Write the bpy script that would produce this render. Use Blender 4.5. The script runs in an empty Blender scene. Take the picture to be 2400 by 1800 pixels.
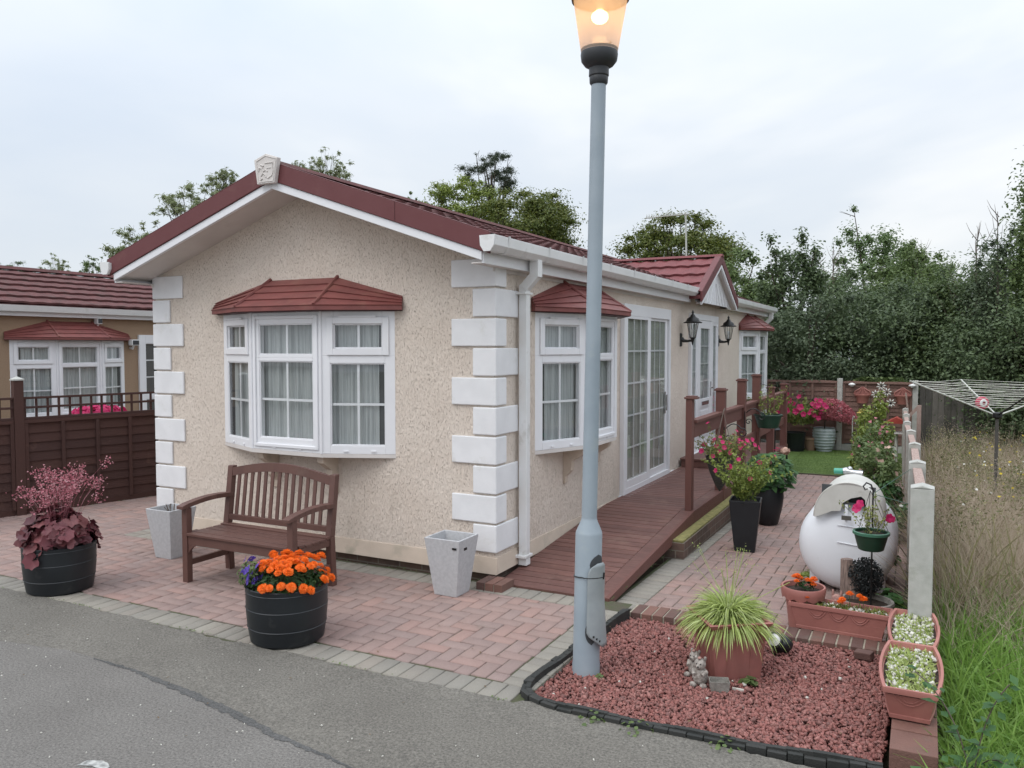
import bpy, math, random
import numpy as np
from math import radians as R_, sin, cos, pi
from mathutils import Vector, Matrix
random.seed(7); rng = np.random.default_rng(7)
sc = bpy.context.scene
COL = sc.collection
def gz(y): return -.05-.0186*y if y > -.001 else 0.   # the side path lies a little lower and falls away to the back
# ---------------------------------------------------------------- materials
def newmat(name):
    m = bpy.data.materials.new(name); m.use_nodes = True
    nt = m.node_tree; nt.nodes.clear()
    out = nt.nodes.new('ShaderNodeOutputMaterial')
    return m, nt, out
def L(nt, a, b): nt.links.new(a, b)
def ramp(nt, fac, stops):
    r = nt.nodes.new('ShaderNodeValToRGB'); e = r.color_ramp.elements
    while len(e) < len(stops): e.new(.5)
    for i, (p, c) in enumerate(stops):
        e[i].position = p; e[i].color = (*c, 1) if len(c) == 3 else c
    L(nt, fac, r.inputs[0]); return r.outputs[0]
def noise(nt, vec, scale, detail=4, rough=.55, dist=0.):
    n = nt.nodes.new('ShaderNodeTexNoise'); n.inputs['Scale'].default_value = scale
    n.inputs['Detail'].default_value = detail; n.inputs['Roughness'].default_value = rough
    n.inputs['Distortion'].default_value = dist
    if vec is not None: L(nt, vec, n.inputs['Vector'])
    return n.outputs['Fac']
def mapping(nt, vec, scale=(1, 1, 1), rot=(0, 0, 0)):
    n = nt.nodes.new('ShaderNodeMapping'); n.inputs['Scale'].default_value = scale
    n.inputs['Rotation'].default_value = rot; L(nt, vec, n.inputs['Vector']); return n.outputs[0]
def mixc(nt, fac, a, b, mode='MIX'):
    n = nt.nodes.new('ShaderNodeMix'); n.data_type = 'RGBA'; n.blend_type = mode
    for s, v in ((n.inputs[0], fac), (n.inputs[6], a), (n.inputs[7], b)):
        if hasattr(v, 'node'): L(nt, v, s)
        elif isinstance(v, (int, float)): s.default_value = v
        else: s.default_value = (*v, 1)
    return n.outputs[2]
def mat(name, c, rough=.6, c2=None, nscale=6., nstops=(.35, .65), island=None, bump=0., bscale=60.,
        metal=0., spec=.5, stretch=(1, 1, 1), trans=0., coat=0., dirt=None, dirtscale=2.5, dirtlo=.5):
    """Generic procedural surface: base colour with noise, optional per-piece variation, bump, dirt, leaf translucency."""
    m, nt, out = newmat(name)
    tc = nt.nodes.new('ShaderNodeTexCoord').outputs['Object']
    vec = mapping(nt, tc, stretch)
    b = nt.nodes.new('ShaderNodeBsdfPrincipled')
    b.inputs['Roughness'].default_value = rough; b.inputs['Metallic'].default_value = metal
    b.inputs['Specular IOR Level'].default_value = spec; b.inputs['Coat Weight'].default_value = coat
    if c2 is None: c2 = tuple(v*.85 for v in c)
    col = ramp(nt, noise(nt, vec, nscale), [(nstops[0], c2), (nstops[1], c)])
    if island:
        g = nt.nodes.new('ShaderNodeNewGeometry')
        isl = ramp(nt, g.outputs['Random Per Island'], [(i/(len(island)-1), q) for i, q in enumerate(island)])
        col = mixc(nt, .75, col, isl)
    if dirt:
        d = ramp(nt, noise(nt, tc, dirtscale, 8, .65), [(dirtlo, (0, 0, 0)), (dirtlo+.22, (1, 1, 1))])
        col = mixc(nt, d, col, dirt)
    L(nt, col, b.inputs['Base Color'])
    if bump:
        bn = nt.nodes.new('ShaderNodeBump'); bn.inputs['Strength'].default_value = min(1, bump)
        bn.inputs['Distance'].default_value = .01 if bump <= 1 else .01*bump
        L(nt, noise(nt, vec, bscale, 5, .6), bn.inputs['Height']); L(nt, bn.outputs[0], b.inputs['Normal'])
    if trans:
        t = nt.nodes.new('ShaderNodeBsdfTranslucent'); L(nt, col, t.inputs['Color'])
        mx = nt.nodes.new('ShaderNodeMixShader'); mx.inputs[0].default_value = trans
        L(nt, b.outputs[0], mx.inputs[1]); L(nt, t.outputs[0], mx.inputs[2]); L(nt, mx.outputs[0], out.inputs[0])
    else: L(nt, b.outputs[0], out.inputs[0])
    return m
M = {}
M['upvc'] = mat('white_upvc', (.80, .80, .82), .32, (.76, .76, .78), 3, dirt=(.55, .54, .50), dirtscale=1.7, dirtlo=.66)
M['gutter'] = mat('white_gutter_plastic', (.76, .76, .76), .35, (.70, .70, .69), 4, dirt=(.42, .41, .36), dirtscale=4, dirtlo=.58)
M['quoin'] = mat('white_painted_quoin', (.78, .78, .79), .7, (.72, .72, .73), 5, bump=.25, bscale=160, dirt=(.56, .55, .50), dirtscale=3.5, dirtlo=.58)
M['red'] = mat('maroon_coated_metal', (.135, .038, .040), .62, (.125, .032, .034), 5, bump=.15, bscale=400, dirt=(.17, .07, .06), dirtscale=6, dirtlo=.6)
M['tile'] = mat('maroon_textured_tile', (.135, .046, .044), .85, (.090, .032, .031), 9, bump=.7, bscale=260, dirt=(.075, .045, .038), dirtscale=3.5, dirtlo=.52)
M['dtile'] = mat('fresh_maroon_tile', (.20, .055, .058), .75, (.155, .045, .047), 7, bump=.5, bscale=260, dirt=(.13, .06, .05), dirtscale=5, dirtlo=.62)
M['canopy'] = mat('terracotta_red_canopy', (.215, .064, .056), .55, (.16, .048, .043), 5, stretch=(1, 1, 3), bump=.2, bscale=150, dirt=(.22, .09, .07), dirtscale=6, dirtlo=.55)
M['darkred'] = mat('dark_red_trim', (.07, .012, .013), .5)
M['wood'] = mat('brown_stained_bench_wood', (.130, .062, .049), .52, (.085, .04, .032), 12, stretch=(1, 1, 1), island=[(.145, .07, .055), (.105, .05, .040), (.13, .064, .05)], bump=.25, bscale=90, dirt=(.15, .09, .07), dirtscale=7, dirtlo=.6)
M['fence'] = mat('dark_brown_fence_stain', (.070, .028, .021), .72, (.040, .016, .013), 7, stretch=(3, 3, 14), island=[(.075, .03, .022), (.05, .02, .016)], bump=.5, bscale=60, dirt=(.12, .06, .045), dirtscale=5, dirtlo=.6)
M['lap'] = mat('brown_lap_fence', (.20, .115, .092), .8, (.14, .08, .065), 6, stretch=(2, 2, 9), island=[(.20, .115, .09), (.15, .085, .068), (.235, .14, .11)], bump=.5, bscale=60, dirt=(.16, .12, .10), dirtscale=3, dirtlo=.6)
M['greywood'] = mat('weathered_dark_grey_boards', (.13, .12, .10), .9, (.06, .056, .05), 3, stretch=(9, 9, .8), island=[(.14, .13, .11), (.07, .066, .06), (.19, .175, .155)], bump=.5, bscale=40, dirt=(.02, .028, .015), dirtscale=1.6, dirtlo=.5)
M['weathered'] = mat('pinkish_weathered_timber', (.42, .31, .27), .85, (.30, .21, .18), 7, stretch=(12, 2, 2), bump=.4, bscale=80)
M['concrete'] = mat('pale_concrete', (.46, .46, .43), .85, (.38, .38, .35), 14, bump=.35, bscale=200, dirt=(.25, .25, .19), dirtscale=5, dirtlo=.58)
M['deck'] = None
M['black'] = mat('black_plastic', (.008, .010, .013), .42, (.012, .015, .018), 5, dirt=(.04, .04, .04), dirtscale=5, dirtlo=.6)
M['hoop'] = mat('groove_highlight_black', (.022, .026, .031), .5)  # paler black paints the thin highlight along the barrel grooves
M['iron'] = mat('black_painted_iron', (.010, .010, .010), .45)
M['trough'] = mat('pale_grey_composite', (.50, .50, .51), .7, (.43, .43, .44), 40, bump=.2, bscale=300, dirt=(.36, .36, .35), dirtscale=4, dirtlo=.58)
M['terra'] = mat('terracotta_plastic', (.37, .150, .125), .55, (.32, .125, .105), 4, dirt=(.45, .20, .16), dirtscale=3, dirtlo=.55, bump=.1, bscale=200)
M['terra2'] = mat('faded_terracotta_plastic', (.36, .14, .12), .6, (.27, .10, .085), 3, stretch=(3, 3, .6), dirt=(.25, .11, .095), dirtscale=5, dirtlo=.52)
M['greenpot'] = mat('dark_green_plastic', (.012, .045, .026), .4)
M['greenrim'] = mat('mid_green_plastic', (.05, .16, .10), .4)
M['soil'] = mat('dark_potting_soil', (.020, .013, .009), .95, (.045, .030, .02), 60, bump=1, bscale=60)
M['column'] = mat('blue_grey_galvanised_paint', (.31, .36, .40), .5, (.27, .32, .36), 4, bump=.12, bscale=200, dirt=(.34, .38, .38), dirtscale=6, dirtlo=.58)
M['flap'] = mat('grey_metal_flap', (.34, .37, .38), .5, (.28, .31, .32), 6, metal=.2)
M['darkgrey'] = mat('dark_grey_casting', (.032, .034, .038), .5)
M['tankpaint'] = mat('white_tank_paint', (.76, .78, .82), .38, (.73, .75, .78), 2, dirt=(.50, .50, .45), dirtscale=2.6, dirtlo=.57)
M['hood'] = mat('grey_white_grp_hood', (.58, .57, .53), .6, (.50, .49, .45), 5, dirt=(.32, .31, .27), dirtscale=5, dirtlo=.56, bump=.1)
M['stone'] = mat('grey_garden_stone', (.30, .28, .25), .9, (.18, .17, .15), 25, bump=.6, bscale=90)
M['bearstone'] = mat('weathered_painted_ornament', (.42, .38, .34), .8, (.20, .17, .15), 45, bump=.5, bscale=120)
M['rabbitpink'] = mat('faded_pink_ornament', (.42, .24, .20), .8, (.30, .16, .14), 30, bump=.4)
M['driftwood'] = mat('striped_driftwood', (.34, .25, .21), .85, (.14, .10, .085), 9, stretch=(9, 9, 1), bump=.8, bscale=40)
M['silver'] = mat('bright_metal', (.55, .56, .57), .25, metal=.9)
M['teal'] = mat('teal_plastic', (.06, .34, .24), .4)
M['yellowgreen'] = mat('mossy_yellow_timber', (.30, .27, .10), .9, (.17, .16, .06), 20, bump=.4)
M['ribpot'] = mat('pale_blue_grey_glaze', (.45, .50, .51), .45, (.30, .36, .37), 8)
M['clayrim'] = mat('tan_clay', (.35, .22, .15), .7)
M['string'] = mat('pale_washing_line', (.62, .62, .55), .6)
M['alu'] = mat('dull_aluminium_tube', (.52, .53, .48), .45, metal=.3)
M['twine'] = mat('green_twine', (.05, .12, .09), .7)
M['rubber'] = mat('black_rubber_edging', (.028, .029, .027), .75, (.017, .018, .017), 20, island=[(.034, .034, .031), (.018, .02, .018)], bump=.4, bscale=120, dirt=(.07, .07, .058), dirtscale=5, dirtlo=.6)
M['whiteball'] = mat('white_lens_plastic', (.75, .76, .72), .3)
M['bark'] = mat('grey_brown_bark', (.10, .080, .060), .9, (.05, .04, .03), 8, stretch=(5, 5, 1), bump=1, bscale=30)
M['twig'] = mat('thin_bare_twig', (.14, .11, .09), .9)
M['skin'] = mat('painted_doll_face', (.55, .38, .28), .6)
M['straw'] = mat('yellow_straw', (.50, .36, .09), .8)
M['greycloth'] = mat('grey_cloth_paint', (.28, .29, .31), .8)
M['brownbrick'] = mat('old_brown_brick', (.17, .085, .065), .85, (.11, .055, .045), 12, island=[(.19, .085, .065), (.10, .06, .052), (.22, .11, .085), (.13, .075, .06)], bump=.6, bscale=70, dirt=(.12, .11, .085), dirtscale=4, dirtlo=.58)
M['mortar'] = mat('pale_mortar', (.36, .32, .25), .95, (.26, .23, .18), 20, bump=.5)
M['whitestone'] = mat('white_pebble', (.66, .64, .58), .7, (.45, .43, .38), 30)
M['redplastic'] = mat('dull_red_plastic', (.35, .05, .035), .5)
M['pinkplastic'] = mat('pink_red_plastic', (.55, .07, .12), .5)
M['white'] = mat('plain_white_plastic', (.75, .75, .74), .4)
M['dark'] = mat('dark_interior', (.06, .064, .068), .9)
M['chrome'] = mat('polished_handle', (.6, .6, .6), .2, metal=.9)
# foliage
def leafmat(name, isl, trans=.25, rough=.5, nscale=1.2):
    d = tuple(v*.62 for v in isl[0])
    return mat(name, isl[-1], rough, d, nscale, (.38, .62), island=isl, trans=trans, spec=.35)
M['lf_dark'] = leafmat('dark_hedge_leaf', [(.11, .155, .072), (.155, .21, .095), (.08, .12, .062)], .35)
M['lf_blue'] = leafmat('bluish_green_leaf', [(.115, .155, .088), (.16, .205, .115), (.085, .12, .074)], .35)
M['lf_mid'] = leafmat('mid_green_leaf', [(.125, .18, .062), (.18, .24, .085), (.09, .14, .05)], .35)
M['lf_light'] = leafmat('light_green_leaf', [(.13, .20, .075), (.19, .26, .11), (.095, .155, .06)], .35)
M['lf_yel'] = leafmat('yellow_green_leaf', [(.20, .26, .05), (.28, .33, .075), (.14, .20, .04)])
M['lf_willow'] = leafmat('pale_willow_leaf', [(.26, .30, .15), (.34, .38, .21), (.20, .24, .12)], .5)
M['lf_gold'] = leafmat('gold_green_leaf', [(.17, .18, .036), (.135, .165, .034), (.08, .12, .03)], .35)
M['lf_pine'] = leafmat('dark_pine_needle', [(.07, .095, .058), (.095, .12, .07), (.05, .072, .046)])
M['lf_deep'] = leafmat('deep_green_leaf', [(.04, .11, .03), (.07, .17, .045), (.03, .08, .022)])
M['lf_purple'] = leafmat('wine_purple_leaf', [(.14, .036, .048), (.25, .095, .095), (.075, .022, .030), (.20, .055, .065)], .2, .42, 9)
M['lf_marigold'] = leafmat('marigold_leaf', [(.020, .055, .015), (.035, .085, .02)])
M['lf_spider'] = leafmat('striped_lime_leaf', [(.36, .44, .10), (.46, .54, .18), (.27, .36, .08), (.52, .58, .28)], .3, .45, 12)
M['lf_pet'] = leafmat('petunia_leaf', [(.19, .25, .05), (.29, .31, .08), (.13, .20, .045), (.26, .20, .09)])
M['lf_maple'] = leafmat('red_maple_leaf', [(.48, .12, .15), (.60, .22, .25), (.36, .08, .10)])
M['fl_orange'] = mat('orange_marigold_petal', (.93, .25, .025), .6, (.86, .17, .012), 60, trans=.3)
M['fl_pink'] = mat('magenta_petunia_petal', (.62, .03, .16), .55, (.50, .02, .12), 30, trans=.3)
M['fl_heuch'] = mat('dusty_pink_bell_flower', (.40, .12, .15), .6, (.25, .07, .09), 60, island=[(.58, .20, .25), (.36, .10, .13), (.68, .40, .42)], trans=.2)
M['fl_violet'] = mat('violet_pansy_petal', (.13, .07, .42), .55, (.08, .04, .30), 40, trans=.25)
M['fl_cream'] = mat('cream_pink_petal', (.65, .45, .36), .6, trans=.25)
M['fl_white'] = mat('white_petal', (.75, .75, .70), .6, trans=.25)
M['fl_yellow'] = mat('yellow_petal', (.60, .46, .02), .6, trans=.25)
M['lf_yel2'] = leafmat('olive_weed_leaf', [(.16, .19, .07), (.23, .25, .10), (.11, .13, .05), (.22, .17, .11)])
M['gr_green'] = leafmat('fresh_green_grass', [(.20, .36, .07), (.28, .43, .10), (.14, .26, .05)], .45)
M['gr_dry'] = leafmat('dry_straw_grass', [(.55, .46, .35), (.66, .57, .44), (.38, .29, .22), (.52, .42, .33)], .4, .7)
M['gr_olive'] = leafmat('olive_weed', [(.25, .25, .11), (.34, .33, .15), (.18, .17, .09), (.36, .27, .20)], .4, .7)

def render_mat():
    m, nt, out = newmat('cream_textured_render')
    tc = nt.nodes.new('ShaderNodeTexCoord').outputs['Object']
    b = nt.nodes.new('ShaderNodeBsdfPrincipled'); b.inputs['Roughness'].default_value = .85
    v = mapping(nt, tc, (1, 1, .42))
    base = ramp(nt, noise(nt, tc, 2.2, 5), [(.3, (.68, .585, .50)), (.7, (.74, .65, .565))])
    pits = ramp(nt, noise(nt, v, 112, 3, .6, .6), [(.31, (1, 1, 1)), (.41, (0, 0, 0))])
    base = mixc(nt, mixc(nt, .46, (0, 0, 0), pits), base, (.38, .31, .24))
    n2 = ramp(nt, noise(nt, mapping(nt, tc, (1, 1, .3)), 3.2, 8, .7), [(.58, (0, 0, 0)), (.80, (1, 1, 1))])
    base = mixc(nt, mixc(nt, .6, (0, 0, 0), n2), base, (.46, .40, .33))
    L(nt, base, b.inputs['Base Color'])
    bn = nt.nodes.new('ShaderNodeBump'); bn.inputs['Strength'].default_value = 1; bn.inputs['Distance'].default_value = .017
    mm = nt.nodes.new('ShaderNodeMath'); mm.operation = 'SUBTRACT'
    L(nt, noise(nt, v, 46, 5, .62, .5), mm.inputs[0]); 
    m2 = nt.nodes.new('ShaderNodeMath'); m2.operation = 'MULTIPLY'; m2.inputs[1].default_value = .5
    L(nt, pits, m2.inputs[0]); L(nt, m2.outputs[0], mm.inputs[1])
    L(nt, mm.outputs[0], bn.inputs['Height']); L(nt, bn.outputs[0], b.inputs['Normal']); L(nt, b.outputs[0], out.inputs[0])
    return m
M['render'] = render_mat()
M['smooth'] = mat('cream_smooth_render_band', (.60, .50, .41), .8, (.54, .45, .365), 5, bump=.25, bscale=120, dirt=(.34, .31, .24), dirtscale=3, dirtlo=.58)
M['nrender'] = mat('tan_textured_render', (.36, .25, .165), .9, (.30, .205, .135), 60, bump=1, bscale=90)
M['soffit'] = mat('off_white_soffit', (.66, .62, .59), .55, (.60, .56, .53), 3, dirt=(.45, .42, .38), dirtscale=2, dirtlo=.62)

def deck_mat():
    m, nt, out = newmat('red_brown_grooved_decking')
    tc = nt.nodes.new('ShaderNodeTexCoord').outputs['Object']
    b = nt.nodes.new('ShaderNodeBsdfPrincipled'); b.inputs['Roughness'].default_value = .62
    g = nt.nodes.new('ShaderNodeNewGeometry')
    isl = ramp(nt, g.outputs['Random Per Island'], [(0, (.175, .078, .062)), (.5, (.215, .10, .082)), (1, (.155, .07, .058))])
    gr = ramp(nt, noise(nt, mapping(nt, tc, (.6, 9, 9)), 9, 6, .65), [(.3, (.45, .45, .45)), (.7, (1.1, 1.1, 1.1))])
    col = mixc(nt, 1., isl, gr, 'MULTIPLY')
    d = ramp(nt, noise(nt, tc, 3, 8, .7), [(.55, (0, 0, 0)), (.75, (1, 1, 1))])
    col = mixc(nt, d, col, (.21, .12, .095)); L(nt, col, b.inputs['Base Color'])
    w = nt.nodes.new('ShaderNodeTexWave'); w.bands_direction = 'Y'; w.inputs['Scale'].default_value = 14
    w.inputs['Distortion'].default_value = .3; L(nt, tc, w.inputs['Vector'])
    bn = nt.nodes.new('ShaderNodeBump'); bn.inputs['Strength'].default_value = .7; bn.inputs['Distance'].default_value = .004
    L(nt, w.outputs['Fac'], bn.inputs['Height']); L(nt, bn.outputs[0], b.inputs['Normal']); L(nt, b.outputs[0], out.inputs[0])
    return m
M['deck'] = deck_mat()
M['deckpost'] = mat('red_brown_painted_post', (.150, .060, .047), .65, (.115, .045, .037), 8, stretch=(6, 6, 1), island=[(.155, .064, .05), (.12, .048, .04)], bump=.4, bscale=70, dirt=(.17, .085, .07), dirtscale=6, dirtlo=.6)

def brick_mat():
    m, nt, out = newmat('dark_base_brickwork')
    tc = nt.nodes.new('ShaderNodeTexCoord').outputs['Object']
    s = nt.nodes.new('ShaderNodeSeparateXYZ'); L(nt, tc, s.inputs[0])
    a = nt.nodes.new('ShaderNodeMath'); a.operation = 'ADD'; L(nt, s.outputs[0], a.inputs[0]); L(nt, s.outputs[1], a.inputs[1])
    c = nt.nodes.new('ShaderNodeCombineXYZ'); L(nt, a.outputs[0], c.inputs[0]); L(nt, s.outputs[2], c.inputs[1])
    br = nt.nodes.new('ShaderNodeTexBrick'); L(nt, c.outputs[0], br.inputs['Vector'])
    br.inputs['Scale'].default_value = 1; br.inputs['Brick Width'].default_value = .24; br.inputs['Row Height'].default_value = .08
    br.inputs['Mortar Size'].default_value = .006; br.inputs['Color1'].default_value = (.13, .075, .058, 1)
    br.inputs['Color2'].default_value = (.085, .058, .048, 1); br.inputs['Mortar'].default_value = (.22, .19, .15, 1)
    b = nt.nodes.new('ShaderNodeBsdfPrincipled'); b.inputs['Roughness'].default_value = .9
    L(nt, mixc(nt, .35, br.outputs[0], ramp(nt, noise(nt, tc, 14, 6), [(.3, (.05, .035, .03)), (.7, (.22, .15, .11))])), b.inputs['Base Color'])
    bn = nt.nodes.new('ShaderNodeBump'); bn.inputs['Distance'].default_value = .006; bn.invert = True
    L(nt, br.outputs['Fac'], bn.inputs['Height']); L(nt, bn.outputs[0], b.inputs['Normal']); L(nt, b.outputs[0], out.inputs[0])
    return m
M['brick'] = brick_mat()

def paver_mat(name, isl, bright):
    m, nt, out = newmat(name)
    tc = nt.nodes.new('ShaderNodeTexCoord').outputs['Object']; g = nt.nodes.new('ShaderNodeNewGeometry')
    b = nt.nodes.new('ShaderNodeBsdfPrincipled'); b.inputs['Roughness'].default_value = .88
    c = ramp(nt, g.outputs['Random Per Island'], [(i/(len(isl)-1), q) for i, q in enumerate(isl)])
    big = ramp(nt, noise(nt, tc, .9, 5, .6), [(.35, (.88, .88, .89)), (.65, (1.08, 1.05, 1.03))])
    c = mixc(nt, 1., c, big, 'MULTIPLY')
    sp = ramp(nt, noise(nt, tc, 230, 2, .5), [(.60, (0, 0, 0)), (.72, (1, 1, 1))])
    c = mixc(nt, mixc(nt, .45, (0, 0, 0), sp), c, bright)
    dk = ramp(nt, noise(nt, tc, 300, 2, .5), [(.30, (1, 1, 1)), (.42, (0, 0, 0))])
    c = mixc(nt, mixc(nt, .4, (0, 0, 0), dk), c, (.10, .08, .07))
    st = ramp(nt, noise(nt, tc, 2.6, 9, .7), [(.56, (0, 0, 0)), (.74, (1, 1, 1))])
    c = mixc(nt, mixc(nt, .5, (0, 0, 0), st), c, (.19, .165, .135))
    L(nt, c, b.inputs['Base Color'])
    bn = nt.nodes.new('ShaderNodeBump'); bn.inputs['Strength'].default_value = .6; bn.inputs['Distance'].default_value = .003
    L(nt, noise(nt, tc, 190, 4, .6), bn.inputs['Height']); L(nt, bn.outputs[0], b.inputs['Normal']); L(nt, b.outputs[0], out.inputs[0])
    return m
M['pav_red'] = paver_mat('red_block_paver', [(.295, .205, .182), (.272, .196, .176), (.318, .207, .180), (.282, .207, .188), (.262, .19, .172)], (.52, .44, .39))
M['pav_grey'] = paver_mat('grey_block_paver', [(.245, .228, .195), (.275, .258, .222), (.225, .212, .185), (.265, .236, .20)], (.46, .44, .38))
M['pav_sand'] = mat('dark_jointing_sand', (.085, .070, .052), .95, (.055, .075, .025), 5, bump=.5)

def asphalt_mat(name, c1, c2, speck, amt):
    m, nt, out = newmat(name)
    tc = nt.nodes.new('ShaderNodeTexCoord').outputs['Object']
    b = nt.nodes.new('ShaderNodeBsdfPrincipled'); b.inputs['Roughness'].default_value = .9
    c = ramp(nt, noise(nt, tc, 1.3, 8, .65), [(.3, c1), (.7, c2)])
    f = ramp(nt, noise(nt, tc, 75, 6, .8), [(.32, (.35, .35, .35)), (.68, (1.65, 1.65, 1.65))])
    c = mixc(nt, 1., c, f, 'MULTIPLY')
    vo = nt.nodes.new('ShaderNodeTexVoronoi'); vo.inputs['Scale'].default_value = 75; L(nt, tc, vo.inputs['Vector'])
    sp = ramp(nt, vo.outputs['Distance'], [(.10, (1, 1, 1)), (.20, (0, 0, 0))])
    sel = ramp(nt, noise(nt, tc, 40, 2), [(.50, (0, 0, 0)), (.60, (1, 1, 1))])
    c = mixc(nt, mixc(nt, amt, (0, 0, 0), mixc(nt, 1., sp, sel, 'MULTIPLY')), c, speck)
    L(nt, c, b.inputs['Base Color'])
    bn = nt.nodes.new('ShaderNodeBump'); bn.inputs['Strength'].default_value = 1; bn.inputs['Distance'].default_value = .007
    L(nt, noise(nt, tc, 95, 6, .7), bn.inputs['Height']); L(nt, bn.outputs[0], b.inputs['Normal']); L(nt, b.outputs[0], out.inputs[0])
    return m
M['asphalt'] = asphalt_mat('grey_asphalt', (.140, .130, .119), (.182, .171, .157), (.36, .36, .34), .35)
M['patch'] = asphalt_mat('brownish_gritty_asphalt', (.128, .118, .102), (.168, .156, .135), (.42, .40, .36), .4)
M['gravel'] = mat('red_stone_chipping', (.29, .085, .070), .8, (.20, .06, .05), 30, island=[(.26, .10, .085), (.33, .145, .125), (.19, .075, .066), (.38, .19, .165), (.14, .08, .072), (.29, .12, .10)], bump=.4, bscale=150)
M['gravelbase'] = mat('red_grit_bed', (.12, .04, .035), .95, (.06, .02, .018), 60, bump=1)
M['lawn'] = mat('artificial_lawn_green', (.115, .185, .038), .85, (.085, .145, .028), 3, bump=1, bscale=300)
M['earth'] = mat('rough_grassy_earth', (.065, .058, .034), .95, (.05, .045, .025), 3, bump=1, bscale=20)
def glass_mat():
    m, nt, out = newmat('window_glass')
    t = nt.nodes.new('ShaderNodeBsdfTransparent'); t.inputs[0].default_value = (.97, .985, .98, 1)
    g = nt.nodes.new('ShaderNodeBsdfGlossy'); g.inputs['Roughness'].default_value = .02
    lw = nt.nodes.new('ShaderNodeLayerWeight'); lw.inputs[0].default_value = .5
    pw = nt.nodes.new('ShaderNodeMath'); pw.operation = 'POWER'; pw.inputs[1].default_value = 4; L(nt, lw.outputs['Facing'], pw.inputs[0])
    ma = nt.nodes.new('ShaderNodeMath'); ma.operation = 'MULTIPLY_ADD'; ma.inputs[1].default_value = .85; ma.inputs[2].default_value = .10; L(nt, pw.outputs[0], ma.inputs[0])
    mx = nt.nodes.new('ShaderNodeMixShader'); L(nt, ma.outputs[0], mx.inputs[0]); L(nt, t.outputs[0], mx.inputs[1]); L(nt, g.outputs[0], mx.inputs[2])
    L(nt, mx.outputs[0], out.inputs[0]); return m
M['glass'] = glass_mat()
M['curtain'] = mat('grey_net_curtain', (.58, .61, .61), .9, (.42, .445, .45), 5, stretch=(12, 12, .25), nstops=(.40, .52), trans=.3)
M['blind'] = mat('grey_beige_vertical_blind', (.46, .475, .43), .9, (.24, .25, .22), 6, stretch=(14, 14, .3))
def lamp_mats():
    m, nt, out = newmat('ribbed_pinkish_lantern_plastic')
    t = nt.nodes.new('ShaderNodeBsdfTransparent'); t.inputs[0].default_value = (1, .90, .85, 1)
    d = nt.nodes.new('ShaderNodeBsdfTranslucent'); d.inputs[0].default_value = (.97, .76, .62, 1)
    g = nt.nodes.new('ShaderNodeBsdfGlossy'); g.inputs['Roughness'].default_value = .15; g.inputs[0].default_value = (1, .9, .85, 1)
    m1 = nt.nodes.new('ShaderNodeMixShader'); m1.inputs[0].default_value = .58; L(nt, t.outputs[0], m1.inputs[1]); L(nt, d.outputs[0], m1.inputs[2])
    m2 = nt.nodes.new('ShaderNodeMixShader'); m2.inputs[0].default_value = .06; L(nt, m1.outputs[0], m2.inputs[1]); L(nt, g.outputs[0], m2.inputs[2])
    L(nt, m2.outputs[0], out.inputs[0])
    e, nt2, o2 = newmat('glowing_sodium_bulb'); em = nt2.nodes.new('ShaderNodeEmission')
    em.inputs[0].default_value = (1, .66, .26, 1); em.inputs[1].default_value = 9; L(nt2, em.outputs[0], o2.inputs[0])
    return m, e
M['lantern'], M['bulb'] = lamp_mats()
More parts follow.
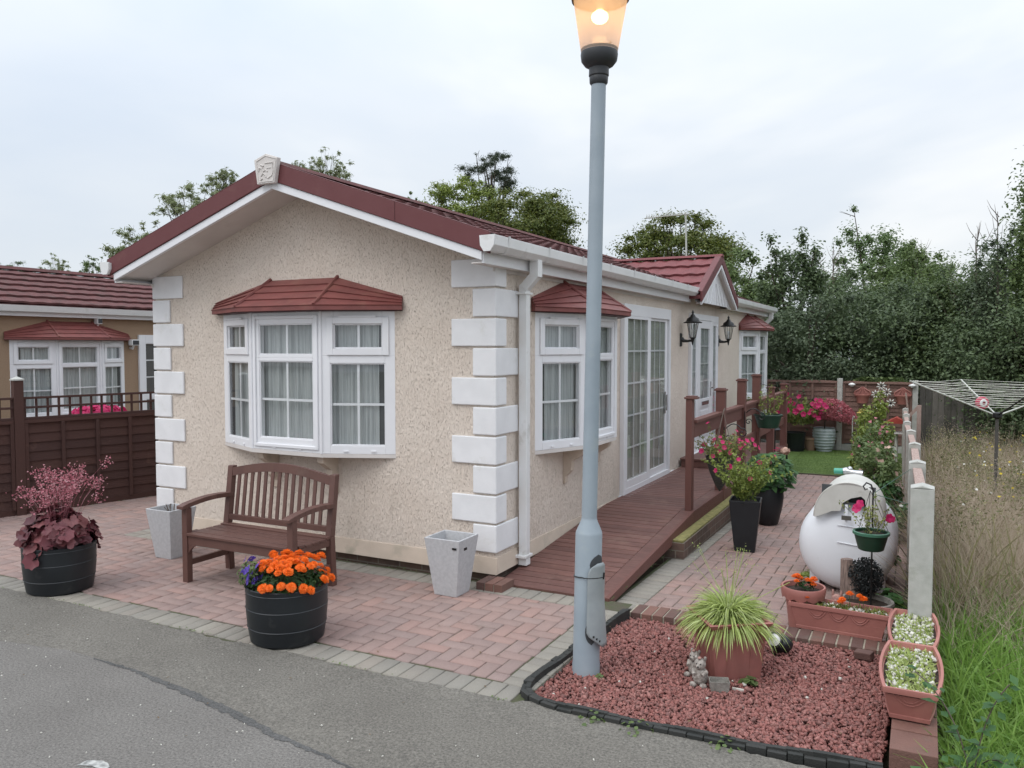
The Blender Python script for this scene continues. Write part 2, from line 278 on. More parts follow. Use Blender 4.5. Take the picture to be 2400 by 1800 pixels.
# ---------------------------------------------------------------- mesh helpers
ORG = {}
class MB:
    def __init__(s): s.v = []; s.f = []
    def quad(s, *p): n = len(s.v); s.v += [tuple(q) for q in p]; s.f.append(tuple(range(n, n+len(p)))); return s
    def box(s, a, b):
        x0, y0, z0 = a; x1, y1, z1 = b; n = len(s.v)
        s.v += [(x0, y0, z0), (x1, y0, z0), (x1, y1, z0), (x0, y1, z0), (x0, y0, z1), (x1, y0, z1), (x1, y1, z1), (x0, y1, z1)]
        s.f += [tuple(n+i for i in q) for q in ((0, 3, 2, 1), (4, 5, 6, 7), (0, 1, 5, 4), (1, 2, 6, 5), (2, 3, 7, 6), (3, 0, 4, 7))]; return s
    def fr(s, O, U, N, u0, u1, n0, n1, z0, z1):
        """box in a local frame: U along, N outward, Z up"""
        P = lambda u, n, z: (O[0]+U[0]*u+N[0]*n, O[1]+U[1]*u+N[1]*n, O[2]+z)
        k = len(s.v); s.v += [P(u0, n0, z0), P(u1, n0, z0), P(u1, n1, z0), P(u0, n1, z0), P(u0, n0, z1), P(u1, n0, z1), P(u1, n1, z1), P(u0, n1, z1)]
        s.f += [tuple(k+i for i in q) for q in ((0, 1, 2, 3), (7, 6, 5, 4), (4, 5, 1, 0), (5, 6, 2, 1), (6, 7, 3, 2), (7, 4, 0, 3))]; return s
    def hexa(s, p):
        k = len(s.v); s.v += [tuple(q) for q in p]
        s.f += [tuple(k+i for i in q) for q in ((0, 3, 2, 1), (4, 5, 6, 7), (0, 1, 5, 4), (1, 2, 6, 5), (2, 3, 7, 6), (3, 0, 4, 7))]; return s
    def prism(s, poly, d):
        n = len(poly); k = len(s.v); s.v += [tuple(p) for p in poly]+[tuple(np.add(p, d)) for p in poly]
        s.f.append(tuple(k+i for i in range(n))[::-1]); s.f.append(tuple(k+n+i for i in range(n)))
        for i in range(n): j = (i+1) % n; s.f.append((k+i, k+j, k+n+j, k+n+i))
        return s
    def tube(s, pts, r, n=8, cap=True):
        pts = [Vector(p) for p in pts]; k0 = len(s.v)
        rs = r if hasattr(r, '__len__') else [r]*len(pts)
        up = Vector((0, 0, 1)) if abs((pts[1]-pts[0]).normalized().z) < .95 else Vector((1, 0, 0))
        for i, p in enumerate(pts):
            t = (pts[min(i+1, len(pts)-1)]-pts[max(i-1, 0)]).normalized(); a = t.cross(up).normalized(); b = t.cross(a)
            for j in range(n): w = 2*pi*j/n; q = p+(a*cos(w)+b*sin(w))*rs[i]; s.v.append(tuple(q))
        for i in range(len(pts)-1):
            for j in range(n): j2 = (j+1) % n; s.f.append((k0+i*n+j, k0+i*n+j2, k0+(i+1)*n+j2, k0+(i+1)*n+j))
        if cap: s.f.append(tuple(k0+j for j in range(n))[::-1]); s.f.append(tuple(k0+(len(pts)-1)*n+j for j in range(n)))
        return s
    def lathe(s, c, prof, n=32, sx=1, sy=1, ax=None):
        """prof: (r,z) list; open surface"""
        k = len(s.v); c = Vector(c)
        for r, z in prof:
            for j in range(n):
                w = 2*pi*j/n; q = Vector((r*cos(w)*sx, r*sin(w)*sy, z))
                if ax is not None: q = ax @ q
                s.v.append(tuple(c+q))
        for i in range(len(prof)-1):
            for j in range(n): j2 = (j+1) % n; s.f.append((k+i*n+j, k+i*n+j2, k+(i+1)*n+j2, k+(i+1)*n+j))
        return s
    def disc(s, c, r, n=32, sx=1, sy=1): 
        k = len(s.v)
        for j in range(n): w = 2*pi*j/n; s.v.append((c[0]+r*cos(w)*sx, c[1]+r*sin(w)*sy, c[2]))
        s.f.append(tuple(range(k, k+n))); return s
    def ball(s, c, r, nu=12, nv=8, q=(1, 1, 1)):
        k = len(s.v)
        for i in range(nv+1):
            a = pi*i/nv
            for j in range(nu): w = 2*pi*j/nu; s.v.append((c[0]+r*q[0]*sin(a)*cos(w), c[1]+r*q[1]*sin(a)*sin(w), c[2]-r*q[2]*cos(a)))
        for i in range(nv):
            for j in range(nu): j2 = (j+1) % nu; s.f.append((k+i*nu+j, k+i*nu+j2, k+(i+1)*nu+j2, k+(i+1)*nu+j))
        return s
    def taper(s, cx, cy, z0, z1, a0, b0, a1, b1, rot=0, t=.0):
        """tapered square pot, open at top when t>0 (wall thickness)"""
        def ring(a, b, z): return [(cx+(px*a)*cos(rot)-(py*b)*sin(rot), cy+(px*a)*sin(rot)+(py*b)*cos(rot), z) for px, py in ((-1, -1), (1, -1), (1, 1), (-1, 1))]
        k = len(s.v); R = [ring(a0, b0, z0), ring(a1, b1, z1)]
        if t: R += [ring(a1-t, b1-t, z1), ring(a0*.5+a1*.5-t, b0*.5+b1*.5-t, (z0+z1)/2)]
        for q in R: s.v += q
        s.f.append((k+3, k+2, k+1, k))
        for i in range(len(R)-1):
            for j in range(4): j2 = (j+1) % 4; s.f.append((k+i*4+j, k+i*4+j2, k+i*4+4+j2, k+i*4+4+j))
        m = k+(len(R)-1)*4; s.f.append((m, m+1, m+2, m+3)); return s
    def build(s, name, m, parent=None, smooth=False, bevel=0, seg=2, fixn=True):
        o0 = ORG.get(parent.name, Vector((0, 0, 0))) if parent else Vector((0, 0, 0))
        me = bpy.data.meshes.new(name); me.from_pydata([(a-o0[0], b-o0[1], c-o0[2]) for a, b, c in s.v], [], s.f)
        if fixn:
            import bmesh
            bm = bmesh.new(); bm.from_mesh(me); bmesh.ops.recalc_face_normals(bm, faces=bm.faces); bm.to_mesh(me); bm.free()
        if smooth:
            me.polygons.foreach_set('use_smooth', [True]*len(me.polygons)); 
            try: me.set_sharp_from_angle(angle=R_(38))
            except Exception: pass
        o = bpy.data.objects.new(name, me); COL.objects.link(o)
        if isinstance(m, (list, tuple)): [me.materials.append(q) for q in m]
        else: me.materials.append(m)
        if parent: o.parent = parent; ORG[o.name] = o0
        else: ORG[o.name] = Vector((0, 0, 0))
        if bevel:
            b = o.modifiers.new('edge', 'BEVEL'); b.width = bevel; b.segments = seg; b.limit_method = 'ANGLE'; b.angle_limit = R_(35); b.harden_normals = False
        return o
def thing(name, label, cat, loc=(0, 0, 0), group=None):
    o = bpy.data.objects.new(name, None); COL.objects.link(o); o.location = loc; o.empty_display_size = .1
    ORG[o.name] = Vector(loc); tag(o, label, cat, group); return o
def tag(o, label=None, cat=None, group=None, kind=None):
    if label: o['label'] = label
    if cat: o['category'] = cat
    if group: o['group'] = group
    if kind: o['kind'] = kind
    return o
def npmesh(name, V, pat, m, parent=None, smooth=False):
    """V: (N,k,3) array of small pieces; pat: faces of one piece"""
    N, k, _ = V.shape; o0 = ORG.get(parent.name, Vector((0, 0, 0))) if parent else Vector((0, 0, 0))
    V = V-np.array(o0)
    loops = np.concatenate([np.array(f) for f in pat]); tot = np.array([len(f) for f in pat]); LP = len(loops)
    idx = (np.arange(N)[:, None]*k+loops[None, :]).ravel().astype(np.int32)
    st = (np.arange(N)[:, None]*LP+np.concatenate([[0], np.cumsum(tot)[:-1]])[None, :]).ravel().astype(np.int32)
    me = bpy.data.meshes.new(name); me.vertices.add(N*k); me.vertices.foreach_set('co', V.astype(np.float32).ravel())
    me.loops.add(len(idx)); me.loops.foreach_set('vertex_index', idx)
    me.polygons.add(len(st)); me.polygons.foreach_set('loop_start', st)
    if smooth: me.polygons.foreach_set('use_smooth', [True]*len(st))
    me.update(calc_edges=True); me.validate()
    me.materials.append(m); o = bpy.data.objects.new(name, me); COL.objects.link(o)
    if parent: o.parent = parent
    ORG[o.name] = Vector(o0) if parent else Vector((0, 0, 0)); return o
def unit(a): return a/np.maximum(1e-9, np.linalg.norm(a, axis=-1, keepdims=True))
def rdir(n): return unit(rng.normal(size=(n, 3)))
def frames(nrm):
    r = rdir(len(nrm)); a = unit(np.cross(nrm, r)); b = np.cross(nrm, a); return a, b
def leaves(C, nrm, size, asp=.5, fold=.15):
    """rhombic folded leaves at centres C, facing nrm"""
    n = len(C); a, b = frames(nrm); s = (size*(rng.uniform(.65, 1.3, n)))[:, None]
    V = np.empty((n, 4, 3)); V[:, 0] = C-a*s*.5; V[:, 1] = C+b*s*asp*.5+nrm*s*fold; V[:, 2] = C+a*s*.5; V[:, 3] = C-b*s*asp*.5+nrm*s*fold
    return V
LEAF = [(0, 1, 2), (0, 2, 3)]
def fans(C, nrm, size, prof, cup=.1, jit=.15):
    """radial fans (lobed leaves, open flowers)"""
    n = len(C); k = len(prof); a, b = frames(nrm); V = np.empty((n, k+1, 3)); s = (size*rng.uniform(.75, 1.2, n))[:, None]
    V[:, 0] = C
    for i, p in enumerate(prof):
        w = 2*pi*i/k; V[:, i+1] = C+(a*cos(w)+b*sin(w))*s*p+nrm*s*(cup+rng.uniform(-jit, jit, n)[:, None])
    return V
def fanpat(k): return [(0, i+1, (i+1) % k+1) for i in range(k)]
def strips(B, D, length, width, droop, K=4, side=None):
    """grass-like tapering blades from B in direction D, bending down"""
    n = len(B); D = unit(D); 
    sd = unit(np.cross(D, rdir(n)*.6+np.array([0, 0, .0]))) if side is None else side
    V = np.empty((n, 2*K+1, 3)); P = B.copy(); d = D.copy(); st = (length/K)[:, None]
    for i in range(K):
        w = (width*(1-.75*(i/K)**1.6))[:, None]/2; V[:, 2*i] = P-sd*w; V[:, 2*i+1] = P+sd*w
        P = P+d*st; d = unit(d+np.array([0, 0, -1.])*droop[:, None])
    V[:, 2*K] = P; return V
def strippat(K): return [(2*i, 2*i+1, 2*i+3, 2*i+2) for i in range(K-1)]+[(2*K-2, 2*K-1, 2*K)]
def dup(o, parent=None, loc=None, rotz=None, scale=None):
    c = o.copy(); COL.objects.link(c)
    if parent: c.parent = parent
    if loc is not None: c.location = loc
    if rotz is not None: c.rotation_euler = (c.rotation_euler[0], c.rotation_euler[1], rotz)
    if scale is not None: c.scale = (scale,)*3 if isinstance(scale, (int, float)) else scale
    ORG[c.name] = ORG.get(o.name, Vector((0, 0, 0))); return c
def dup_tree(root, loc, rotz=0, label=None, scale=None):
    r = dup(root, None, loc, rotz, scale)
    if label: r['label'] = label
    for ch in list(root.children):
        c = dup(ch, r)
        for g in list(ch.children): dup(g, c)
    return r
# ---------------------------------------------------------------- setting
def grid_sheet(name, xs, ys, zoff, m, zf=gz):
    b = MB(); n = len(ys)
    for x in xs:
        for y in ys: b.v.append((x, y, zf(y)+zoff))
    for i in range(len(xs)-1):
        for j in range(n-1): b.f.append((i*n+j, (i+1)*n+j, (i+1)*n+j+1, i*n+j+1))
    o = b.build(name, m); tag(o, kind='structure'); return o
def gfar(y): return gz(min(y, 14))
grid_sheet('ground', [-90, -20, -7, 3.3, 8, 20, 90], [-60, -6, 0, 5, 10, 14, 30, 60, 120], -.10, M['earth'], gfar)
# road: irregular edge near y=-2
xs = np.arange(-14, 14.01, .035); b = MB(); n = len(xs); r1 = np.cumsum(rng.normal(0, .006, n)); r1 -= np.convolve(r1, np.ones(31)/31, 'same')
ed = -2.0+.018*np.sin(xs*1.7)+r1+rng.normal(0, .004, n)+np.where(np.abs(xs+.62) < .35, .02, 0)+np.where(xs > 1.22, .065, 0)
ed2 = np.interp(xs, [-14, -6, -2.9, -2.35, -1.77, -1.07, -.6, -.15, .27, .6, .84, 1.6, 3, 14], [-3.6, -3.3, -2.9, -2.735, -2.63, -2.651, -2.711, -2.785, -2.871, -2.92, -2.96, -3.2, -3.5, -4.6])+np.cumsum(rng.normal(0, .003, n))*.3+rng.normal(0, .004, n)
for i, x in enumerate(xs): b.v += [(x, -30, -.012), (x, ed2[i], .000), (x, ed2[i]+.02, -.004)]
for i in range(n-1): b.f += [(3*i, 3*i+3, 3*i+4, 3*i+1), (3*i+1, 3*i+4, 3*i+5, 3*i+2)]
tag(b.build('road', M['asphalt']), kind='structure')
b = MB()
for i, x in enumerate(xs): b.v += [(x, ed2[i]-.10, -.010), (x, (ed2[i]+ed[i])/2, -.0015), (x, ed[i]-.02, .006), (x, ed[i], -.012)]
for i in range(n-1): b.f += [(4*i+q, 4*i+4+q, 4*i+5+q, 4*i+1+q) for q in range(3)]
tag(b.build('road_edge', M['patch']), kind='structure')
b = MB(); xx = np.arange(-1.5, .95, .02); w_ = np.maximum(.004, .035*np.sin((xx+1.5)/2.45*pi)+rng.normal(0, .006, len(xx)))
for i, x in enumerate(xx): y_ = float(np.interp(x, xs, ed2)); b.v += [(x, y_-w_[i], .0025), (x, y_+w_[i]*.5, .0045)]
b.f = [(2*i, 2*i+2, 2*i+3, 2*i+1) for i in range(len(xx)-1)]
tag(b.build('road_seam', asphalt_mat('dark_crumbling_asphalt', (.070, .069, .067), (.105, .103, .10), (.3, .3, .29), .3)), kind='structure')
# loose chips on the road
def stones(name, C, size, m, parent=None, flat=.65):
    n = len(C); base = np.array([(-1, -1, -1), (1, -1, -1), (1, 1, -1), (-1, 1, -1), (-1, -1, 1), (1, -1, 1), (1, 1, 1), (-1, 1, 1)], float)*.5
    V = base[None]*np.stack([rng.uniform(.7, 1.25, n), rng.uniform(.5, 1., n), rng.uniform(.4, .8, n)*flat/.65], -1)[:, None, :]
    V[:, 4:, :2] *= rng.uniform(.45, .9, (n, 1, 1)); V = V+rng.normal(0, .10, V.shape)
    q = rng.normal(size=(n, 4)); q[:, 1:3] *= .45; q /= np.linalg.norm(q, axis=1, keepdims=True); w, x, y, z = q.T
    Rm = np.stack([1-2*(y*y+z*z), 2*(x*y-z*w), 2*(x*z+y*w), 2*(x*y+z*w), 1-2*(x*x+z*z), 2*(y*z-x*w), 2*(x*z-y*w), 2*(y*z+x*w), 1-2*(x*x+y*y)], -1).reshape(n, 3, 3)
    V = np.einsum('nij,nkj->nki', Rm, V)*(size*rng.uniform(.6, 1.35, n))[:, None, None]+C[:, None, :]
    return npmesh(name, V, [(0, 3, 2, 1), (4, 5, 6, 7), (0, 1, 5, 4), (1, 2, 6, 5), (2, 3, 7, 6), (3, 0, 4, 7)], m, parent)
C = np.stack([rng.uniform(-5, 3.2, 260), rng.uniform(-3.6, -2.08, 260), np.full(260, .002)], -1)
tag(stones('road_chippings', C, .008, M['whitestone']), kind='stuff', label='pale loose chippings on the road', cat='grit')
# worn white road paint at the bottom edge
b = MB(); pts = [(-.36+.5*t, -3.50+.03*sin(t*9)+.04*(t > .5)) for t in np.linspace(0, 1, 14)]
for i in range(13):
    if i in (4, 9): continue
    x, y = pts[i]; x2, y2 = pts[i+1]; b.quad((x, y-.05, .003), (x2, y2-.05, .003), (x2, y2+.012*random.random(), .003), (x, y+.01*random.random(), .003))
tag(b.build('road_marking', mat('worn_white_road_paint', (.48, .48, .46), .8, (.18, .18, .175), 30)), kind='structure')
# block paving
def gl(x, y): return 0. if x < 0 else gz(y)
def pavers(name, rects, m):
    V = []
    for (x0, x1, y0, y1) in rects:
        g_ = .0035; c = .004; a0, a1, b0, b1 = x0+g_, x1-g_, y0+g_, y1-g_; dz = random.gauss(0, .0012); tx = random.gauss(0, .004); ty = random.gauss(0, .004)
        mx, my = (x0+x1)/2, (y0+y1)/2
        f = lambda x, y, z: (x, y, (gz(max(y, 0)) if my > 0 and mx > 0 else 0)+z+dz+(x-mx)*tx+(y-my)*ty)
        V.append([f(a0, b0, -.05), f(a1, b0, -.05), f(a1, b1, -.05), f(a0, b1, -.05), f(a0, b0, -c), f(a1, b0, -c), f(a1, b1, -c), f(a0, b1, -c),
                  f(a0+c, b0+c, 0), f(a1-c, b0+c, 0), f(a1-c, b1-c, 0), f(a0+c, b1-c, 0)])
    pat = [(0, 1, 5, 4), (1, 2, 6, 5), (2, 3, 7, 6), (3, 0, 4, 7), (4, 5, 9, 8), (5, 6, 10, 9), (6, 7, 11, 10), (7, 4, 8, 11), (8, 9, 10, 11)]
    o = npmesh(name, np.array(V), pat, m); tag(o, kind='structure'); return o
B_ = .11
def herring(X0, X1, Y0, Y1, ox=0, oy=0):
    out = []
    for i in range(int((X0-ox)/B_)-3, int((X1-ox)/B_)+3):
        for j in range(int((Y0-oy)/B_)-3, int((Y1-oy)/B_)+3):
            k = (i-j) % 4
            if k == 0: r = (ox+i*B_, ox+(i+2)*B_, oy+j*B_, oy+(j+1)*B_)
            elif k == 3: r = (ox+i*B_, ox+(i+1)*B_, oy+j*B_, oy+(j+2)*B_)
            else: continue
            r = (max(r[0], X0), min(r[1], X1), max(r[2], Y0), min(r[3], Y1))
            if r[1]-r[0] > .025 and r[3]-r[2] > .025: out.append(r)
    return out
red = herring(-9.4, 1.0, -1.78, -.27) + herring(-6.7, -4.35, -.27, 5) + herring(1.25, 3.1, .0, 8.75, 1.25)
# remove small piece duplicates near ramp border
grey = []
for i in range(96): x = -9.4+i*B_; grey.append((x, x+B_, -2.0, -1.78))
for j in range(14): y = -1.78+j*B_; grey.append((1.0, 1.22, y, y+B_))
for i in range(47): x = -4.16+i*B_; grey.append((x, x+B_, -.27, -.05))
for j in range(48): y = -.27+j*B_; grey.append((-4.35, -4.16, y, y+B_))
for j in range(79): y = .0+j*B_; grey.append((1.03, 1.25, y, y+B_))
pavers('paving', red, M['pav_red']); pavers('paving_border', grey, M['pav_grey'])
grid_sheet('paving_sand', [-9.4, -4, 1.22], [-2.02, -.002], -.008, M['pav_sand'])
grid_sheet('paving_sand', [-6.75, -4.11], [0, 2, 5.1], -.008, M['pav_sand'], lambda y: 0.)
grid_sheet('paving_sand', [1.0, 3.13], [.0, 4, 8.75], -.008, M['pav_sand'])
grid_sheet('lawn', [.2, 3.0], [8.75, 11, 13.1], .012, M['lawn'])
b = MB(); b.box((.9, 8.70, gz(8.7)-.05), (2.9, 8.75, gz(8.7)+.02)); tag(b.build('lawn_edge', M['pav_sand']), kind='structure')
# lawn pile
N = 26000; Bp = np.stack([rng.uniform(.9, 2.9, N), rng.uniform(8.78, 13.0, N), np.zeros(N)], -1); Bp[:, 2] = -.05-.0186*Bp[:, 1]+.01
D = rng.normal(0, .35, (N, 3)); D[:, 2] = 1
tag(npmesh('turf_pile', strips(Bp, D, rng.uniform(.012, .02, N), np.full(N, .004), np.full(N, .2), 1), [(0, 1, 2)], M['lawn']), kind='stuff', label='short bright green artificial turf pile', cat='turf')
# red gravel bed
BED = [(1.27, -.22), (1.22, -.8), (1.20, -1.25), (1.17, -1.72), (1.24, -1.88), (1.40, -1.935), (1.95, -1.925), (2.64, -1.88), (3.06, -1.83), (3.08, -.2)]
b = MB(); b.quad(*[(x, y, -.055) for x, y in BED]); tag(b.build('gravel_base', M['gravelbase']), kind='structure')
from mathutils.geometry import intersect_point_tri_2d
def inpoly(x, y, P):
    c = False; j = len(P)-1
    for i in range(len(P)):
        if (P[i][1] > y) != (P[j][1] > y) and x < (P[j][0]-P[i][0])*(y-P[i][1])/(P[j][1]-P[i][1])+P[i][0]: c = not c
        j = i
    return c
pts = []
while len(pts) < 19000:
    x = random.uniform(1.15, 3.1); y = random.uniform(-1.95, -.2)
    if inpoly(x, y, BED): pts.append((x, y, -.050+.022*random.random()**.7+.012*sin(x*3)*cos(y*4)+.018*max(0, min(1, (-1.0-y)/.8))))
tag(stones('gravel', np.array(pts), .0215, M['gravel'], None, .48), kind='stuff', label='red stone chippings filling the front bed', cat='gravel')
C = np.array([(random.uniform(1.3, 3.0), random.uniform(-1.85, -.3), -.018) for _ in range(26)]); tag(stones('pebbles', C, .016, M['whitestone']), kind='stuff', label='few pale pebbles among the red chippings', cat='pebbles')
# black rubber edging round the bed
t = thing('bed_edging', 'black plastic brick-patterned edging around the red gravel bed', 'edging', (1.25, -1.8, 0))
path = [(1.255, -.24), (1.21, -.8), (1.19, -1.25), (1.165, -1.6), (1.165, -1.75), (1.20, -1.86), (1.30, -1.925), (1.45, -1.955), (1.95, -1.945), (2.3, -1.93), (2.64, -1.90), (3.07, -1.85)]
P = []; 
for i in range(len(path)-1):
    a, c = Vector(path[i]), Vector(path[i+1]); n = max(1, int((c-a).length/.02))
    for k in range(n): P.append(a.lerp(c, k/n))
P.append(Vector(path[-1])); Lc = [0]
for i in range(1, len(P)): Lc.append(Lc[-1]+(P[i]-P[i-1]).length)
def at_len(s):
    for i in range(1, len(P)):
        if Lc[i] >= s: return P[i-1].lerp(P[i], (s-Lc[i-1])/(Lc[i]-Lc[i-1]))
    return P[-1]
b = MB(); s = 0
while s < Lc[-1]-.03:
    w = random.uniform(.075, .105); a = at_len(s+.004); c = at_len(min(Lc[-1], s+w)); d = (c-a).normalized(); nrm = Vector((d.y, -d.x)); h = .024+random.uniform(-.007, .007)
    for off0, off1, zt in ((-.004, .034, h), ):
        p = [a+nrm*off0, c+nrm*off0, c+nrm*off1, a+nrm*off1]; b.hexa([(q.x, q.y, -.06) for q in p]+[(q.x, q.y, zt) for q in p])
    s += w
b.build('block_edging', M['rubber'], t, bevel=.003)
b = MB()
for i in range(0, len(P)-1, 3):
    a, c = P[i], P[min(i+3, len(P)-1)]; d = (c-a).normalized(); nrm = Vector((d.y, -d.x)); z = .034+.006*sin(i*.21)
    p = [a-nrm*.022, c-nrm*.022, c+nrm*.006, a+nrm*.006]; b.hexa([(q.x, q.y, -.06) for q in p]+[(q.x, q.y, z) for q in p])
b.build('top_lip', M['rubber'], t)
# brick header row behind the bed + pier
t = thing('brick_edging', 'row of old brown bricks on edge between gravel bed and side path', 'brick edging', (2.2, -.1, 0))
b = MB(); x = 1.27
while x < 3.04: b.box((x+.006, -.22+random.uniform(-.005, .005), -.08), (x+.079, -.005, .006+random.uniform(-.003, .003))); x += .085
b.build('bricks', M['brownbrick'], t, bevel=.004); MB().box((1.262, -.212, -.08), (3.05, -.012, -.001)).build('mortar', M['mortar'], t)
t = thing('brick_wall', 'low brown brick wall under the trough planters beside the grass', 'low wall', (3.18, -1.2, 0))
b = MB()
for k in range(2):
    y = -1.84
    while y < -.22: b.box((3.095, y+.004, -.10+k*.11), (3.30, y+.22, -.10+k*.11+.102)); y += .228
b.build('bricks', M['brownbrick'], t, bevel=.004); MB().box((3.10, -1.83, -.1), (3.295, -.21, .10)).build('mortar', M['mortar'], t)
t = MB().box((0, 0, 0), (.11, .062, .05)).build('loose_brick', M['brownbrick'], None, bevel=.006); t.location = (2.84, -.36, -.025); t.rotation_euler = (.12, -.1, -.35)
tag(t, 'broken half brick lying on the red gravel by the brick edging', 'brick')
# bricks at house corner / ramp foot
t = thing('brick_step', 'short course of mortared brown bricks at the foot of the house corner', 'brick step', (.05, -.2, 0))
b = MB(); 
for i in range(3): b.box((-.05+i*.083, -.24, -.02), (.024+i*.083, -.02, .062))
b.build('bricks', M['brownbrick'], t, bevel=.004); MB().box((-.045, -.23, -.02), (.185, -.03, .052)).build('mortar', M['mortar'], t)

# ---------------------------------------------------------------- window kit
WH = M['upvc']
def facet(parent, O, U, N, w, z0, z1, ops, depth=.07, name='window_frame', curtain='curtain', hands=0):
    """one glazed facet; ops: list of (u0,u1,za,zb,sash,cols,rows) openings bottom to top"""
    b = MB(); zs = [z0]
    for i in range(len(ops)-1): zs.append((ops[i][3]+ops[i+1][2])/2)
    zs.append(z1)
    for (u0, u1, za, zb, sash, c, r), q0, q1 in zip(ops, zs[:-1], zs[1:]):
        b.fr(O, U, N, 0, u0, -depth, 0, q0, q1).fr(O, U, N, u1, w, -depth, 0, q0, q1).fr(O, U, N, u0, u1, -depth, 0, q0, za).fr(O, U, N, u0, u1, -depth, 0, zb, q1)
        if sash:
            m_ = .062; t = .016
            b.fr(O, U, N, u0-m_, u0-.004, 0, t, za-m_, zb+m_).fr(O, U, N, u1+.004, u1+m_, 0, t, za-m_, zb+m_).fr(O, U, N, u0-.004, u1+.004, 0, t, za-m_, za-.004).fr(O, U, N, u0-.004, u1+.004, 0, t, zb+.004, zb+m_)
        # glazing bead
        e = .010
        b.fr(O, U, N, u0, u0+e, -.02, -.006, za, zb).fr(O, U, N, u1-e, u1, -.02, -.006, za, zb).fr(O, U, N, u0+e, u1-e, -.02, -.006, za, za+e).fr(O, U, N, u0+e, u1-e, -.02, -.006, zb-e, zb)
    f = b.build(name, WH, parent, bevel=.003, seg=1)
    g = MB(); k = MB()
    for (u0, u1, za, zb, sash, c, r) in ops:
        P = lambda u, n, z: (O[0]+U[0]*u+N[0]*n, O[1]+U[1]*u+N[1]*n, z+O[2])
        g.quad(P(u0, -.022, za), P(u1, -.022, za), P(u1, -.022, zb), P(u0, -.022, zb))
        for i in range(1, c): u = u0+(u1-u0)*i/c; k.fr(O, U, N, u-.011, u+.011, -.036, -.026, za, zb)
        for i in range(1, r): z = za+(zb-za)*i/r; k.fr(O, U, N, u0, u1, -.0355, -.0265, z-.011, z+.011)
    g.build('glass_pane', M['glass'], f if parent.parent is None else parent, fixn=False)
    if k.v: k.build('glazing_bar', WH, f if parent.parent is None else parent)
    return f
def curtain(parent, pts, z0, z1, m=None, amp=.014, wl=.12, name='curtain', gap=()):
    """pleated curtain hanging along a polyline, z range"""
    b = MB(); pl = [Vector((p[0], p[1], 0)) for p in pts]; s = 0; prev = None
    for i in range(len(pl)-1):
        d = (pl[i+1]-pl[i]); n = max(4, int(d.length/.006)); u = d.normalized(); nn = Vector((u.y, -u.x, 0))
        for k in range(n+1):
            q = pl[i]+d*k/n; ss = s+d.length*k/n; a = amp*(sin(ss*2*pi/wl+1.3*sin(ss*9))+.35*sin(ss*2*pi/wl*2.7))
            q2 = q+nn*a; cur = len(b.v); b.v += [(q2.x, q2.y, z0), (q.x+nn.x*a*.55, q.y+nn.y*a*.55, z1)]
            if k and not any(g0 < ss < g1 for g0, g1 in gap): b.f.append((cur-2, cur, cur+1, cur-1))
        s += d.length
    return b.build(name, m or M['curtain'], parent, smooth=True, fixn=False)
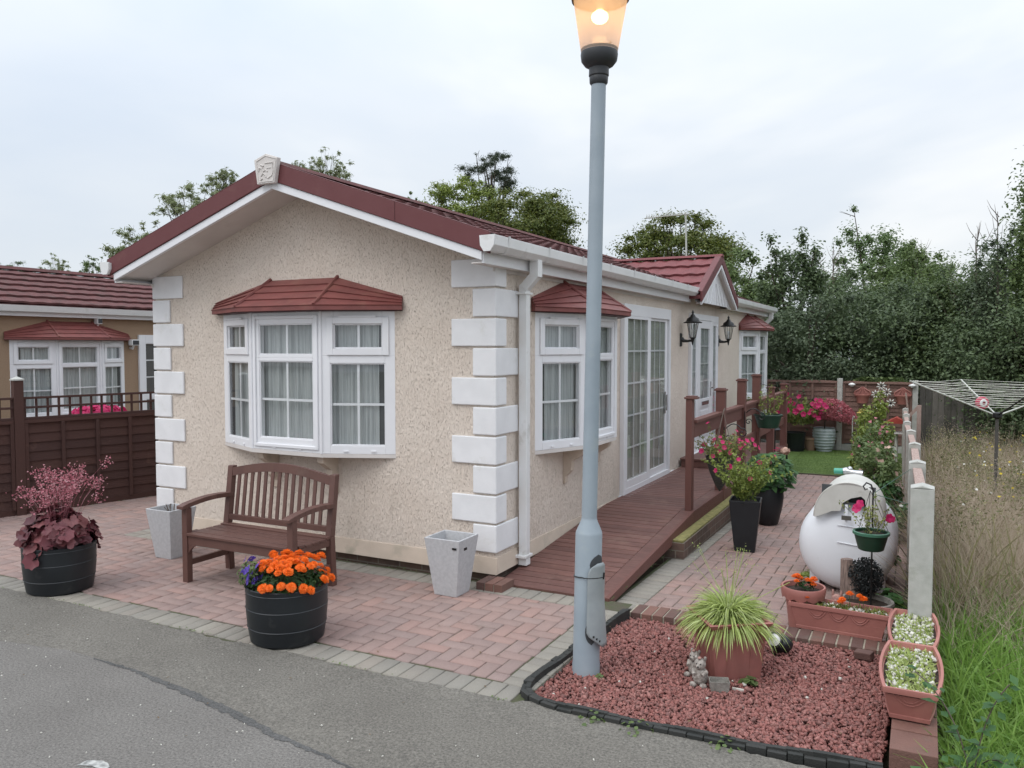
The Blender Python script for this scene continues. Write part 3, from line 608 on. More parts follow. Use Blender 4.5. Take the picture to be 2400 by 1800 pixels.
def bay(parent, O, U, N, W=2.11, d=.26, cw=.84, z0=1.03, z1=2.317, first='sash', canopy=M['canopy']):
    """three-sided bay window with hipped canopy; O at wall, left end seen from outside"""
    P = lambda u, n, z: (O[0]+U[0]*u+N[0]*n, O[1]+U[1]*u+N[1]*n, O[2]+z)
    hw = (W-cw)/2; a, b_, c_, d_ = P(0, 0, 0), P(hw, d, 0), P(hw+cw, d, 0), P(W, 0, 0)
    bw = MB().prism([P(.0, 0, z0-.035), P(hw, d+.01, z0-.035), P(hw+cw, d+.01, z0-.035), P(W, 0, z0-.035)], (0, 0, .034)).build('bay_window', M['soffit'], parent)
    sg = lambda p, q: (Vector(q)-Vector(p))
    lw = sg(a, b_).length; ul = sg(a, b_).normalized(); ur = sg(c_, d_).normalized(); 
    nl = Vector((ul.y, -ul.x, 0)); nl = nl if nl.dot(Vector((*N, 0))) > 0 else -nl; nr = Vector((ur.y, -ur.x, 0)); nr = nr if nr.dot(Vector((*N, 0))) > 0 else -nr
    H = z1
    side = [(.095, lw-.085, z0+.075, 1.85, 0, 2, 2), (.12, lw-.12, 1.985, z1-.115, 1, 2, 1)]
    facet(bw, a, ul, nl, lw-.012, z0, z1, side); facet(bw, c_, ur, nr, lw-.004, z0, z1, [(lw-q[1], lw-q[0], *q[2:]) for q in side])
    cen = [(.095, cw-.095, z0+.115, 1.865, 0, 2, 2), (.095, cw-.095, 1.925, z1-.108, 0, 2, 1)]
    f = facet(bw, b_, U, N, cw-.006, z0, z1, cen)
    k = MB(); ma = .03  # full-height opening sash ring of the centre light
    k.fr(b_, U, N, ma, ma+.03, 0, .016, z0+.03, z1-.03).fr(b_, U, N, cw-ma-.03, cw-ma, 0, .016, z0+.03, z1-.03).fr(b_, U, N, ma+.03, cw-ma-.03, 0, .016, z0+.03, z0+.06).fr(b_, U, N, ma+.03, cw-ma-.03, 0, .016, z1-.06, z1-.03)
    k.build('sash', WH, bw, bevel=.003, seg=1)
    k = MB()   # corner posts and drip vents
    for p in (b_, c_): k.tube([(p[0], p[1], z0+O[2]), (p[0], p[1], z1+O[2])], .014, 8)
    for (o, u, n, w) in ((a, ul, nl, lw), (b_, U, N, cw), (c_, ur, nr, lw)):
        for q in (.33, .7): k.fr(o, u, n, w*q-.022, w*q+.022, 0, .010, z0+.018, z0+.030)
    for (o, u, n, w) in ((a, ul, nl, lw), (c_, ur, nr, lw)): k.fr(o, u, n, w*.25, w*.75, .016, .026, z1-.055, z1-.04)
    k.build('corner_post', WH, bw)
    off = .045
    pc = [P(.17, .014, 0), P(hw+.05, d-.085, 0), P(hw+cw-.05, d-.085, 0), P(W-.17, .014, 0)]
    curtain(bw, pc, z0+.02+O[2], z1-.02+O[2])
    MB().prism([P(.03, .004, z0), P(hw, .004, z0), P(hw+cw, .004, z0), P(W-.03, .004, z0)], (0, 0, z1-z0)).build('dark_room', M['dark'], bw) if False else None
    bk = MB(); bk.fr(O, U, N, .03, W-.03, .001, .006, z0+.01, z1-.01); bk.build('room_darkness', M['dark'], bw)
    # canopy
    zc = z1+.012; E = 1.135; c0 = W/2; F = .47; D = d+.15; T = .41; zt = .31
    c = MB(); Tl, Tr = P(c0-T, 0, zc+zt), P(c0+T, 0, zc+zt); Fl, Fr_ = P(c0-F, D, zc+.03), P(c0+F, D, zc+.03)
    E1l, E1r = P(c0-E, 0, zc+.12), P(c0+E, 0, zc+.12); E2l, E2r = P(c0-E-.025, .05, zc+.03), P(c0+E+.025, .05, zc+.03)
    def rows(A, B2, C2, D2, n=4):   # A,B bottom; D,C top -> overlapping courses
        A, B2, C2, D2 = map(Vector, (A, B2, C2, D2)); nn = (B2-A).cross(D2-A).normalized(); nn = nn if nn.dot(Vector((*N, .5))) > 0 else -nn
        for i in range(n):
            t0, t1 = i/n, (i+1)/n; p = [A.lerp(D2, t0)+nn*.014, B2.lerp(C2, t0)+nn*.014, B2.lerp(C2, t1)+nn*.002, A.lerp(D2, t1)+nn*.002]
            c.quad(*p); c.quad(p[0], p[1], p[1]-nn*.014, p[0]-nn*.014)
    rows(Fl, Fr_, Tr, Tl); rows(E2l, Fl, Tl, E1l); rows(Fr_, E2r, E1r, Tr)
    low = lambda p, dz: (p[0], p[1], p[2]-dz)
    for p, q in ((E2l, Fl), (Fl, Fr_), (Fr_, E2r)): c.quad(p, q, low(q, .035), low(p, .035))
    c.quad(P(c0-E, 0, zc-.005), E1l, E2l, low(E2l, .035)); c.quad(P(c0+E, 0, zc-.005), E1r, E2r, low(E2r, .035))
    can = c.build('canopy', canopy, bw)
    h = MB()
    for p, q in ((Fl, Tl), (Fr_, Tr)):
        MB().tube([Vector(p)+Vector((0, 0, .012)), Vector(q)+Vector((0, 0, .012))], .017, 6).build('hip_rib', canopy, bw)
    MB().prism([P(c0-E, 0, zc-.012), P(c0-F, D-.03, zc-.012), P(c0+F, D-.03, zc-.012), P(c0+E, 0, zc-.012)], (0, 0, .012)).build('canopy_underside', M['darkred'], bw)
    s = MB()
    s.prism([P(.02, 0, z1), P(hw, d-.004, z1), P(hw+cw, d-.004, z1), P(W-.02, 0, z1)], (0, 0, .0)) if False else None
    # corbel brackets
    for u in (hw+.02, hw+cw-.02-.07):
        MB().prism([P(u, 0, z0-.037), P(u, d-.03, z0-.037), P(u, d-.05, z0-.10), P(u, .10, z0-.17), P(u, .09, z0-.27), P(u, .03, z0-.33), P(u, .025, z0-.40), P(u, 0, z0-.41)], tuple(np.array((U[0], U[1], 0))*.07)).build('bracket', M['smooth'], bw, bevel=.004)
    return bw

# ---------------------------------------------------------------- roofs
def tile_slope(b, O, U, V, lu, lv, rows, N, wl=.24, amp=.013, step=.030, du=.04, off=0):
    O, U, V, N = map(Vector, (O, U, V, N)); n = int(round(lu/du)); du = lu/n
    for r in range(rows):
        v0, v1 = r*lv/rows, (r+1)*lv/rows+.01; k = len(b.v)
        for i in range(n+1):
            u = i*du; w = .5+.5*cos(2*pi*(u+off)/wl); h = amp*w**.7
            p0 = O+U*u+V*(v0+.012*(1-w))+N*(step+h); p1 = O+U*u+V*v1+N*(h*.8)
            b.v += [tuple(p0-N*(step*.9)), tuple(p0), tuple(p1)]
        for i in range(n): a = k+3*i; b.f += [(a, a+3, a+4, a+1), (a+1, a+4, a+5, a+2)]
XR, ZR = -2.055, 3.61      # ridge
def roofz(x): return ZR-.344*abs(x-XR)
# ---------------------------------------------------------------- mobile home
Wd, LEN = 4.11, 12.75
house = thing('mobile_home', 'cream rendered mobile home with maroon roof and white corner quoins', 'mobile home', (-2.05, 0, 0))
# walls: pentagonal shell (front gable, sides)
zE = roofz(0)-.10
b = MB().prism([(-Wd, 0, .20), (0, 0, .20), (0, 0, zE), (XR, 0, ZR-.10), (-Wd, 0, zE)], (0, LEN, 0))
b.build('wall', M['render'], house)
b = MB()   # flared skirt band
for (p0, p1, nx, ny) in (((-Wd, 0), (0, 0), 0, -1), ((0, 0), (0, LEN), 1, 0)):
    a0 = (p0[0]-(.0 if nx else .0), p0[1]); e = .028
    A = Vector((p0[0], p0[1], 0)); B2 = Vector((p1[0], p1[1], 0)); n = Vector((nx, ny, 0))
    if ny: A.x -= e; B2.x += e
    else: A.y -= 0
    b.hexa([A+Vector((0, 0, .07)), B2+Vector((0, 0, .07)), B2+n*e+Vector((0, 0, .07)), A+n*e+Vector((0, 0, .07)),
            A+Vector((0, 0, .212)), B2+Vector((0, 0, .212)), B2+n*(.010)+Vector((0, 0, .212)), A+n*(.010)+Vector((0, 0, .212))])
b.build('skirt_band', M['smooth'], house, bevel=.004)
MB().box((-Wd+.03, .03, -.35), (-.03, LEN-.03, .20)).build('brick_base', M['brick'], house)
# quoins
for i in range(10):
    z0 = .245+i*.25+.008; z1 = z0+.234; lg = (i % 2 == 1)
    fx, sy = (.415, .175) if lg else (.205, .40)
    e = .022; l = .425 if lg else .235
    MB().prism([(-fx, .001, z0), (-fx, -e, z0), (e, -e, z0), (e, sy, z0), (-.001, sy, z0), (-.001, .001, z0)], (0, 0, z1-z0)).build('quoin', M['quoin'], house, bevel=.009, seg=2)
    MB().prism([(-Wd-e, -e, z0), (-Wd+l, -e, z0), (-Wd+l, .001, z0), (-Wd, .001, z0), (-Wd, sy, z0), (-Wd-e, sy, z0)], (0, 0, z1-z0)).build('quoin', M['quoin'], house, bevel=.009, seg=2)
# roof deck and tiles
YF, YB = -.40, LEN+.25
b = MB()
for sx in (1, -1):
    xe = XR+sx*2.22; zz = roofz(XR+2.22)
    b.hexa([(XR, YF, ZR-.07), (xe, YF, zz-.07), (xe, YB, zz-.07), (XR, YB, ZR-.07), (XR, YF, ZR-.015), (xe, YF, zz-.015), (xe, YB, zz-.015), (XR, YB, ZR-.015)])
roof = b.build('roof', M['tile'], house)
s_ = Vector((2.22, 0, roofz(XR+2.22)-ZR)); lv = s_.length; d_ = s_.normalized()
b = MB(); e = Vector((XR, YF+.06, ZR))+s_
tile_slope(b, e, (0, 1, 0), -d_, YB-YF-.06, lv-.05, 7, (-d_.z, 0, d_.x))
s2 = Vector((-s_.x, 0, s_.z)); d2 = s2.normalized(); e2 = Vector((XR, YF+.06, ZR))+s2
tile_slope(b, e2, (0, 1, 0), -d2, YB-YF-.06, lv-.05, 7, (d2.z, 0, -d2.x), du=.06)
b.build('roof_tiles', M['tile'], roof)
b = MB(); b.prism([(XR-.10, YF+.02, ZR+.015), (XR-.05, YF+.02, ZR+.062), (XR+.05, YF+.02, ZR+.062), (XR+.10, YF+.02, ZR+.015)], (0, YB-YF, 0))
b.build('ridge_cap', M['tile'], roof, bevel=.006)
# barge boards: maroon over white, front gable
def barge(y0, y1, za, zb, x_ext, m, nm, parent, c=XR, top=ZR, sl=.344, bev=.004):
    for sx in (1, -1):
        xe = c+sx*x_ext; P = lambda x, y, dz: (x, y, top-sl*abs(x-c)+dz)
        h = MB().hexa([P(c, y0, za), P(xe, y0, za), P(xe, y1, za), P(c, y1, za), P(c, y0, zb), P(xe, y0, zb), P(xe, y1, zb), P(c, y1, zb)])
        h.build(nm, m, parent, bevel=bev)
barge(YF-.03, YF+.0, -.118, .045, 2.235, M['red'], 'barge_board', roof)
barge(YF-.015, YF+.02, -.192, -.120, 2.16, M['upvc'], 'fascia', roof)
b = MB()
for sx in (1, -1):   # verge capping on top of tiles
    xe = XR+sx*2.235; b.hexa([(XR, YF-.03, ZR+.046), (xe, YF-.03, roofz(xe)+.046), (xe, YF+.07, roofz(xe)+.046), (XR, YF+.07, ZR+.046), (XR, YF-.03, ZR+.052), (xe, YF-.03, roofz(xe)+.052), (xe, YF+.07, roofz(xe)+.052), (XR, YF+.07, ZR+.052)])
b.build('verge_cap', M['red'], roof)
xj = XR+1.35; MB().box((xj-.002, YF-.0325, roofz(xj)-.118), (xj+.002, YF-.0305, roofz(xj)+.045)).build('board_joint', M['darkred'], roof)
b = MB()
for sx in (1, -1):   # sloping soffit
    xe = XR+sx*2.13; b.hexa([(XR, YF+.02, ZR-.182), (xe, YF+.02, roofz(xe)-.182), (xe, .0, roofz(xe)-.182), (XR, .0, ZR-.182), (XR, YF+.02, ZR-.172), (xe, YF+.02, roofz(xe)-.172), (xe, .0, roofz(xe)-.172), (XR, .0, ZR-.172)])
b.build('soffit', M['soffit'], roof)
# crest plaque
b = MB(); pl = [(-.105, 3.455), (.095, 3.455), (.14, 3.675), (.0, 3.72), (-.14, 3.675)]
b.prism([(XR-.01+x, -.475, z) for x, z in pl], (0, .045, 0)); crest = b.build('crest_plaque', M['soffit'], house, bevel=.005)
b = MB(); F_ = lambda pts, r: b.tube([(XR+.0+x, -.477, z) for x, z in pts], r, 6)
F_([(-.135+.02, 3.66), (-.01, 3.70), (.115, 3.663)], .004); F_([(.115, 3.663), (.075, 3.47), (-.095, 3.47), (-.118, 3.66)], .0035)
F_([(-.02, 3.635), (.075, 3.635), (.075, 3.56), (.065, 3.525), (.02, 3.50), (-.02, 3.52)], .0055)
F_([(-.07, 3.625), (-.035, 3.612), (-.05, 3.59), (-.085, 3.60), (-.095, 3.57)], .007); F_([(-.05, 3.59), (-.04, 3.55), (-.07, 3.52), (-.05, 3.50), (-.075, 3.49)], .007)
F_([(-.04, 3.565), (-.01, 3.575), (.01, 3.56)], .006); F_([(-.04, 3.545), (-.005, 3.53), (.0, 3.515)], .006); F_([(.0, 3.59), (.05, 3.59)], .004)
b.build('crest_relief', M['soffit'], crest)
# side fascia boards and gutters
def gutter(y0, y1, sx=1):
    X = lambda v: v if sx > 0 else -Wd-v
    MB().box(tuple(sorted((X(.0), X(.095)))[:1])+(y0+.06, 2.655), tuple(sorted((X(.0), X(.095)))[1:])+(y1, 2.665)).build('soffit', M['soffit'], roof)
    MB().box((min(X(.095), X(.115)), y0+.06, 2.655), (max(X(.095), X(.115)), y1, 2.80)).build('fascia', M['upvc'], roof)
    MB().box((min(X(0), X(.012)), y0+.42 if y0 < 0 else y0, 2.625), (max(X(0), X(.012)), y1, 2.656)).build('fascia', M['soffit'], roof)
    pr = [(.118, 2.855), (.122, 2.79), (.150, 2.748), (.205, 2.748), (.238, 2.79), (.245, 2.862), (.251, 2.862), (.246, 2.785), (.208, 2.740), (.147, 2.740), (.114, 2.788), (.112, 2.855)]
    g = MB().prism([(X(x), y0, z) for x, z in pr], (0, y1-y0, 0)); gu = g.build('gutter', M['gutter'], house, bevel=.002, seg=1)
    st = MB(); sp = [(.112, 2.862), (.118, 2.785), (.149, 2.738), (.207, 2.738), (.240, 2.785), (.250, 2.865)]
    for y in (y0-.008, y1): MB().prism([(X(x), y, z) for x, z in sp], (0, .012, 0)).build('stop_end', M['gutter'], gu)
    y = y0+.22
    while y < y1:
        k = MB()
        q = [(.108, 2.868), (.112, 2.785), (.147, 2.733), (.209, 2.733), (.246, 2.785), (.257, 2.872), (.250, 2.872), (.240, 2.79)]
        for i in range(len(q)-1): k.quad((X(q[i][0]), y, q[i][1]), (X(q[i+1][0]), y, q[i+1][1]), (X(q[i+1][0]), y+.028, q[i+1][1]), (X(q[i][0]), y+.028, q[i][1]))
        y += .78; k.build('gutter_bracket', M['gutter'], gu)
    return gu
g1 = gutter(-.455, 5.92); g2 = gutter(8.32, YB-.05); gutter(-.455, YB-.05, -1)
def sq_tube(pts, w, m, nm, parent, y):
    b = MB(); 
    for i in range(len(pts)-1):
        (x0, z0), (x1, z1) = pts[i], pts[i+1]; d = Vector((x1-x0, 0, z1-z0)).normalized(); n = Vector((d.z, 0, -d.x))*w/2
        a = Vector((x0, y-w/2, z0)); c = Vector((x1, y-w/2, z1)); e = Vector((0, w, 0))
        b.hexa([a-n, a+n, a+n+e, a-n+e, c-n, c+n, c+n+e, c-n+e])
    return b.build(nm, m, parent, bevel=.006)
for yy in (.42, LEN-.2):
    dp = sq_tube([(.18, 2.75), (.18, 2.60)], .086, M['gutter'], 'downpipe', house, yy)
    sq_tube([(.183, 2.625), (.072, 2.51)], .082, M['gutter'], 'pipe_bend', dp, yy); sq_tube([(.070, 2.54), (.070, .10)], .076, M['gutter'], 'pipe', dp, yy); sq_tube([(.070, .12), (.070, .06)], .082, M['gutter'], 'shoe', dp, yy)
    MB().box((.0, yy-.075, 2.455), (.115, yy+.075, 2.475)).box((.0, yy-.075, .13), (.118, yy+.075, .155)).build('pipe_clip', M['gutter'], dp, bevel=.004)
# cross-gable over the front door
cy, hw, xg, zt = 7.08, 1.27, .30, 3.42; sl = .52
dm = thing  # noqa
b = MB(); xb = -1.8
for sy in (1, -1):
    b.hexa([(xb, cy, zt-.06), (xg, cy, zt-.06), (xg, cy+sy*hw, zt-sl*hw-.06), (xb, cy+sy*hw, zt-sl*hw-.06), (xb, cy, zt-.012), (xg, cy, zt-.012), (xg, cy+sy*hw, zt-sl*hw-.012), (xb, cy+sy*hw, zt-sl*hw-.012)])
dg = b.build('porch_gable', M['dtile'], house)
b = MB(); sv = Vector((0, hw, -sl*hw)); dl = sv.length; dv = sv.normalized()
tile_slope(b, Vector((-1.8, cy, zt))+Vector((0, -sv.y, sv.z)), (1, 0, 0), Vector((0, dv.y, -dv.z)), xg+1.8-.09, dl-.04, 4, (0, dv.z, dv.y) if False else (0, -abs(dv.z), dv.y), wl=.22, amp=.020, step=.034)
tile_slope(b, Vector((-1.8, cy, zt))+sv, (1, 0, 0), -dv, xg+1.8-.09, dl-.04, 4, (0, abs(dv.z), dv.y), wl=.22, amp=.020, step=.034)
b.build('roof_tiles', M['dtile'], dg)
MB().prism([(-1.7, cy-.09, zt+.01), (-1.7, cy-.05, zt+.05), (-1.7, cy+.05, zt+.05), (-1.7, cy+.09, zt+.01)], (1.72+xg, 0, 0)).build('ridge_cap', M['dtile'], dg, bevel=.005)
for sy in (1, -1):
    def bar(x0, x1, za, zb, ext, m, nm):
        P = lambda x, u, dz: (x, cy+sy*u, zt-sl*u+dz)
        MB().hexa([P(x0, 0, za), P(x0, ext, za), P(x1, ext, za), P(x1, 0, za), P(x0, 0, zb), P(x0, ext, zb), P(x1, ext, zb), P(x1, 0, zb)]).build(nm, m, dg, bevel=.004)
    bar(xg-.02, xg+.01, -.10, .05, hw+.01, M['red'], 'barge_board'); bar(xg-.09, xg+.008, .051, .057, hw+.01, M['red'], 'verge_cap'); bar(xg-.03, xg-.0, -.165, -.102, hw-.03, M['upvc'], 'fascia'); bar(.202, xg-.03, -.155, -.145, hw-.05, M['soffit'], 'soffit')
b = MB().prism([(.19, cy-hw+.04, 2.665), (.19, cy+hw-.04, 2.665), (.19, cy, zt-.15)], (.012, 0, 0)); gp = b.build('gable_panel', M['upvc'], dg)
b = MB()
for k in range(5):   # chevron boarding
    u = .12+k*.2
    for sy in (1, -1):
        z0 = 2.67; z1 = zt-.16-sl*u; 
        if z1-z0 > .05:
            hgt = min(z1-z0, .34); b.hexa([(.2025, cy+sy*u, z0), (.2025, cy+sy*(u+.012), z0), (.211, cy+sy*(u+.012), z0), (.211, cy+sy*u, z0)]+[(x, y-sy*hgt*.8 if (y-sy*hgt*.8-cy)*sy > 0 else cy, z0+hgt) for x, y in ((.2025, cy+sy*u), (.2025, cy+sy*(u+.012)), (.211, cy+sy*(u+.012)), (.211, cy+sy*u))])
b.build('board_moulding', M['upvc'], gp)
# bay windows
bay(house, (-3.12, 0, 0), (1, 0), (0, -1)); bay(house, (0, .78, 0), (0, 1), (1, 0)); bay(house, (0, 10.03, 0), (0, 1), (1, 0), z0=1.0)
# sliding patio door
O, U, N = (0, 3.13, 0), (0, 1), (1, 0)
b = MB(); w = 1.96; D0 = .055
b.fr(O, U, N, 0, .07, 0, D0, .225, 2.51).fr(O, U, N, w-.07, w, 0, D0, .225, 2.51).fr(O, U, N, .07, w-.07, 0, D0, 2.37, 2.51).fr(O, U, N, .07, w-.07, 0, D0, .225, .29)
pd = b.build('patio_door', WH, house, bevel=.004)
for (u0, u1, n0, n1, gl, gr) in ((.07, 1.035, .0, .052, .06, .115), (1.0, w-.10, -.0, .03, .075, .085)):
    b = MB(); b.fr(O, U, N, u0, u0+gl, n0, n1, .29, 2.37).fr(O, U, N, u1-gr, u1, n0, n1, .29, 2.37).fr(O, U, N, u0+gl, u1-gr, n0, n1, 2.335, 2.37).fr(O, U, N, u0+gl, u1-gr, n0, n1, .29, .385)
    sd = b.build('sliding_leaf', WH, pd, bevel=.003)
    g = MB(); g.quad((n1-.006, O[1]+u0+gl, .385), (n1-.006, O[1]+u1-gr, .385), (n1-.006, O[1]+u1-gr, 2.335), (n1-.006, O[1]+u0+gl, 2.335)); g.build('glass_pane', M['glass'], pd, fixn=False)
    k = MB(); a0, a1 = u0+gl, u1-gr
    for i in range(1, 3): q = a0+(a1-a0)*i/3; k.fr(O, U, N, q-.010, q+.010, n1-.016, n1-.009, .385, 2.335)
    for i in range(1, 5): z = .385+1.95*i/5; k.fr(O, U, N, a0, a1, n1-.0155, n1-.0085, z-.011, z+.011)
    k.build('glazing_bar', WH, pd)
curtain(pd, [(.010, 3.24), (.010, 5.0)], .30, 2.36, M['blind'], amp=.0045, wl=.055, name='blind')
b = MB(); b.fr(O, U, N, w-.205, w-.175, .03, .060, 1.12, 1.34).fr(O, U, N, w-.215, w-.165, .0301, .036, 1.08, 1.38); b.build('door_handle', M['chrome'], pd, bevel=.004)
MB().box((.0, 3.08, .195), (.13, 5.42, .224)).build('door_sill', WH, pd, bevel=.004)
MB().fr(O, U, N, w-.34+.0, w-.02-.0, .0305, .032, 2.30, 2.33) if False else None
# front door with sidelights
O = (0, 6.22, 0); w = 1.80
b = MB().fr(O, U, N, 0, w, -.0, .004, .34, 2.51)
D0 = .05; zb = .36; zt_ = 2.51; 
fd = MB().fr(O, U, N, 0, .05, 0, D0, zb, zt_).fr(O, U, N, w-.05, w, 0, D0, zb, zt_).fr(O, U, N, .40, .45, 0, D0, zb, zt_).fr(O, U, N, w-.45, w-.40, 0, D0, zb, zt_).fr(O, U, N, .05, .40, 0, D0, 2.40, zt_).fr(O, U, N, .45, w-.45, 0, D0, 2.42, zt_).fr(O, U, N, w-.40, w-.05, 0, D0, 2.40, zt_).fr(O, U, N, .05, .40, 0, D0, zb, .42).fr(O, U, N, w-.40, w-.05, 0, D0, zb, .42).build('front_door', WH, house, bevel=.004)
for u0, u1 in ((.05, .40), (w-.40, w-.05)):
    MB().fr(O, U, N, u0, u0+.055, .0, .042, .42, 2.40).fr(O, U, N, u1-.055, u1, .0, .042, .42, 2.40).fr(O, U, N, u0+.055, u1-.055, .0, .042, 2.345, 2.40).fr(O, U, N, u0+.055, u1-.055, .0, .042, .42, .50).build('side_light', WH, fd, bevel=.003)
    MB().quad((.03, O[1]+u0+.055, .5), (.03, O[1]+u1-.055, .5), (.03, O[1]+u1-.055, 2.345), (.03, O[1]+u0+.055, 2.345)).build('glass_pane', M['glass'], fd, fixn=False)
    k = MB(); [k.fr(O, U, N, u0+.055, u1-.055, .018, .026, .5+1.845*i/5-.01, .5+1.845*i/5+.01) for i in range(1, 5)]; k.fr(O, U, N, (u0+u1)/2-.009, (u0+u1)/2+.009, .0175, .0255, .5, 2.345); k.build('glazing_bar', WH, fd)
u0, u1 = .455, w-.455
lf = MB().fr(O, U, N, u0, u0+.14, 0, .045, zb, 2.415).fr(O, U, N, u1-.14, u1, 0, .045, zb, 2.415).fr(O, U, N, u0+.14, u1-.14, 0, .045, 2.29, 2.415).fr(O, U, N, u0+.14, u1-.14, 0, .045, 1.02, 1.16).fr(O, U, N, u0+.14, u1-.14, 0, .045, zb, .50).fr(O, U, N, u0+.14, u1-.14, 0, .032, .50, 1.02).build('door_leaf', WH, fd, bevel=.004)
MB().fr(O, U, N, u0+.19, u1-.19, .032, .044, .55, .74).fr(O, U, N, u0+.19, u1-.19, .032, .044, .79, .97).build('door_panel', WH, fd, bevel=.008)
MB().quad((.03, O[1]+u0+.14, 1.16), (.03, O[1]+u1-.14, 1.16), (.03, O[1]+u1-.14, 2.29), (.03, O[1]+u0+.14, 2.29)).build('glass_pane', M['glass'], fd, fixn=False)
k = MB(); [k.fr(O, U, N, u0+.14, u1-.14, .018, .026, 1.16+1.13*i/4-.01, 1.16+1.13*i/4+.01) for i in range(1, 4)]; k.fr(O, U, N, (u0+u1)/2-.009, (u0+u1)/2+.009, .0175, .0255, 1.16, 2.29); k.build('glazing_bar', WH, fd)
curtain(fd, [(.008, 6.28), (.008, 7.96)], .5, 2.38, M['curtain'], amp=.003, wl=.05)
MB().fr(O, U, N, u0+.22, u1-.22, .046, .058, 1.06, 1.12).build('letterbox', M['silver'], fd, bevel=.003)
MB().fr(O, U, N, u1-.085, u1-.055, .045, .055, 1.18, 1.42).fr(O, U, N, u1-.18, u1-.06, .075, .09, 1.31, 1.33).fr(O, U, N, u1-.08, u1-.06, .05, .08, 1.31, 1.33).build('door_handle', M['chrome'], fd, bevel=.003)
MB().box((.0, 6.18, .33), (.10, 8.06, .359)).build('door_sill', WH, fd, bevel=.004)
# wall lanterns
def wall_lantern(y, z):
    b = MB(); b.lathe((0.0, y, z), [(0, .02)], 3) if False else None
    b.hexa([(0, y-.045, z-.11), (0, y+.045, z-.11), (.018, y+.035, z-.10), (.018, y-.035, z-.10), (0, y-.045, z+.09), (0, y+.045, z+.09), (.018, y+.035, z+.08), (.018, y-.035, z+.08)])
    b.tube([(.015, y, z), (.05, y, z-.025), (.11, y, z-.03), (.17, y, z-.02), (.18, y, z+.02)], [.04, .026, .018, .02, .028], 8)
    w = b.build('wall_lantern', M['iron'], house, smooth=True)
    c = (.18, y); zb = z+.02; zt = z+.24
    fr = MB(); fr.tube([(c[0], c[1], z-.09), (c[0], c[1], z-.055), (c[0], c[1], z-.01), (c[0], c[1], zb)], [.006, .014, .022, .042], 8)
    for k in range(6): a = k*pi/3; fr.tube([(c[0]+.043*cos(a), c[1]+.043*sin(a), zb), (c[0]+.082*cos(a), c[1]+.082*sin(a), zt)], .005, 5)
    fr.lathe((c[0], c[1], 0), [(.043, zb-.006), (.05, zb), (.043, zb+.006)], 6); fr.build('lantern_frame', M['iron'], w)
    MB().lathe((c[0], c[1], 0), [(.135, zt-.006), (.14, zt+.004), (.10, zt+.02), (.085, zt+.06), (.045, zt+.085), (.03, zt+.11), (.012, zt+.13), (.02, zt+.145), (.004, zt+.185)], 12).disc((c[0], c[1], zt-.005), .134, 12).build('lantern_cap', M['iron'], w, smooth=True)
    MB().lathe((c[0], c[1], 0), [(.039, zb+.002), (.078, zt-.002)], 6).build('glass_pane', M['glass'], w)
    MB().tube([(c[0], c[1], zb), (c[0], c[1], zb+.07)], .012, 8).ball((c[0], c[1], zb+.10), .024, q=(1, 1, 1.5)).build('bulb', M['white'], w, smooth=True)
wall_lantern(5.78, 2.11); wall_lantern(8.2, 2.11)
# television aerial
b = MB().tube([(-1.55, 11.96, 3.2), (-1.60, 11.97, 5.0)], .020, 8); ae = b.build('aerial', M['alu'], house)
b = MB(); A = Vector((-1.53, 12.0, 4.96)); Bm = Vector((-2.40, 11.55, 4.86)); b.tube([A, Bm], .013, 6); dB = (Bm-A); pp = Vector((dB.y, -dB.x, 0)).normalized()
for k in range(17):
    q = A+dB*(.1+k*.054); hgt = .055 if k < 6 else .085
    b.tube([q-Vector((0, 0, .01)), q+Vector((0, 0, hgt))+pp*.02], .006, 5); b.tube([q-pp*.09+Vector((0, 0, hgt*.4)), q+pp*.09+Vector((0, 0, hgt*.4))], .006, 5)
b.build('aerial_elements', M['alu'], ae)

# ---------------------------------------------------------------- neighbour's home
nb = thing('mobile_home', 'tan neighbouring mobile home with ribbed maroon roof behind the trellis fence', 'mobile home', (-12, 5, 0))
XN = -10.0; y0, y1 = -3, 12.5; zN = 2.60
XN2 = XN-4.1; xr2 = XN-2.05; zr2 = 3.43
MB().prism([(XN2, y0, -.1), (XN, y0, -.1), (XN, y0, zN+.05), (xr2, y0, zr2-.1), (XN2, y0, zN+.05)], (0, y1-y0, 0)).build('wall', M['nrender'], nb)
xe = XN+.2; ze = 2.69; sv = Vector((xe-xr2, 0, ze-zr2)); dv = sv.normalized()
b = MB().hexa([(xr2, y0-.3, zr2-.07), (xe, y0-.3, ze-.07), (xe, y1+.3, ze-.07), (xr2, y1+.3, zr2-.07), (xr2, y0-.3, zr2-.01), (xe, y0-.3, ze-.01), (xe, y1+.3, ze-.01), (xr2, y1+.3, zr2-.01)])
xe3 = XN2-.2; b.hexa([(xr2, y0-.3, zr2-.07), (xe3, y0-.3, ze-.07), (xe3, y1+.3, ze-.07), (xr2, y1+.3, zr2-.07), (xr2, y0-.3, zr2-.01), (xe3, y0-.3, ze-.01), (xe3, y1+.3, ze-.01), (xr2, y1+.3, zr2-.01)])
nr = b.build('roof', M['tile'], nb)
b = MB(); tile_slope(b, (xe, 0, ze), (0, 1, 0), -dv, y1+.3, sv.length-.05, 6, (-dv.z, 0, dv.x), wl=.30, amp=.013, step=.036, du=.05); b.build('roof_tiles', M['tile'], nr)
MB().prism([(xr2-.12, y0, zr2+.01), (xr2-.06, y0, zr2+.07), (xr2+.06, y0, zr2+.07), (xr2+.12, y0, zr2+.01)], (0, y1-y0, 0)).build('ridge_cap', M['tile'], nr)
MB().box((XN+.10, y0, 2.50), (XN+.13, y1, 2.66)).box((XN, y0, 2.50), (XN+.10, y1, 2.51)).build('fascia', M['upvc'], nr)
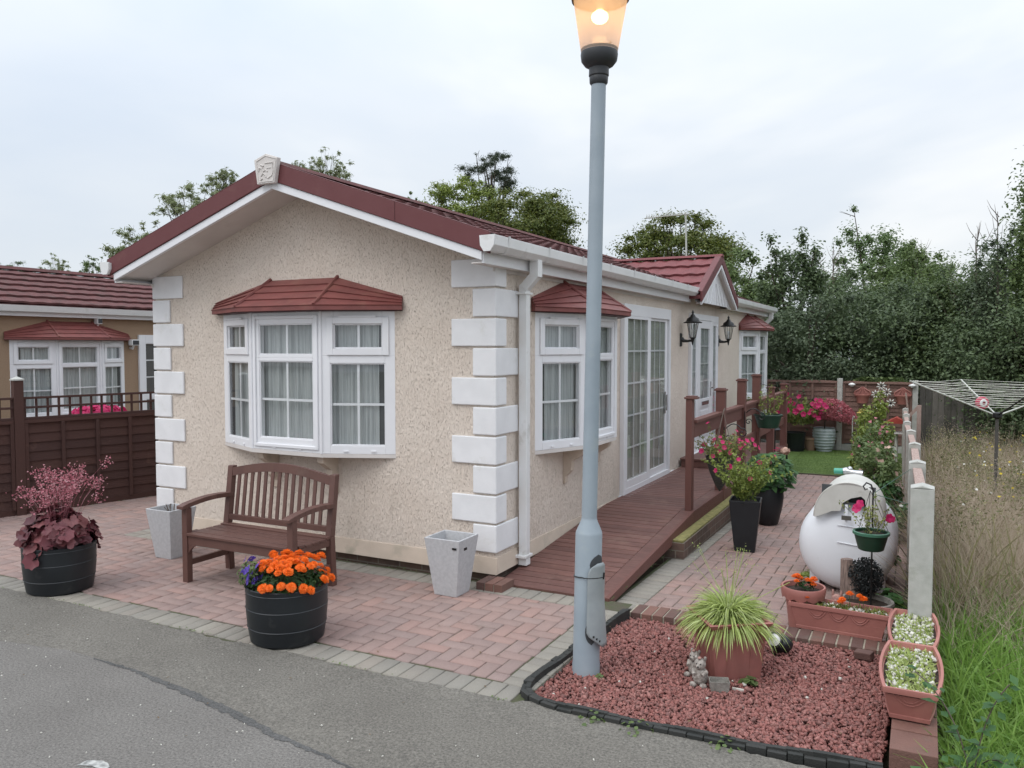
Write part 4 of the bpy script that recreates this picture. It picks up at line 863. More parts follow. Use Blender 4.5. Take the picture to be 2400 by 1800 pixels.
MB().prism([(XN+.132, y0, 2.66), (XN+.15, y0, 2.57), (XN+.22, y0, 2.57), (XN+.25, y0, 2.67), (XN+.243, y0, 2.67), (XN+.215, y0, 2.58), (XN+.155, y0, 2.58), (XN+.139, y0, 2.66)], (0, y1-y0, 0)).build('gutter', M['gutter'], nb)
bay(nb, (XN, 1.98, -.21), (0, 1), (1, 0))
O = (XN, 4.38, 0); w = .98
f = facet(nb, (XN+.045, 4.38, 0), (0, 1), (1, 0), w, .15, 2.22, [(.14, w-.14, .3, 1.0, 0, 2, 1), (.14, w-.14, 1.1, 2.06, 0, 2, 3)], depth=.045, name='patio_door')
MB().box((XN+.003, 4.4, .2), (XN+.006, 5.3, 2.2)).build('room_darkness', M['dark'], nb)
sq_tube([(XN+.18, 2.58), (XN+.18, 2.42), (XN+.06, 2.34), (XN+.06, 0)], .07, M['gutter'], 'downpipe', nb, 1.55)
def floodlight(p, s=1):
    b = MB(); x, y, z = p; b.tube([(x, y, z), (x+.06, y, z-.02), (x+.10, y, z+.05)], .022, 8); fl = b.build('floodlight', M['gutter'], nb, smooth=True)
    MB().box((x+.05, y-.08*s, z+.04), (x+.16, y+.08*s, z+.15)).build('lamp_head', M['white'], fl, bevel=.01); MB().box((x+.161, y-.065*s, z+.055), (x+.164, y+.065*s, z+.135)).build('lamp_glass', M['darkgrey'], fl)
floodlight((XN, 4.22, 1.98)); floodlight((XN, 3.5, 2.36), .6)

# ---------------------------------------------------------------- ramp and deck
rp = thing('wooden_ramp', 'red-brown grooved timber ramp and raised walkway with posts along the cream wall', 'ramp', (.55, 2.5, 0))
zd = lambda y: .012+max(0, min(y+.03, 2.62))*.0815
b = MB(); y = -.03
while y < 9.3:
    y2 = y+.118; P = lambda x, yy, dz: (x, yy, zd(yy)+dz); e = .0 if y > .1 else 0
    b.hexa([P(.035, y+.006, -.028), P(.885, y+.006, -.028), P(.885, y2-.006, -.028), P(.035, y2-.006, -.028), P(.035, y+.006, 0), P(.885, y+.006, 0), P(.885, y2-.006, 0), P(.035, y2-.006, 0)]); y = y2
dk = b.build('deck_boards', M['deck'], rp, bevel=.002, seg=1)
b = MB()
for (a, c) in ((-.03, 2.6), (2.6, 9.3)):
    P = lambda x, yy, dz: (x, yy, zd(yy)+dz); b.hexa([P(.89, a, -.028), P(1.0, a, -.028), P(1.0, c, -.028), P(.89, c, -.028), P(.89, a, .002), P(1.0, a, .002), P(1.0, c, .002), P(.89, c, .002)])
b.build('edge_board', M['deck'], rp, bevel=.002, seg=1)
b = MB()
P = lambda x, yy, z: (x, yy, z)
b.hexa([P(1.001, -.03, -.02), P(1.03, -.03, -.02), P(1.03, 1.6, -.02), P(1.001, 1.6, -.02), P(1.001, -.03, .016), P(1.03, -.03, .016), P(1.03, 1.6, zd(1.6)+.006), P(1.001, 1.6, zd(1.6)+.006)]) if False else None
b.hexa([(1.001, -.03, -.05), (1.035, -.03, -.05), (1.035, 2.6, zd(2.6)-.14), (1.001, 2.6, zd(2.6)-.14), (1.001, -.03, .018), (1.035, -.03, .018), (1.035, 2.6, zd(2.6)+.006), (1.001, 2.6, zd(2.6)+.006)])
b.box((1.001, 2.6, zd(3)-.14), (1.035, 9.3, zd(3)+.006))
b.build('side_board', M['deckpost'], rp, bevel=.003)
MB().box((.04, -.028, -.05), (1.0, -.004, -.02)).build('end_board', M['deckpost'], rp)
MB().box((.035, 5.75, .226), (.46, 8.5, .325)).box((.02, 5.73, .326), (.48, 8.52, .352)).build('door_step', M['deck'], rp, bevel=.004)
MB().box((.90, 1.13, -.05), (.97, 1.2, zd(1.15)-.03)).box((.90, 2.2, -.05), (.97, 2.27, .15)).box((.5, 1.13, -.05), (.57, 1.2, zd(1.15)-.03)).build('support_leg', M['deckpost'], rp)
PY = [2.66, 4.06, 5.33, 6.42, 7.71, 9.1]; PT = [1.47, 1.49, 1.56, 1.59, 1.35, 1.35]
for y, z in zip(PY, PT):
    po = MB().box((.93, y-.055, zd(y)-.12 if y > 2.7 else zd(y)), (1.04 if y > 2.7 else .998, y+.055, z-.035)).build('post', M['deckpost'], rp, bevel=.004)
    MB().box((.915, y-.07, z-.034), (1.055 if y > 2.7 else 1.05, y+.07, z-.012)).box((.93, y-.055, z-.011), (1.035, y+.055, z)).build('post_cap', M['deckpost'], po, bevel=.004)
for i in range(5):
    a, c = PY[i]+.056, PY[i+1]-.056; zr = 1.17
    MB().box((.935, a, zr), (1.03, c, zr+.035)).box((.965, a, zr-.16), (1.0, c, zr-.002)).build('handrail', M['deckpost'], rp, bevel=.003)
    if i > 0: MB().box((.97, a, .62), (1.0, c, .74)).build('lower_rail', M['deckpost'], rp, bevel=.003)
MB().box((.45, 9.04, .2), (.53, 9.15, 1.2)).box((.53, 9.07, .95), (.93, 9.12, 1.1)).build('end_rail', M['deckpost'], rp, bevel=.003)
pw = thing('plinth_wall', 'low brick plinth with mossy yellow timber top beneath the wooden walkway', 'plinth', (1.0, 3.5, 0))
MB().box((.72, 1.75, -.3), (1.15, 5.6, .075)).build('brickwork', M['brick'], pw); MB().box((.73, 1.77, .076), (1.14, 5.6, .098)).build('timber_top', M['yellowgreen'], pw, bevel=.004)
# ---------------------------------------------------------------- street lamp
lp = thing('street_lamp', 'blue-grey lamp post with a lit amber lantern standing in the red gravel bed', 'street lamp', (1.36, -1.33, -.04))
bx, by = 1.36, -1.33; lean = lambda z: (bx+.0135*z, by+.012*z)
def col_(prof, nm, m, n=32, par=lp, smooth=True):
    b = MB()
    for (r, z) in prof:
        x, y = lean(z)
        for j in range(n): w = 2*pi*j/n; b.v.append((x+r*cos(w), y+r*sin(w), z))
    for i in range(len(prof)-1):
        for j in range(n): j2 = (j+1) % n; b.f.append((i*n+j, i*n+j2, (i+1)*n+j2, (i+1)*n+j))
    return b.build(nm, m, par, smooth=smooth)
col_([(.086, -.06), (.086, .02), (.083, .05), (.083, .84), (.080, .855), (.050, .925), (.048, .94)], 'base_column', M['column'])
col_([(.0475, .93), (.0445, 3.61)], 'pole', M['column'])
col_([(.046, 3.585), (.055, 3.597), (.057, 3.628), (.055, 3.633), (.061, 3.640), (.060, 3.685), (.066, 3.690), (.088, 3.702), (.108, 3.728), (.113, 3.765), (.111, 3.779), (.10, 3.781), (0.001, 3.782)], 'lantern_base', M['darkgrey'])
col_([(.110, 3.775), (.164, 4.10)], 'lantern_bowl', M['lantern'], 64)
col_([(.107, 3.783), (.112, 3.798)], 'bowl_gasket', M['flap'])
col_([(.160, 4.095), (.174, 4.09), (.180, 4.12), (.17, 4.19), (.10, 4.27), (.03, 4.30), (.001, 4.305)], 'lantern_cap', M['darkgrey'])
col_([(.001, 4.094), (.158, 4.094)], 'reflector', M['silver'])
x, y = lean(3.9); b = MB().ball((x, y, 3.99), .052, 16, 10, (1, 1, .75)); b.build('bulb', M['bulb'], lp, smooth=True)
MB().tube([(x, y, 4.09), (x, y, 4.03)], .022, 12).build('lamp_holder', M['white'], lp)
MB().tube([(x-.03, y, 3.785), (x-.03, y, 3.83), (x+.05, y, 3.82), (x+.075, y+.0, 3.835)], .008, 8).lathe((x, y, 3.783), [(.055, 0), (.05, .03), (.0, .032)], 16).build('gear_tray', M['soffit'], lp, smooth=True)
# service door hanging open on the right-hand side, with a black wire
b = MB(); n = 14; zs = np.linspace(.155, .675, 22); a0, a1 = R_(-70), R_(28); R1 = .096
k = 0
for z in zs:
    for j in range(n+1):
        t = j/n; a = a0+(a1-a0)*t; zz = z
        if z > .60: # rounded top
            hwid = math.sqrt(max(0, 1-((z-.60)/.078)**2)); t2 = .5+(t-.5)*hwid; a = a0+(a1-a0)*t2
        if z < .24: t2 = 1-(1-t)*(1-.55*(.24-z)/.085); a = a0+(a1-a0)*t2
        x, y = lean(zz); out = .004+.022*max(0, (.45-z)/.3); b.v.append((x+(R1+out)*cos(a), y+(R1+out)*sin(a), zz))
for i in range(len(zs)-1):
    for j in range(n): b.f.append((i*(n+1)+j, i*(n+1)+j+1, (i+1)*(n+1)+j+1, (i+1)*(n+1)+j))
o = b.build('service_door', M['flap'], lp, smooth=True); md = o.modifiers.new('thick', 'SOLIDIFY'); md.thickness = .004
b = MB(); pr = []
for t in np.linspace(0, 1, 12): a = R_(-112)+R_(60)*t; pr.append((t, a))
x, y = lean(.2); 
b.v = []; zz = [.17, .30, .30, .17]
def openpatch(bb, za, zb, aa, ab, r):
    k = len(bb.v); 
    for i in range(9):
        for j in range(9):
            z = za+(zb-za)*i/8; wv = sin(pi*i/8)**.6; a = (aa+ab)/2+(ab-aa)/2*(j/4-1)*wv; x, y = lean(z); bb.v.append((x+r*cos(a), y+r*sin(a), z))
    for i in range(8):
        for j in range(8): bb.f.append((k+i*9+j, k+i*9+j+1, k+(i+1)*9+j+1, k+(i+1)*9+j))
b = MB(); openpatch(b, .165, .33, R_(-76), R_(-20), .0845); openpatch(b, .60, .725, R_(-62), R_(18), .0845); b.build('door_opening', M['dark'], lp, smooth=True)
b = MB(); b.tube([(lean(.57)[0]+(.088 if a < -80 and a > -310 else .103)*cos(R_(a)), lean(.57)[1]+(.088 if a < -80 and a > -310 else .103)*sin(R_(a)), .575+.012*cos(R_(a*1.+60))) for a in range(-200, 161, 15)], .0035, 6)
b.tube([(lean(.57)[0]+.105*cos(R_(-5)), lean(.57)[1]+.105*sin(R_(-5)), .57), (lean(.6)[0]+.108*cos(R_(-3)), lean(.6)[1]+.108*sin(R_(-3)), .61)], .006, 6); b.build('wire_tie', M['iron'], lp)
b = MB(); x, y = lean(.2)
for q in (-48, -38, -28): a_ = R_(q); z_ = .225-(q+48)*.0016; b.box((x+.122*cos(a_)-.004, y+.122*sin(a_)-.004, z_), (x+.122*cos(a_)+.004, y+.122*sin(a_)+.004, z_+.011))
b.build('door_fixings', M['iron'], lp)

# ---------------------------------------------------------------- bench
bn = thing('garden_bench', 'brown slatted garden bench with curved back against the cream front wall', 'bench', (-1.75, -.93, 0))
bl, br, yf, yr = -2.37, -1.145, -1.20, -.69; lw = .058
def slant(x0, y, x1, y1): pass
for x in (bl, br-lw):
    MB().box((x, yf, 0), (x+lw, yf+lw, .635)).build('leg', M['wood'], bn, bevel=.004)
    p = [(x, yr-lw+.02, 0), (x+lw, yr-lw+.02, 0), (x+lw, yr+.02, 0), (x, yr+.02, 0), (x, yr-lw, .42), (x+lw, yr-lw, .42), (x+lw, yr, .42), (x, yr, .42)]
    q = p[4:]+[(x, yr-.02+.03, .93), (x+lw, yr-.02+.03, .93), (x+lw, yr+.065, .93), (x, yr+.065, .93)]
    MB().hexa(p).hexa(q).build('leg', M['wood'], bn, bevel=.004)
    # armrest: gently curved
    b = MB(); n = 9; P0 = []
    for i in range(n+1):
        t = i/n; yy = yf-.045+(yr-.0-yf+.045)*t; zz = .645+.028*sin(t*pi*.9)*(1 if t < .5 else 1)+.02*t; hh = .020 if t > .08 else .014
        P0.append((yy, zz, hh))
    for i in range(n):
        (ya, za, ha), (yb, zb, hb) = P0[i], P0[i+1]; xa, xb = x-.008, x+lw+.008
        b.hexa([(xa, ya, za-ha), (xb, ya, za-ha), (xb, yb+.0005, zb-hb), (xa, yb+.0005, zb-hb), (xa, ya, za+ha), (xb, ya, za+ha), (xb, yb+.0005, zb+hb), (xa, yb+.0005, zb+hb)])
    b.build('armrest', M['wood'], bn, bevel=.004)
    MB().box((x+.012, yf+lw, .14), (x+lw-.012, yr-lw+.015, .19)).build('stretcher', M['wood'], bn, bevel=.003)
    MB().box((x+.010, yf+lw, .345), (x+lw-.010, yr-lw, .40)).build('side_rail', M['wood'], bn, bevel=.003)
b = MB(); 
for i in range(6): yy = yf-.005+i*.084; b.box((bl+.005 if i else bl+lw, yy, .404-(.010 if 1 < i < 5 else 0)), (br-.005 if i else br-lw, yy+.070, .426-(.010 if 1 < i < 5 else 0)))
b.build('seat', M['wood'], bn, bevel=.003)
b = MB().box((bl+lw, yf+.012, .325), (br-lw, yf+.04, .403)); b.build('apron', M['wood'], bn, bevel=.003)
for sx, x in ((1, bl+lw), (-1, br-lw)): MB().prism([(x, yf+.014, .325), (x+sx*.085, yf+.014, .325), (x+sx*.05, yf+.014, .305), (x+sx*.02, yf+.014, .275), (x, yf+.014, .245)], (0, .022, 0)).build('corner_bracket', M['wood'], bn, bevel=.002)
b = MB(); n = 16; tz = lambda t: .885+.072*sin(pi*t)  # curved top rail
for i in range(n):
    t0, t1 = i/n, (i+1)/n; xa, xb = bl+lw+(br-bl-2*lw)*t0, bl+lw+(br-bl-2*lw)*t1+.0003; z0, z1 = tz(t0), tz(t1); yo = yr+.005
    b.hexa([(xa, yo, z0-.045), (xb, yo, z1-.045), (xb, yo+.03, z1-.045), (xa, yo+.03, z0-.045), (xa, yo+.006, z0+.03), (xb, yo+.006, z1+.03), (xb, yo+.036, z1+.03), (xa, yo+.036, z0+.03)])
b.build('top_rail', M['wood'], bn)
MB().box((bl+lw, yr-.045, .455), (br-lw, yr-.017, .505)).build('lower_back_rail', M['wood'], bn, bevel=.003)
b = MB()
for i in range(13):
    t = (i+1)/14; x = bl+lw+(br-bl-2*lw)*t; b.hexa([(x-.017, yr-.04, .50), (x+.017, yr-.04, .50), (x+.017, yr-.026, .50), (x-.017, yr-.026, .50), (x-.017, yr+.010, tz(t)-.04), (x+.017, yr+.010, tz(t)-.04), (x+.017, yr+.024, tz(t)-.04), (x-.017, yr+.024, tz(t)-.04)])
b.build('back_slats', M['wood'], bn, bevel=.002)

# ---------------------------------------------------------------- pots and plants
def ellipse_pts(n, c, r, shell=.0, up=False):
    d = rdir(n); 
    if up: d[:, 2] = np.abs(d[:, 2])
    q = rng.uniform(shell, 1, n)**(1/3); return np.array(c)+d*np.array(r)*q[:, None], d
def barrel(c):
    t = thing('barrel_planter', LBL.pop(0), 'planter', (c[0], c[1], 0)); H = .385
    prof = [(.228, 0), (.246, .015), (.258, .09), (.263, .12), (.270, .20), (.272, .24), (.273, H-.03), (.277, H), (.270, H+.004), (.260, H), (.254, H-.07)]
    bo = MB().lathe((c[0], c[1], 0), prof, 48).disc((c[0], c[1], .01), .23, 48).build('barrel', M['black'], t, smooth=True)
    for z, r in ((.115, .2625), (.245, .2722), (.355, .2732)):
        MB().lathe((c[0], c[1], z), [(r, -.004), (r+.0028, 0), (r, .004)], 48).build('hoop', M['hoop'], bo, smooth=True)
    MB().disc((c[0], c[1], H-.05), .256, 32).build('soil', M['soil'], t)
    return t
LBL = ['round black planter full of purple heuchera with pink flower stalks', 'round black planter crowded with orange marigolds and violet pansies']
hc = (-3.12, -1.79); t = barrel(hc)
N = 210; d = rdir(N); d[:, 2] = np.abs(d[:, 2])*.95-.12; d = unit(d); C = np.array([hc[0], hc[1], .38])+d*np.array([.265, .265, .255])*rng.uniform(.72, 1.12, (N, 1))
C[:, 2] += .05*np.sin(C[:, 0]*17)
prof = [1, .86, 1, .8, .98, .84, 1, .8, .9, .78, .55, .12, .55, .8, .9, .8]
npmesh('foliage', fans(C, unit(d+rdir(N)*.38+np.array([0, 0, .35])), .066, prof, .10, .26), fanpat(16), M['lf_purple'], t, smooth=False)
stalks = MB(); FC = []
for i in range(46):
    a = random.uniform(0, 2*pi); rr = random.uniform(.05, .34); h = random.uniform(.78, 1.03)-.25*max(0, rr-.24)
    ex = random.choice([0, 0, 0, .12]); r2 = rr+ex; x0, y0 = hc[0]+.3*rr*cos(a), hc[1]+.3*rr*sin(a); x1, y1 = hc[0]+r2*cos(a)*1.05, hc[1]+r2*sin(a)*.8
    if i == 0: x1, y1, h = hc[0]+.36, hc[1]+.20, 1.08
    if i == 1: x1, y1, h = hc[0]-.42, hc[1]-.02, .80
    stalks.tube([(x0, y0, .5), ((x0+x1)/2-.01, (y0+y1)/2, (.5+h)/2+.03), (x1, y1, h)], .0010, 4, cap=False)
    for k in range(34):
        q = random.random(); w = .034*(1-q*.4); FC.append((x1+random.gauss(0, w)-(x1-x0)*.1*(1-q), y1+random.gauss(0, w), h-.10*(1-q)+.03*random.random()))
stalks.build('stalk', M['fl_heuch'], t)
FC = np.array(FC); npmesh('flower_spray', leaves(FC, rdir(len(FC)), .017, .9, .3), LEAF, M['fl_heuch'], t)
# marigolds
mc = (-.66, -1.79); t = barrel(mc)
N = 1500; d = rdir(N); d[:, 2] = np.abs(d[:, 2]); C = np.array([mc[0], mc[1], .38])+d*np.array([.275, .275, .11])*rng.uniform(.6, 1.02, (N, 1))
npmesh('foliage', leaves(C, unit(d+rdir(N)*.6), .040, .38, .1), LEAF, M['lf_marigold'], t)
def marigold(r=.033):
    b = MB(); n = 11
    for ring, (r0, z0, r1, z1, cnt) in enumerate(((.3, .0, 1., -.12, 13), (.25, .15, .93, .12, 13), (.2, .22, .78, .33, 11), (.1, .28, .55, .5, 9), (.02, .3, .28, .6, 6))):
        for j in range(cnt):
            a = 2*pi*(j+.5*ring+random.uniform(-.2, .2))/cnt; wv = 2*pi/cnt*.62; R2 = r*r1*random.uniform(.9, 1.1); zt = r*(z1+random.uniform(-.09, .09))
            p = lambda rr, aa, z: (rr*cos(aa), rr*sin(aa), z)
            b.quad(p(r*r0, a, r*z0), p(R2*.9, a-wv, zt-.002), p(R2*1.04, a-wv*.3, zt+.003), p(R2, a+wv*.1, zt-.003), p(R2*1.04, a+wv*.5, zt+.003), p(R2*.9, a+wv, zt-.002))
    return b
mg = [marigold().build('flower', M['fl_orange'], None, fixn=False) for _ in range(4)]
def place_flowers(proto, pts, parent, s=(.85, 1.15), tiltc=None, k=.5, first=True):
    for i, p in enumerate(pts):
        o = random.choice(proto).copy(); COL.objects.link(o); o.parent = parent; o.location = Vector(p)-ORG[parent.name]
        z = Vector(p)-Vector(tiltc) if tiltc is not None else Vector((0, 0, 1)); z = (z.normalized()+Vector((random.gauss(0, .15), random.gauss(0, .15), k))).normalized()
        e = z.to_track_quat('Z', 'Y').to_euler(); o.rotation_euler = e; c = random.uniform(*s); o.scale = (c, c, c); o.name = proto[0].name.split('.')[0]
pts = []; tries = 0
while len(pts) < 68 and tries < 20000:
    tries += 1; a = random.uniform(0, 2*pi); rr = .30*math.sqrt(random.random()); x, y = rr*cos(a), rr*sin(a)
    side = (x*(-.733)+y*(-.68))  # >0 left rim seen from the camera
    lat = x*.733+y*.68
    if lat < -.17: continue
    z = .49+.055*(1-(rr/.3)**2)-.09*(rr > .25)+random.uniform(-.02, .025)
    if all((x-q[0])**2+(y-q[1])**2 > .036**2 for q in pts): pts.append((x, y, z))
place_flowers(mg, [(mc[0]+x, mc[1]+y, z) for x, y, z in pts], t, (.72, 1.15), (mc[0], mc[1], .25), .3)
pan = []
for k in range(2):
    v = fans(np.zeros((1, 3)), np.array([[0, 0, 1.]]), .026, [1, .95, .7, 1, .95, .65, 1, 1, .7, 1, .95, .7], .1, .15)[0]; b = MB(); b.v = [tuple(q) for q in v]; b.f = fanpat(12); pan.append(b.build('pansy', M['fl_violet'], None, fixn=False))
pp = []
for _ in range(26): lat = -random.uniform(.17, .30); dep = random.uniform(-.12, .14); pp.append((mc[0]+lat*.733-dep*.68, mc[1]+lat*.68+dep*.733, random.uniform(.42, .56)))
place_flowers(pan, pp, t, (.8, 1.2), (mc[0], mc[1], .3), -.2)
C, d = ellipse_pts(260, (mc[0]-.17, mc[1]-.15, .46), (.10, .10, .09)); npmesh('pansy_foliage', leaves(C, unit(d+np.array([0, 0, .4])), .034, .6), LEAF, M['lf_mid'], t)
# tall square troughs
def trough(x, y, label):
    t = thing('square_planter', label, 'planter', (x, y, 0), 'pale grey tapered planters at the two ends of the front wall')
    po = MB().taper(x, y, .0, .47, .105, .10, .165, .155, 0, .018).build('pot', M['trough'], t, bevel=.004)
    MB().box((x-.146, y-.136, .36), (x+.146, y+.136, .365)).build('soil', M['soil'], t); return t
t = trough(-3.16, -.645, 'pale grey tapered planter at the left end of the bench, nearly empty')
b = MB(); [b.tube([(-3.13+random.uniform(-.03, .03), -.66, .36), (-3.13+random.uniform(-.09, .09), -.66+random.uniform(-.07, .07), .46+random.uniform(0, .06))], .003, 5) for _ in range(9)]; b.build('dry_stem', M['twig'], t)
t = trough(-.18, -.41, 'empty pale grey tapered planter beside the right corner quoins')
MB().box((.03, -.5775+.006, .405), (.035, -.53, .425)).box((-.085, -.562, .395), (-.045, -.5600, .412)).build('maker_tag', M['iron'], t) 
# big square planter in gravel with striped grass-like plant
bp = (2.145, -.90)
t = thing('square_planter', 'square faded terracotta planter with an arching lime-green striped plant in the red gravel', 'planter', (bp[0], bp[1], 0)); rot = .62
MB().taper(bp[0], bp[1], -.05, .30, .145, .145, .175, .175, rot, .012).build('pot', M['terra2'], t, bevel=.004)
b = MB(); b.taper(bp[0], bp[1], .285, .325, .177, .177, .205, .205, rot, .028); b.build('rim', M['terra2'], t, bevel=.004)
b = MB()
for k in range(4):
    a = rot+k*pi/2
    for q in (-.5, .5):
        c, s_ = cos(a), sin(a); 
        for (h0, r0), (h1, r1) in (((-.03, .1465), (.28, .1745)),):
            u = q*.15; b.hexa([(bp[0]+c*r0-s_*(u-.003), bp[1]+s_*r0+c*(u-.003), h0), (bp[0]+c*r0-s_*(u+.003), bp[1]+s_*r0+c*(u+.003), h0), (bp[0]+c*(r0+.004)-s_*(u+.003), bp[1]+s_*(r0+.004)+c*(u+.003), h0), (bp[0]+c*(r0+.004)-s_*(u-.003), bp[1]+s_*(r0+.004)+c*(u-.003), h0),
            (bp[0]+c*r1-s_*(u-.003), bp[1]+s_*r1+c*(u-.003), h1), (bp[0]+c*r1-s_*(u+.003), bp[1]+s_*r1+c*(u+.003), h1), (bp[0]+c*(r1+.004)-s_*(u+.003), bp[1]+s_*(r1+.004)+c*(u+.003), h1), (bp[0]+c*(r1+.004)-s_*(u-.003), bp[1]+s_*(r1+.004)+c*(u-.003), h1)])
b.build('pot_seam', M['terra2'], t)
MB().disc((bp[0], bp[1], .27), .165, 4).build('soil', M['soil'], t)
N = 1700; a = rng.uniform(0, 2*pi, N); el = rng.uniform(.1, 1.2, N); D = np.stack([np.cos(a)*np.cos(el), np.sin(a)*np.cos(el), np.sin(el)], -1)
Bp = np.array([bp[0], bp[1], .29])+np.stack([np.cos(a), np.sin(a), np.zeros(N)], -1)*(rng.uniform(.0, .13, N)*(1.3-el))[:, None]
npmesh('leaves', strips(Bp, D, rng.uniform(.17, .315, N), rng.uniform(.009, .015, N), rng.uniform(.26, .5, N), 5), strippat(5), M['lf_spider'], t)
b = MB(); FC = []
for _ in range(16):
    a = random.uniform(0, 2*pi); x1, y1, z1 = bp[0]+.27*random.random()*cos(a), bp[1]+.27*random.random()*sin(a), random.uniform(.60, .76)
    b.tube([(bp[0]+.02*cos(a), bp[1]+.02*sin(a), .4), (x1, y1, z1)], .0014, 4, cap=False)
    for k in range(9): FC.append((x1+random.gauss(0, .02), y1+random.gauss(0, .02), z1+random.gauss(0, .014)))
b.tube([(bp[0]+.1, bp[1], .4), (bp[0]+.34, bp[1]+.16, .53)], .002, 4); b.build('flower_stem', M['lf_spider'], t); FC = np.array(FC); npmesh('seed_heads', leaves(FC, rdir(len(FC)), .010, .6), LEAF, M['lf_spider'], t)
# ornaments in front of the planter
def bear(c, rot, label, m, s=1., ears=.018, sit=True, long_ears=False):
    t = thing('animal_ornament', label, 'ornament', (c[0], c[1], -.03)); b = MB(); X, Y, Z = c[0], c[1], -.035
    f = Vector((cos(rot), sin(rot), 0)); r = Vector((-f.y, f.x, 0)); P = lambda u, v, z: (X+f.x*u*s+r.x*v*s, Y+f.y*u*s+r.y*v*s, Z+z*s)
    b.ball(P(0, 0, .055), .045*s, 12, 8, (1, 1, 1.25)); b.ball(P(.008, 0, .128), .034*s, 12, 8); b.ball(P(.036, 0, .120), .016*s, 10, 6)
    for q in (-1, 1):
        b.ball(P(-.002, q*.026, .158), ears*s*.75, 8, 6, (.7, .9, 2.4 if long_ears else 1)); b.ball(P(.045, q*.030, .016), .017*s, 8, 6, (1.3, 1, 1)); b.tube([P(.01, q*.038, .09), P(.045, q*.022, .075)], [.013*s, .012*s], 8)
    bo = b.build('body', m, t, smooth=True)
    if not long_ears:
        e = MB()
        for q in (-1, 1): e.ball(P(.038, q*.012, .137), .004*s, 6, 4)
        e.ball(P(.052, 0, .124), .005*s, 6, 4); e.build('eyes_and_nose', M['iron'], t)
        k = MB().ball(P(.02, 0, .166), .011*s, 8, 6, (1, 1.3, .7)) ; k.build('cap', M['rabbitpink'], t, smooth=True)
    return t
bear((1.985, -1.08), -1.9, 'small grey seated bear ornament at the left of the planter, farther back', M['bearstone'], 1.0)
bear((2.045, -1.20), -1.6, 'small grey seated bear ornament with pink cap next to the tin trough', M['bearstone'], 1.05)
t = thing('tin_trough', 'small empty rectangular grey tin trough at the foot of the terracotta planter', 'trough', (2.165, -1.235, -.02))
b = MB().taper(2.165, -1.235, -.035, .035, .05, .034, .058, .042, .35, .004); b.build('tin', M['stone'], t)
MB().box((2.235, -1.205, -.03), (2.30, -1.19, -.012)).build('stub_handle', M['whitestone'], t)
b = MB(); pb = b.ball((0, 0, 0), .014).build('round_pebble', M['whitestone'], smooth=True); pb.location = (2.285, -1.10, -.02); tag(pb, 'small round pale pebble beside the terracotta planter corner', 'pebble')
def weed(c, r, n, label, m=M['lf_mid'], s=.02):
    t = thing('weed', label, 'weed', c); C, d = ellipse_pts(n, c, (r, r, r*.7), up=True); npmesh('leaves', fans(C, unit(d+np.array([0, 0, 1.])), s, [1, .9, 1, .9, 1, .9, .6, .9], .1), fanpat(8), m, t)
weed((2.30, -1.06, -.03), .05, 14, 'bright green weed at the base of the terracotta planter', s=.03)
weed((1.66, -2.0, -.01), .09, 40, 'clump of small round-leaved weeds along the left of the black edging', M['lf_mid'], .014)
weed((1.92, -2.0, -.01), .10, 34, 'second clump of small weeds further right along the black edging', M['lf_mid'], .013)
weed((2.35, -1.97, -.01), .09, 22, 'small weeds near the right end of the black edging', M['lf_mid'], .013)
weed((1.47, -1.38, -.03), .03, 10, 'tiny weed at the foot of the lamp post', M['lf_mid'], .014)
# round spot lamp
t = thing('garden_spotlight', 'round black garden spotlight with white lens on the red gravel', 'spotlight', (2.36, -.45, -.03))
MB().ball((2.395, -.43, .025), .072, 20, 14, (1.05, .9, .85)).build('housing', M['black'], t, smooth=True)
aim = Vector((-.25, -.9, .45)).normalized(); c = Vector((2.375, -.435, .037)); q = aim.to_track_quat('Z', 'Y').to_matrix()
MB().lathe(c, [(.05, .03), (.052, .062), (.042, .066), (.041, .058)], 24, ax=q).build('bezel', M['black'], t, smooth=True); MB().lathe(c, [(.041, .060), (.02, .068), (.0001, .070)], 24, ax=q).build('lens', M['whiteball'], t, smooth=True)
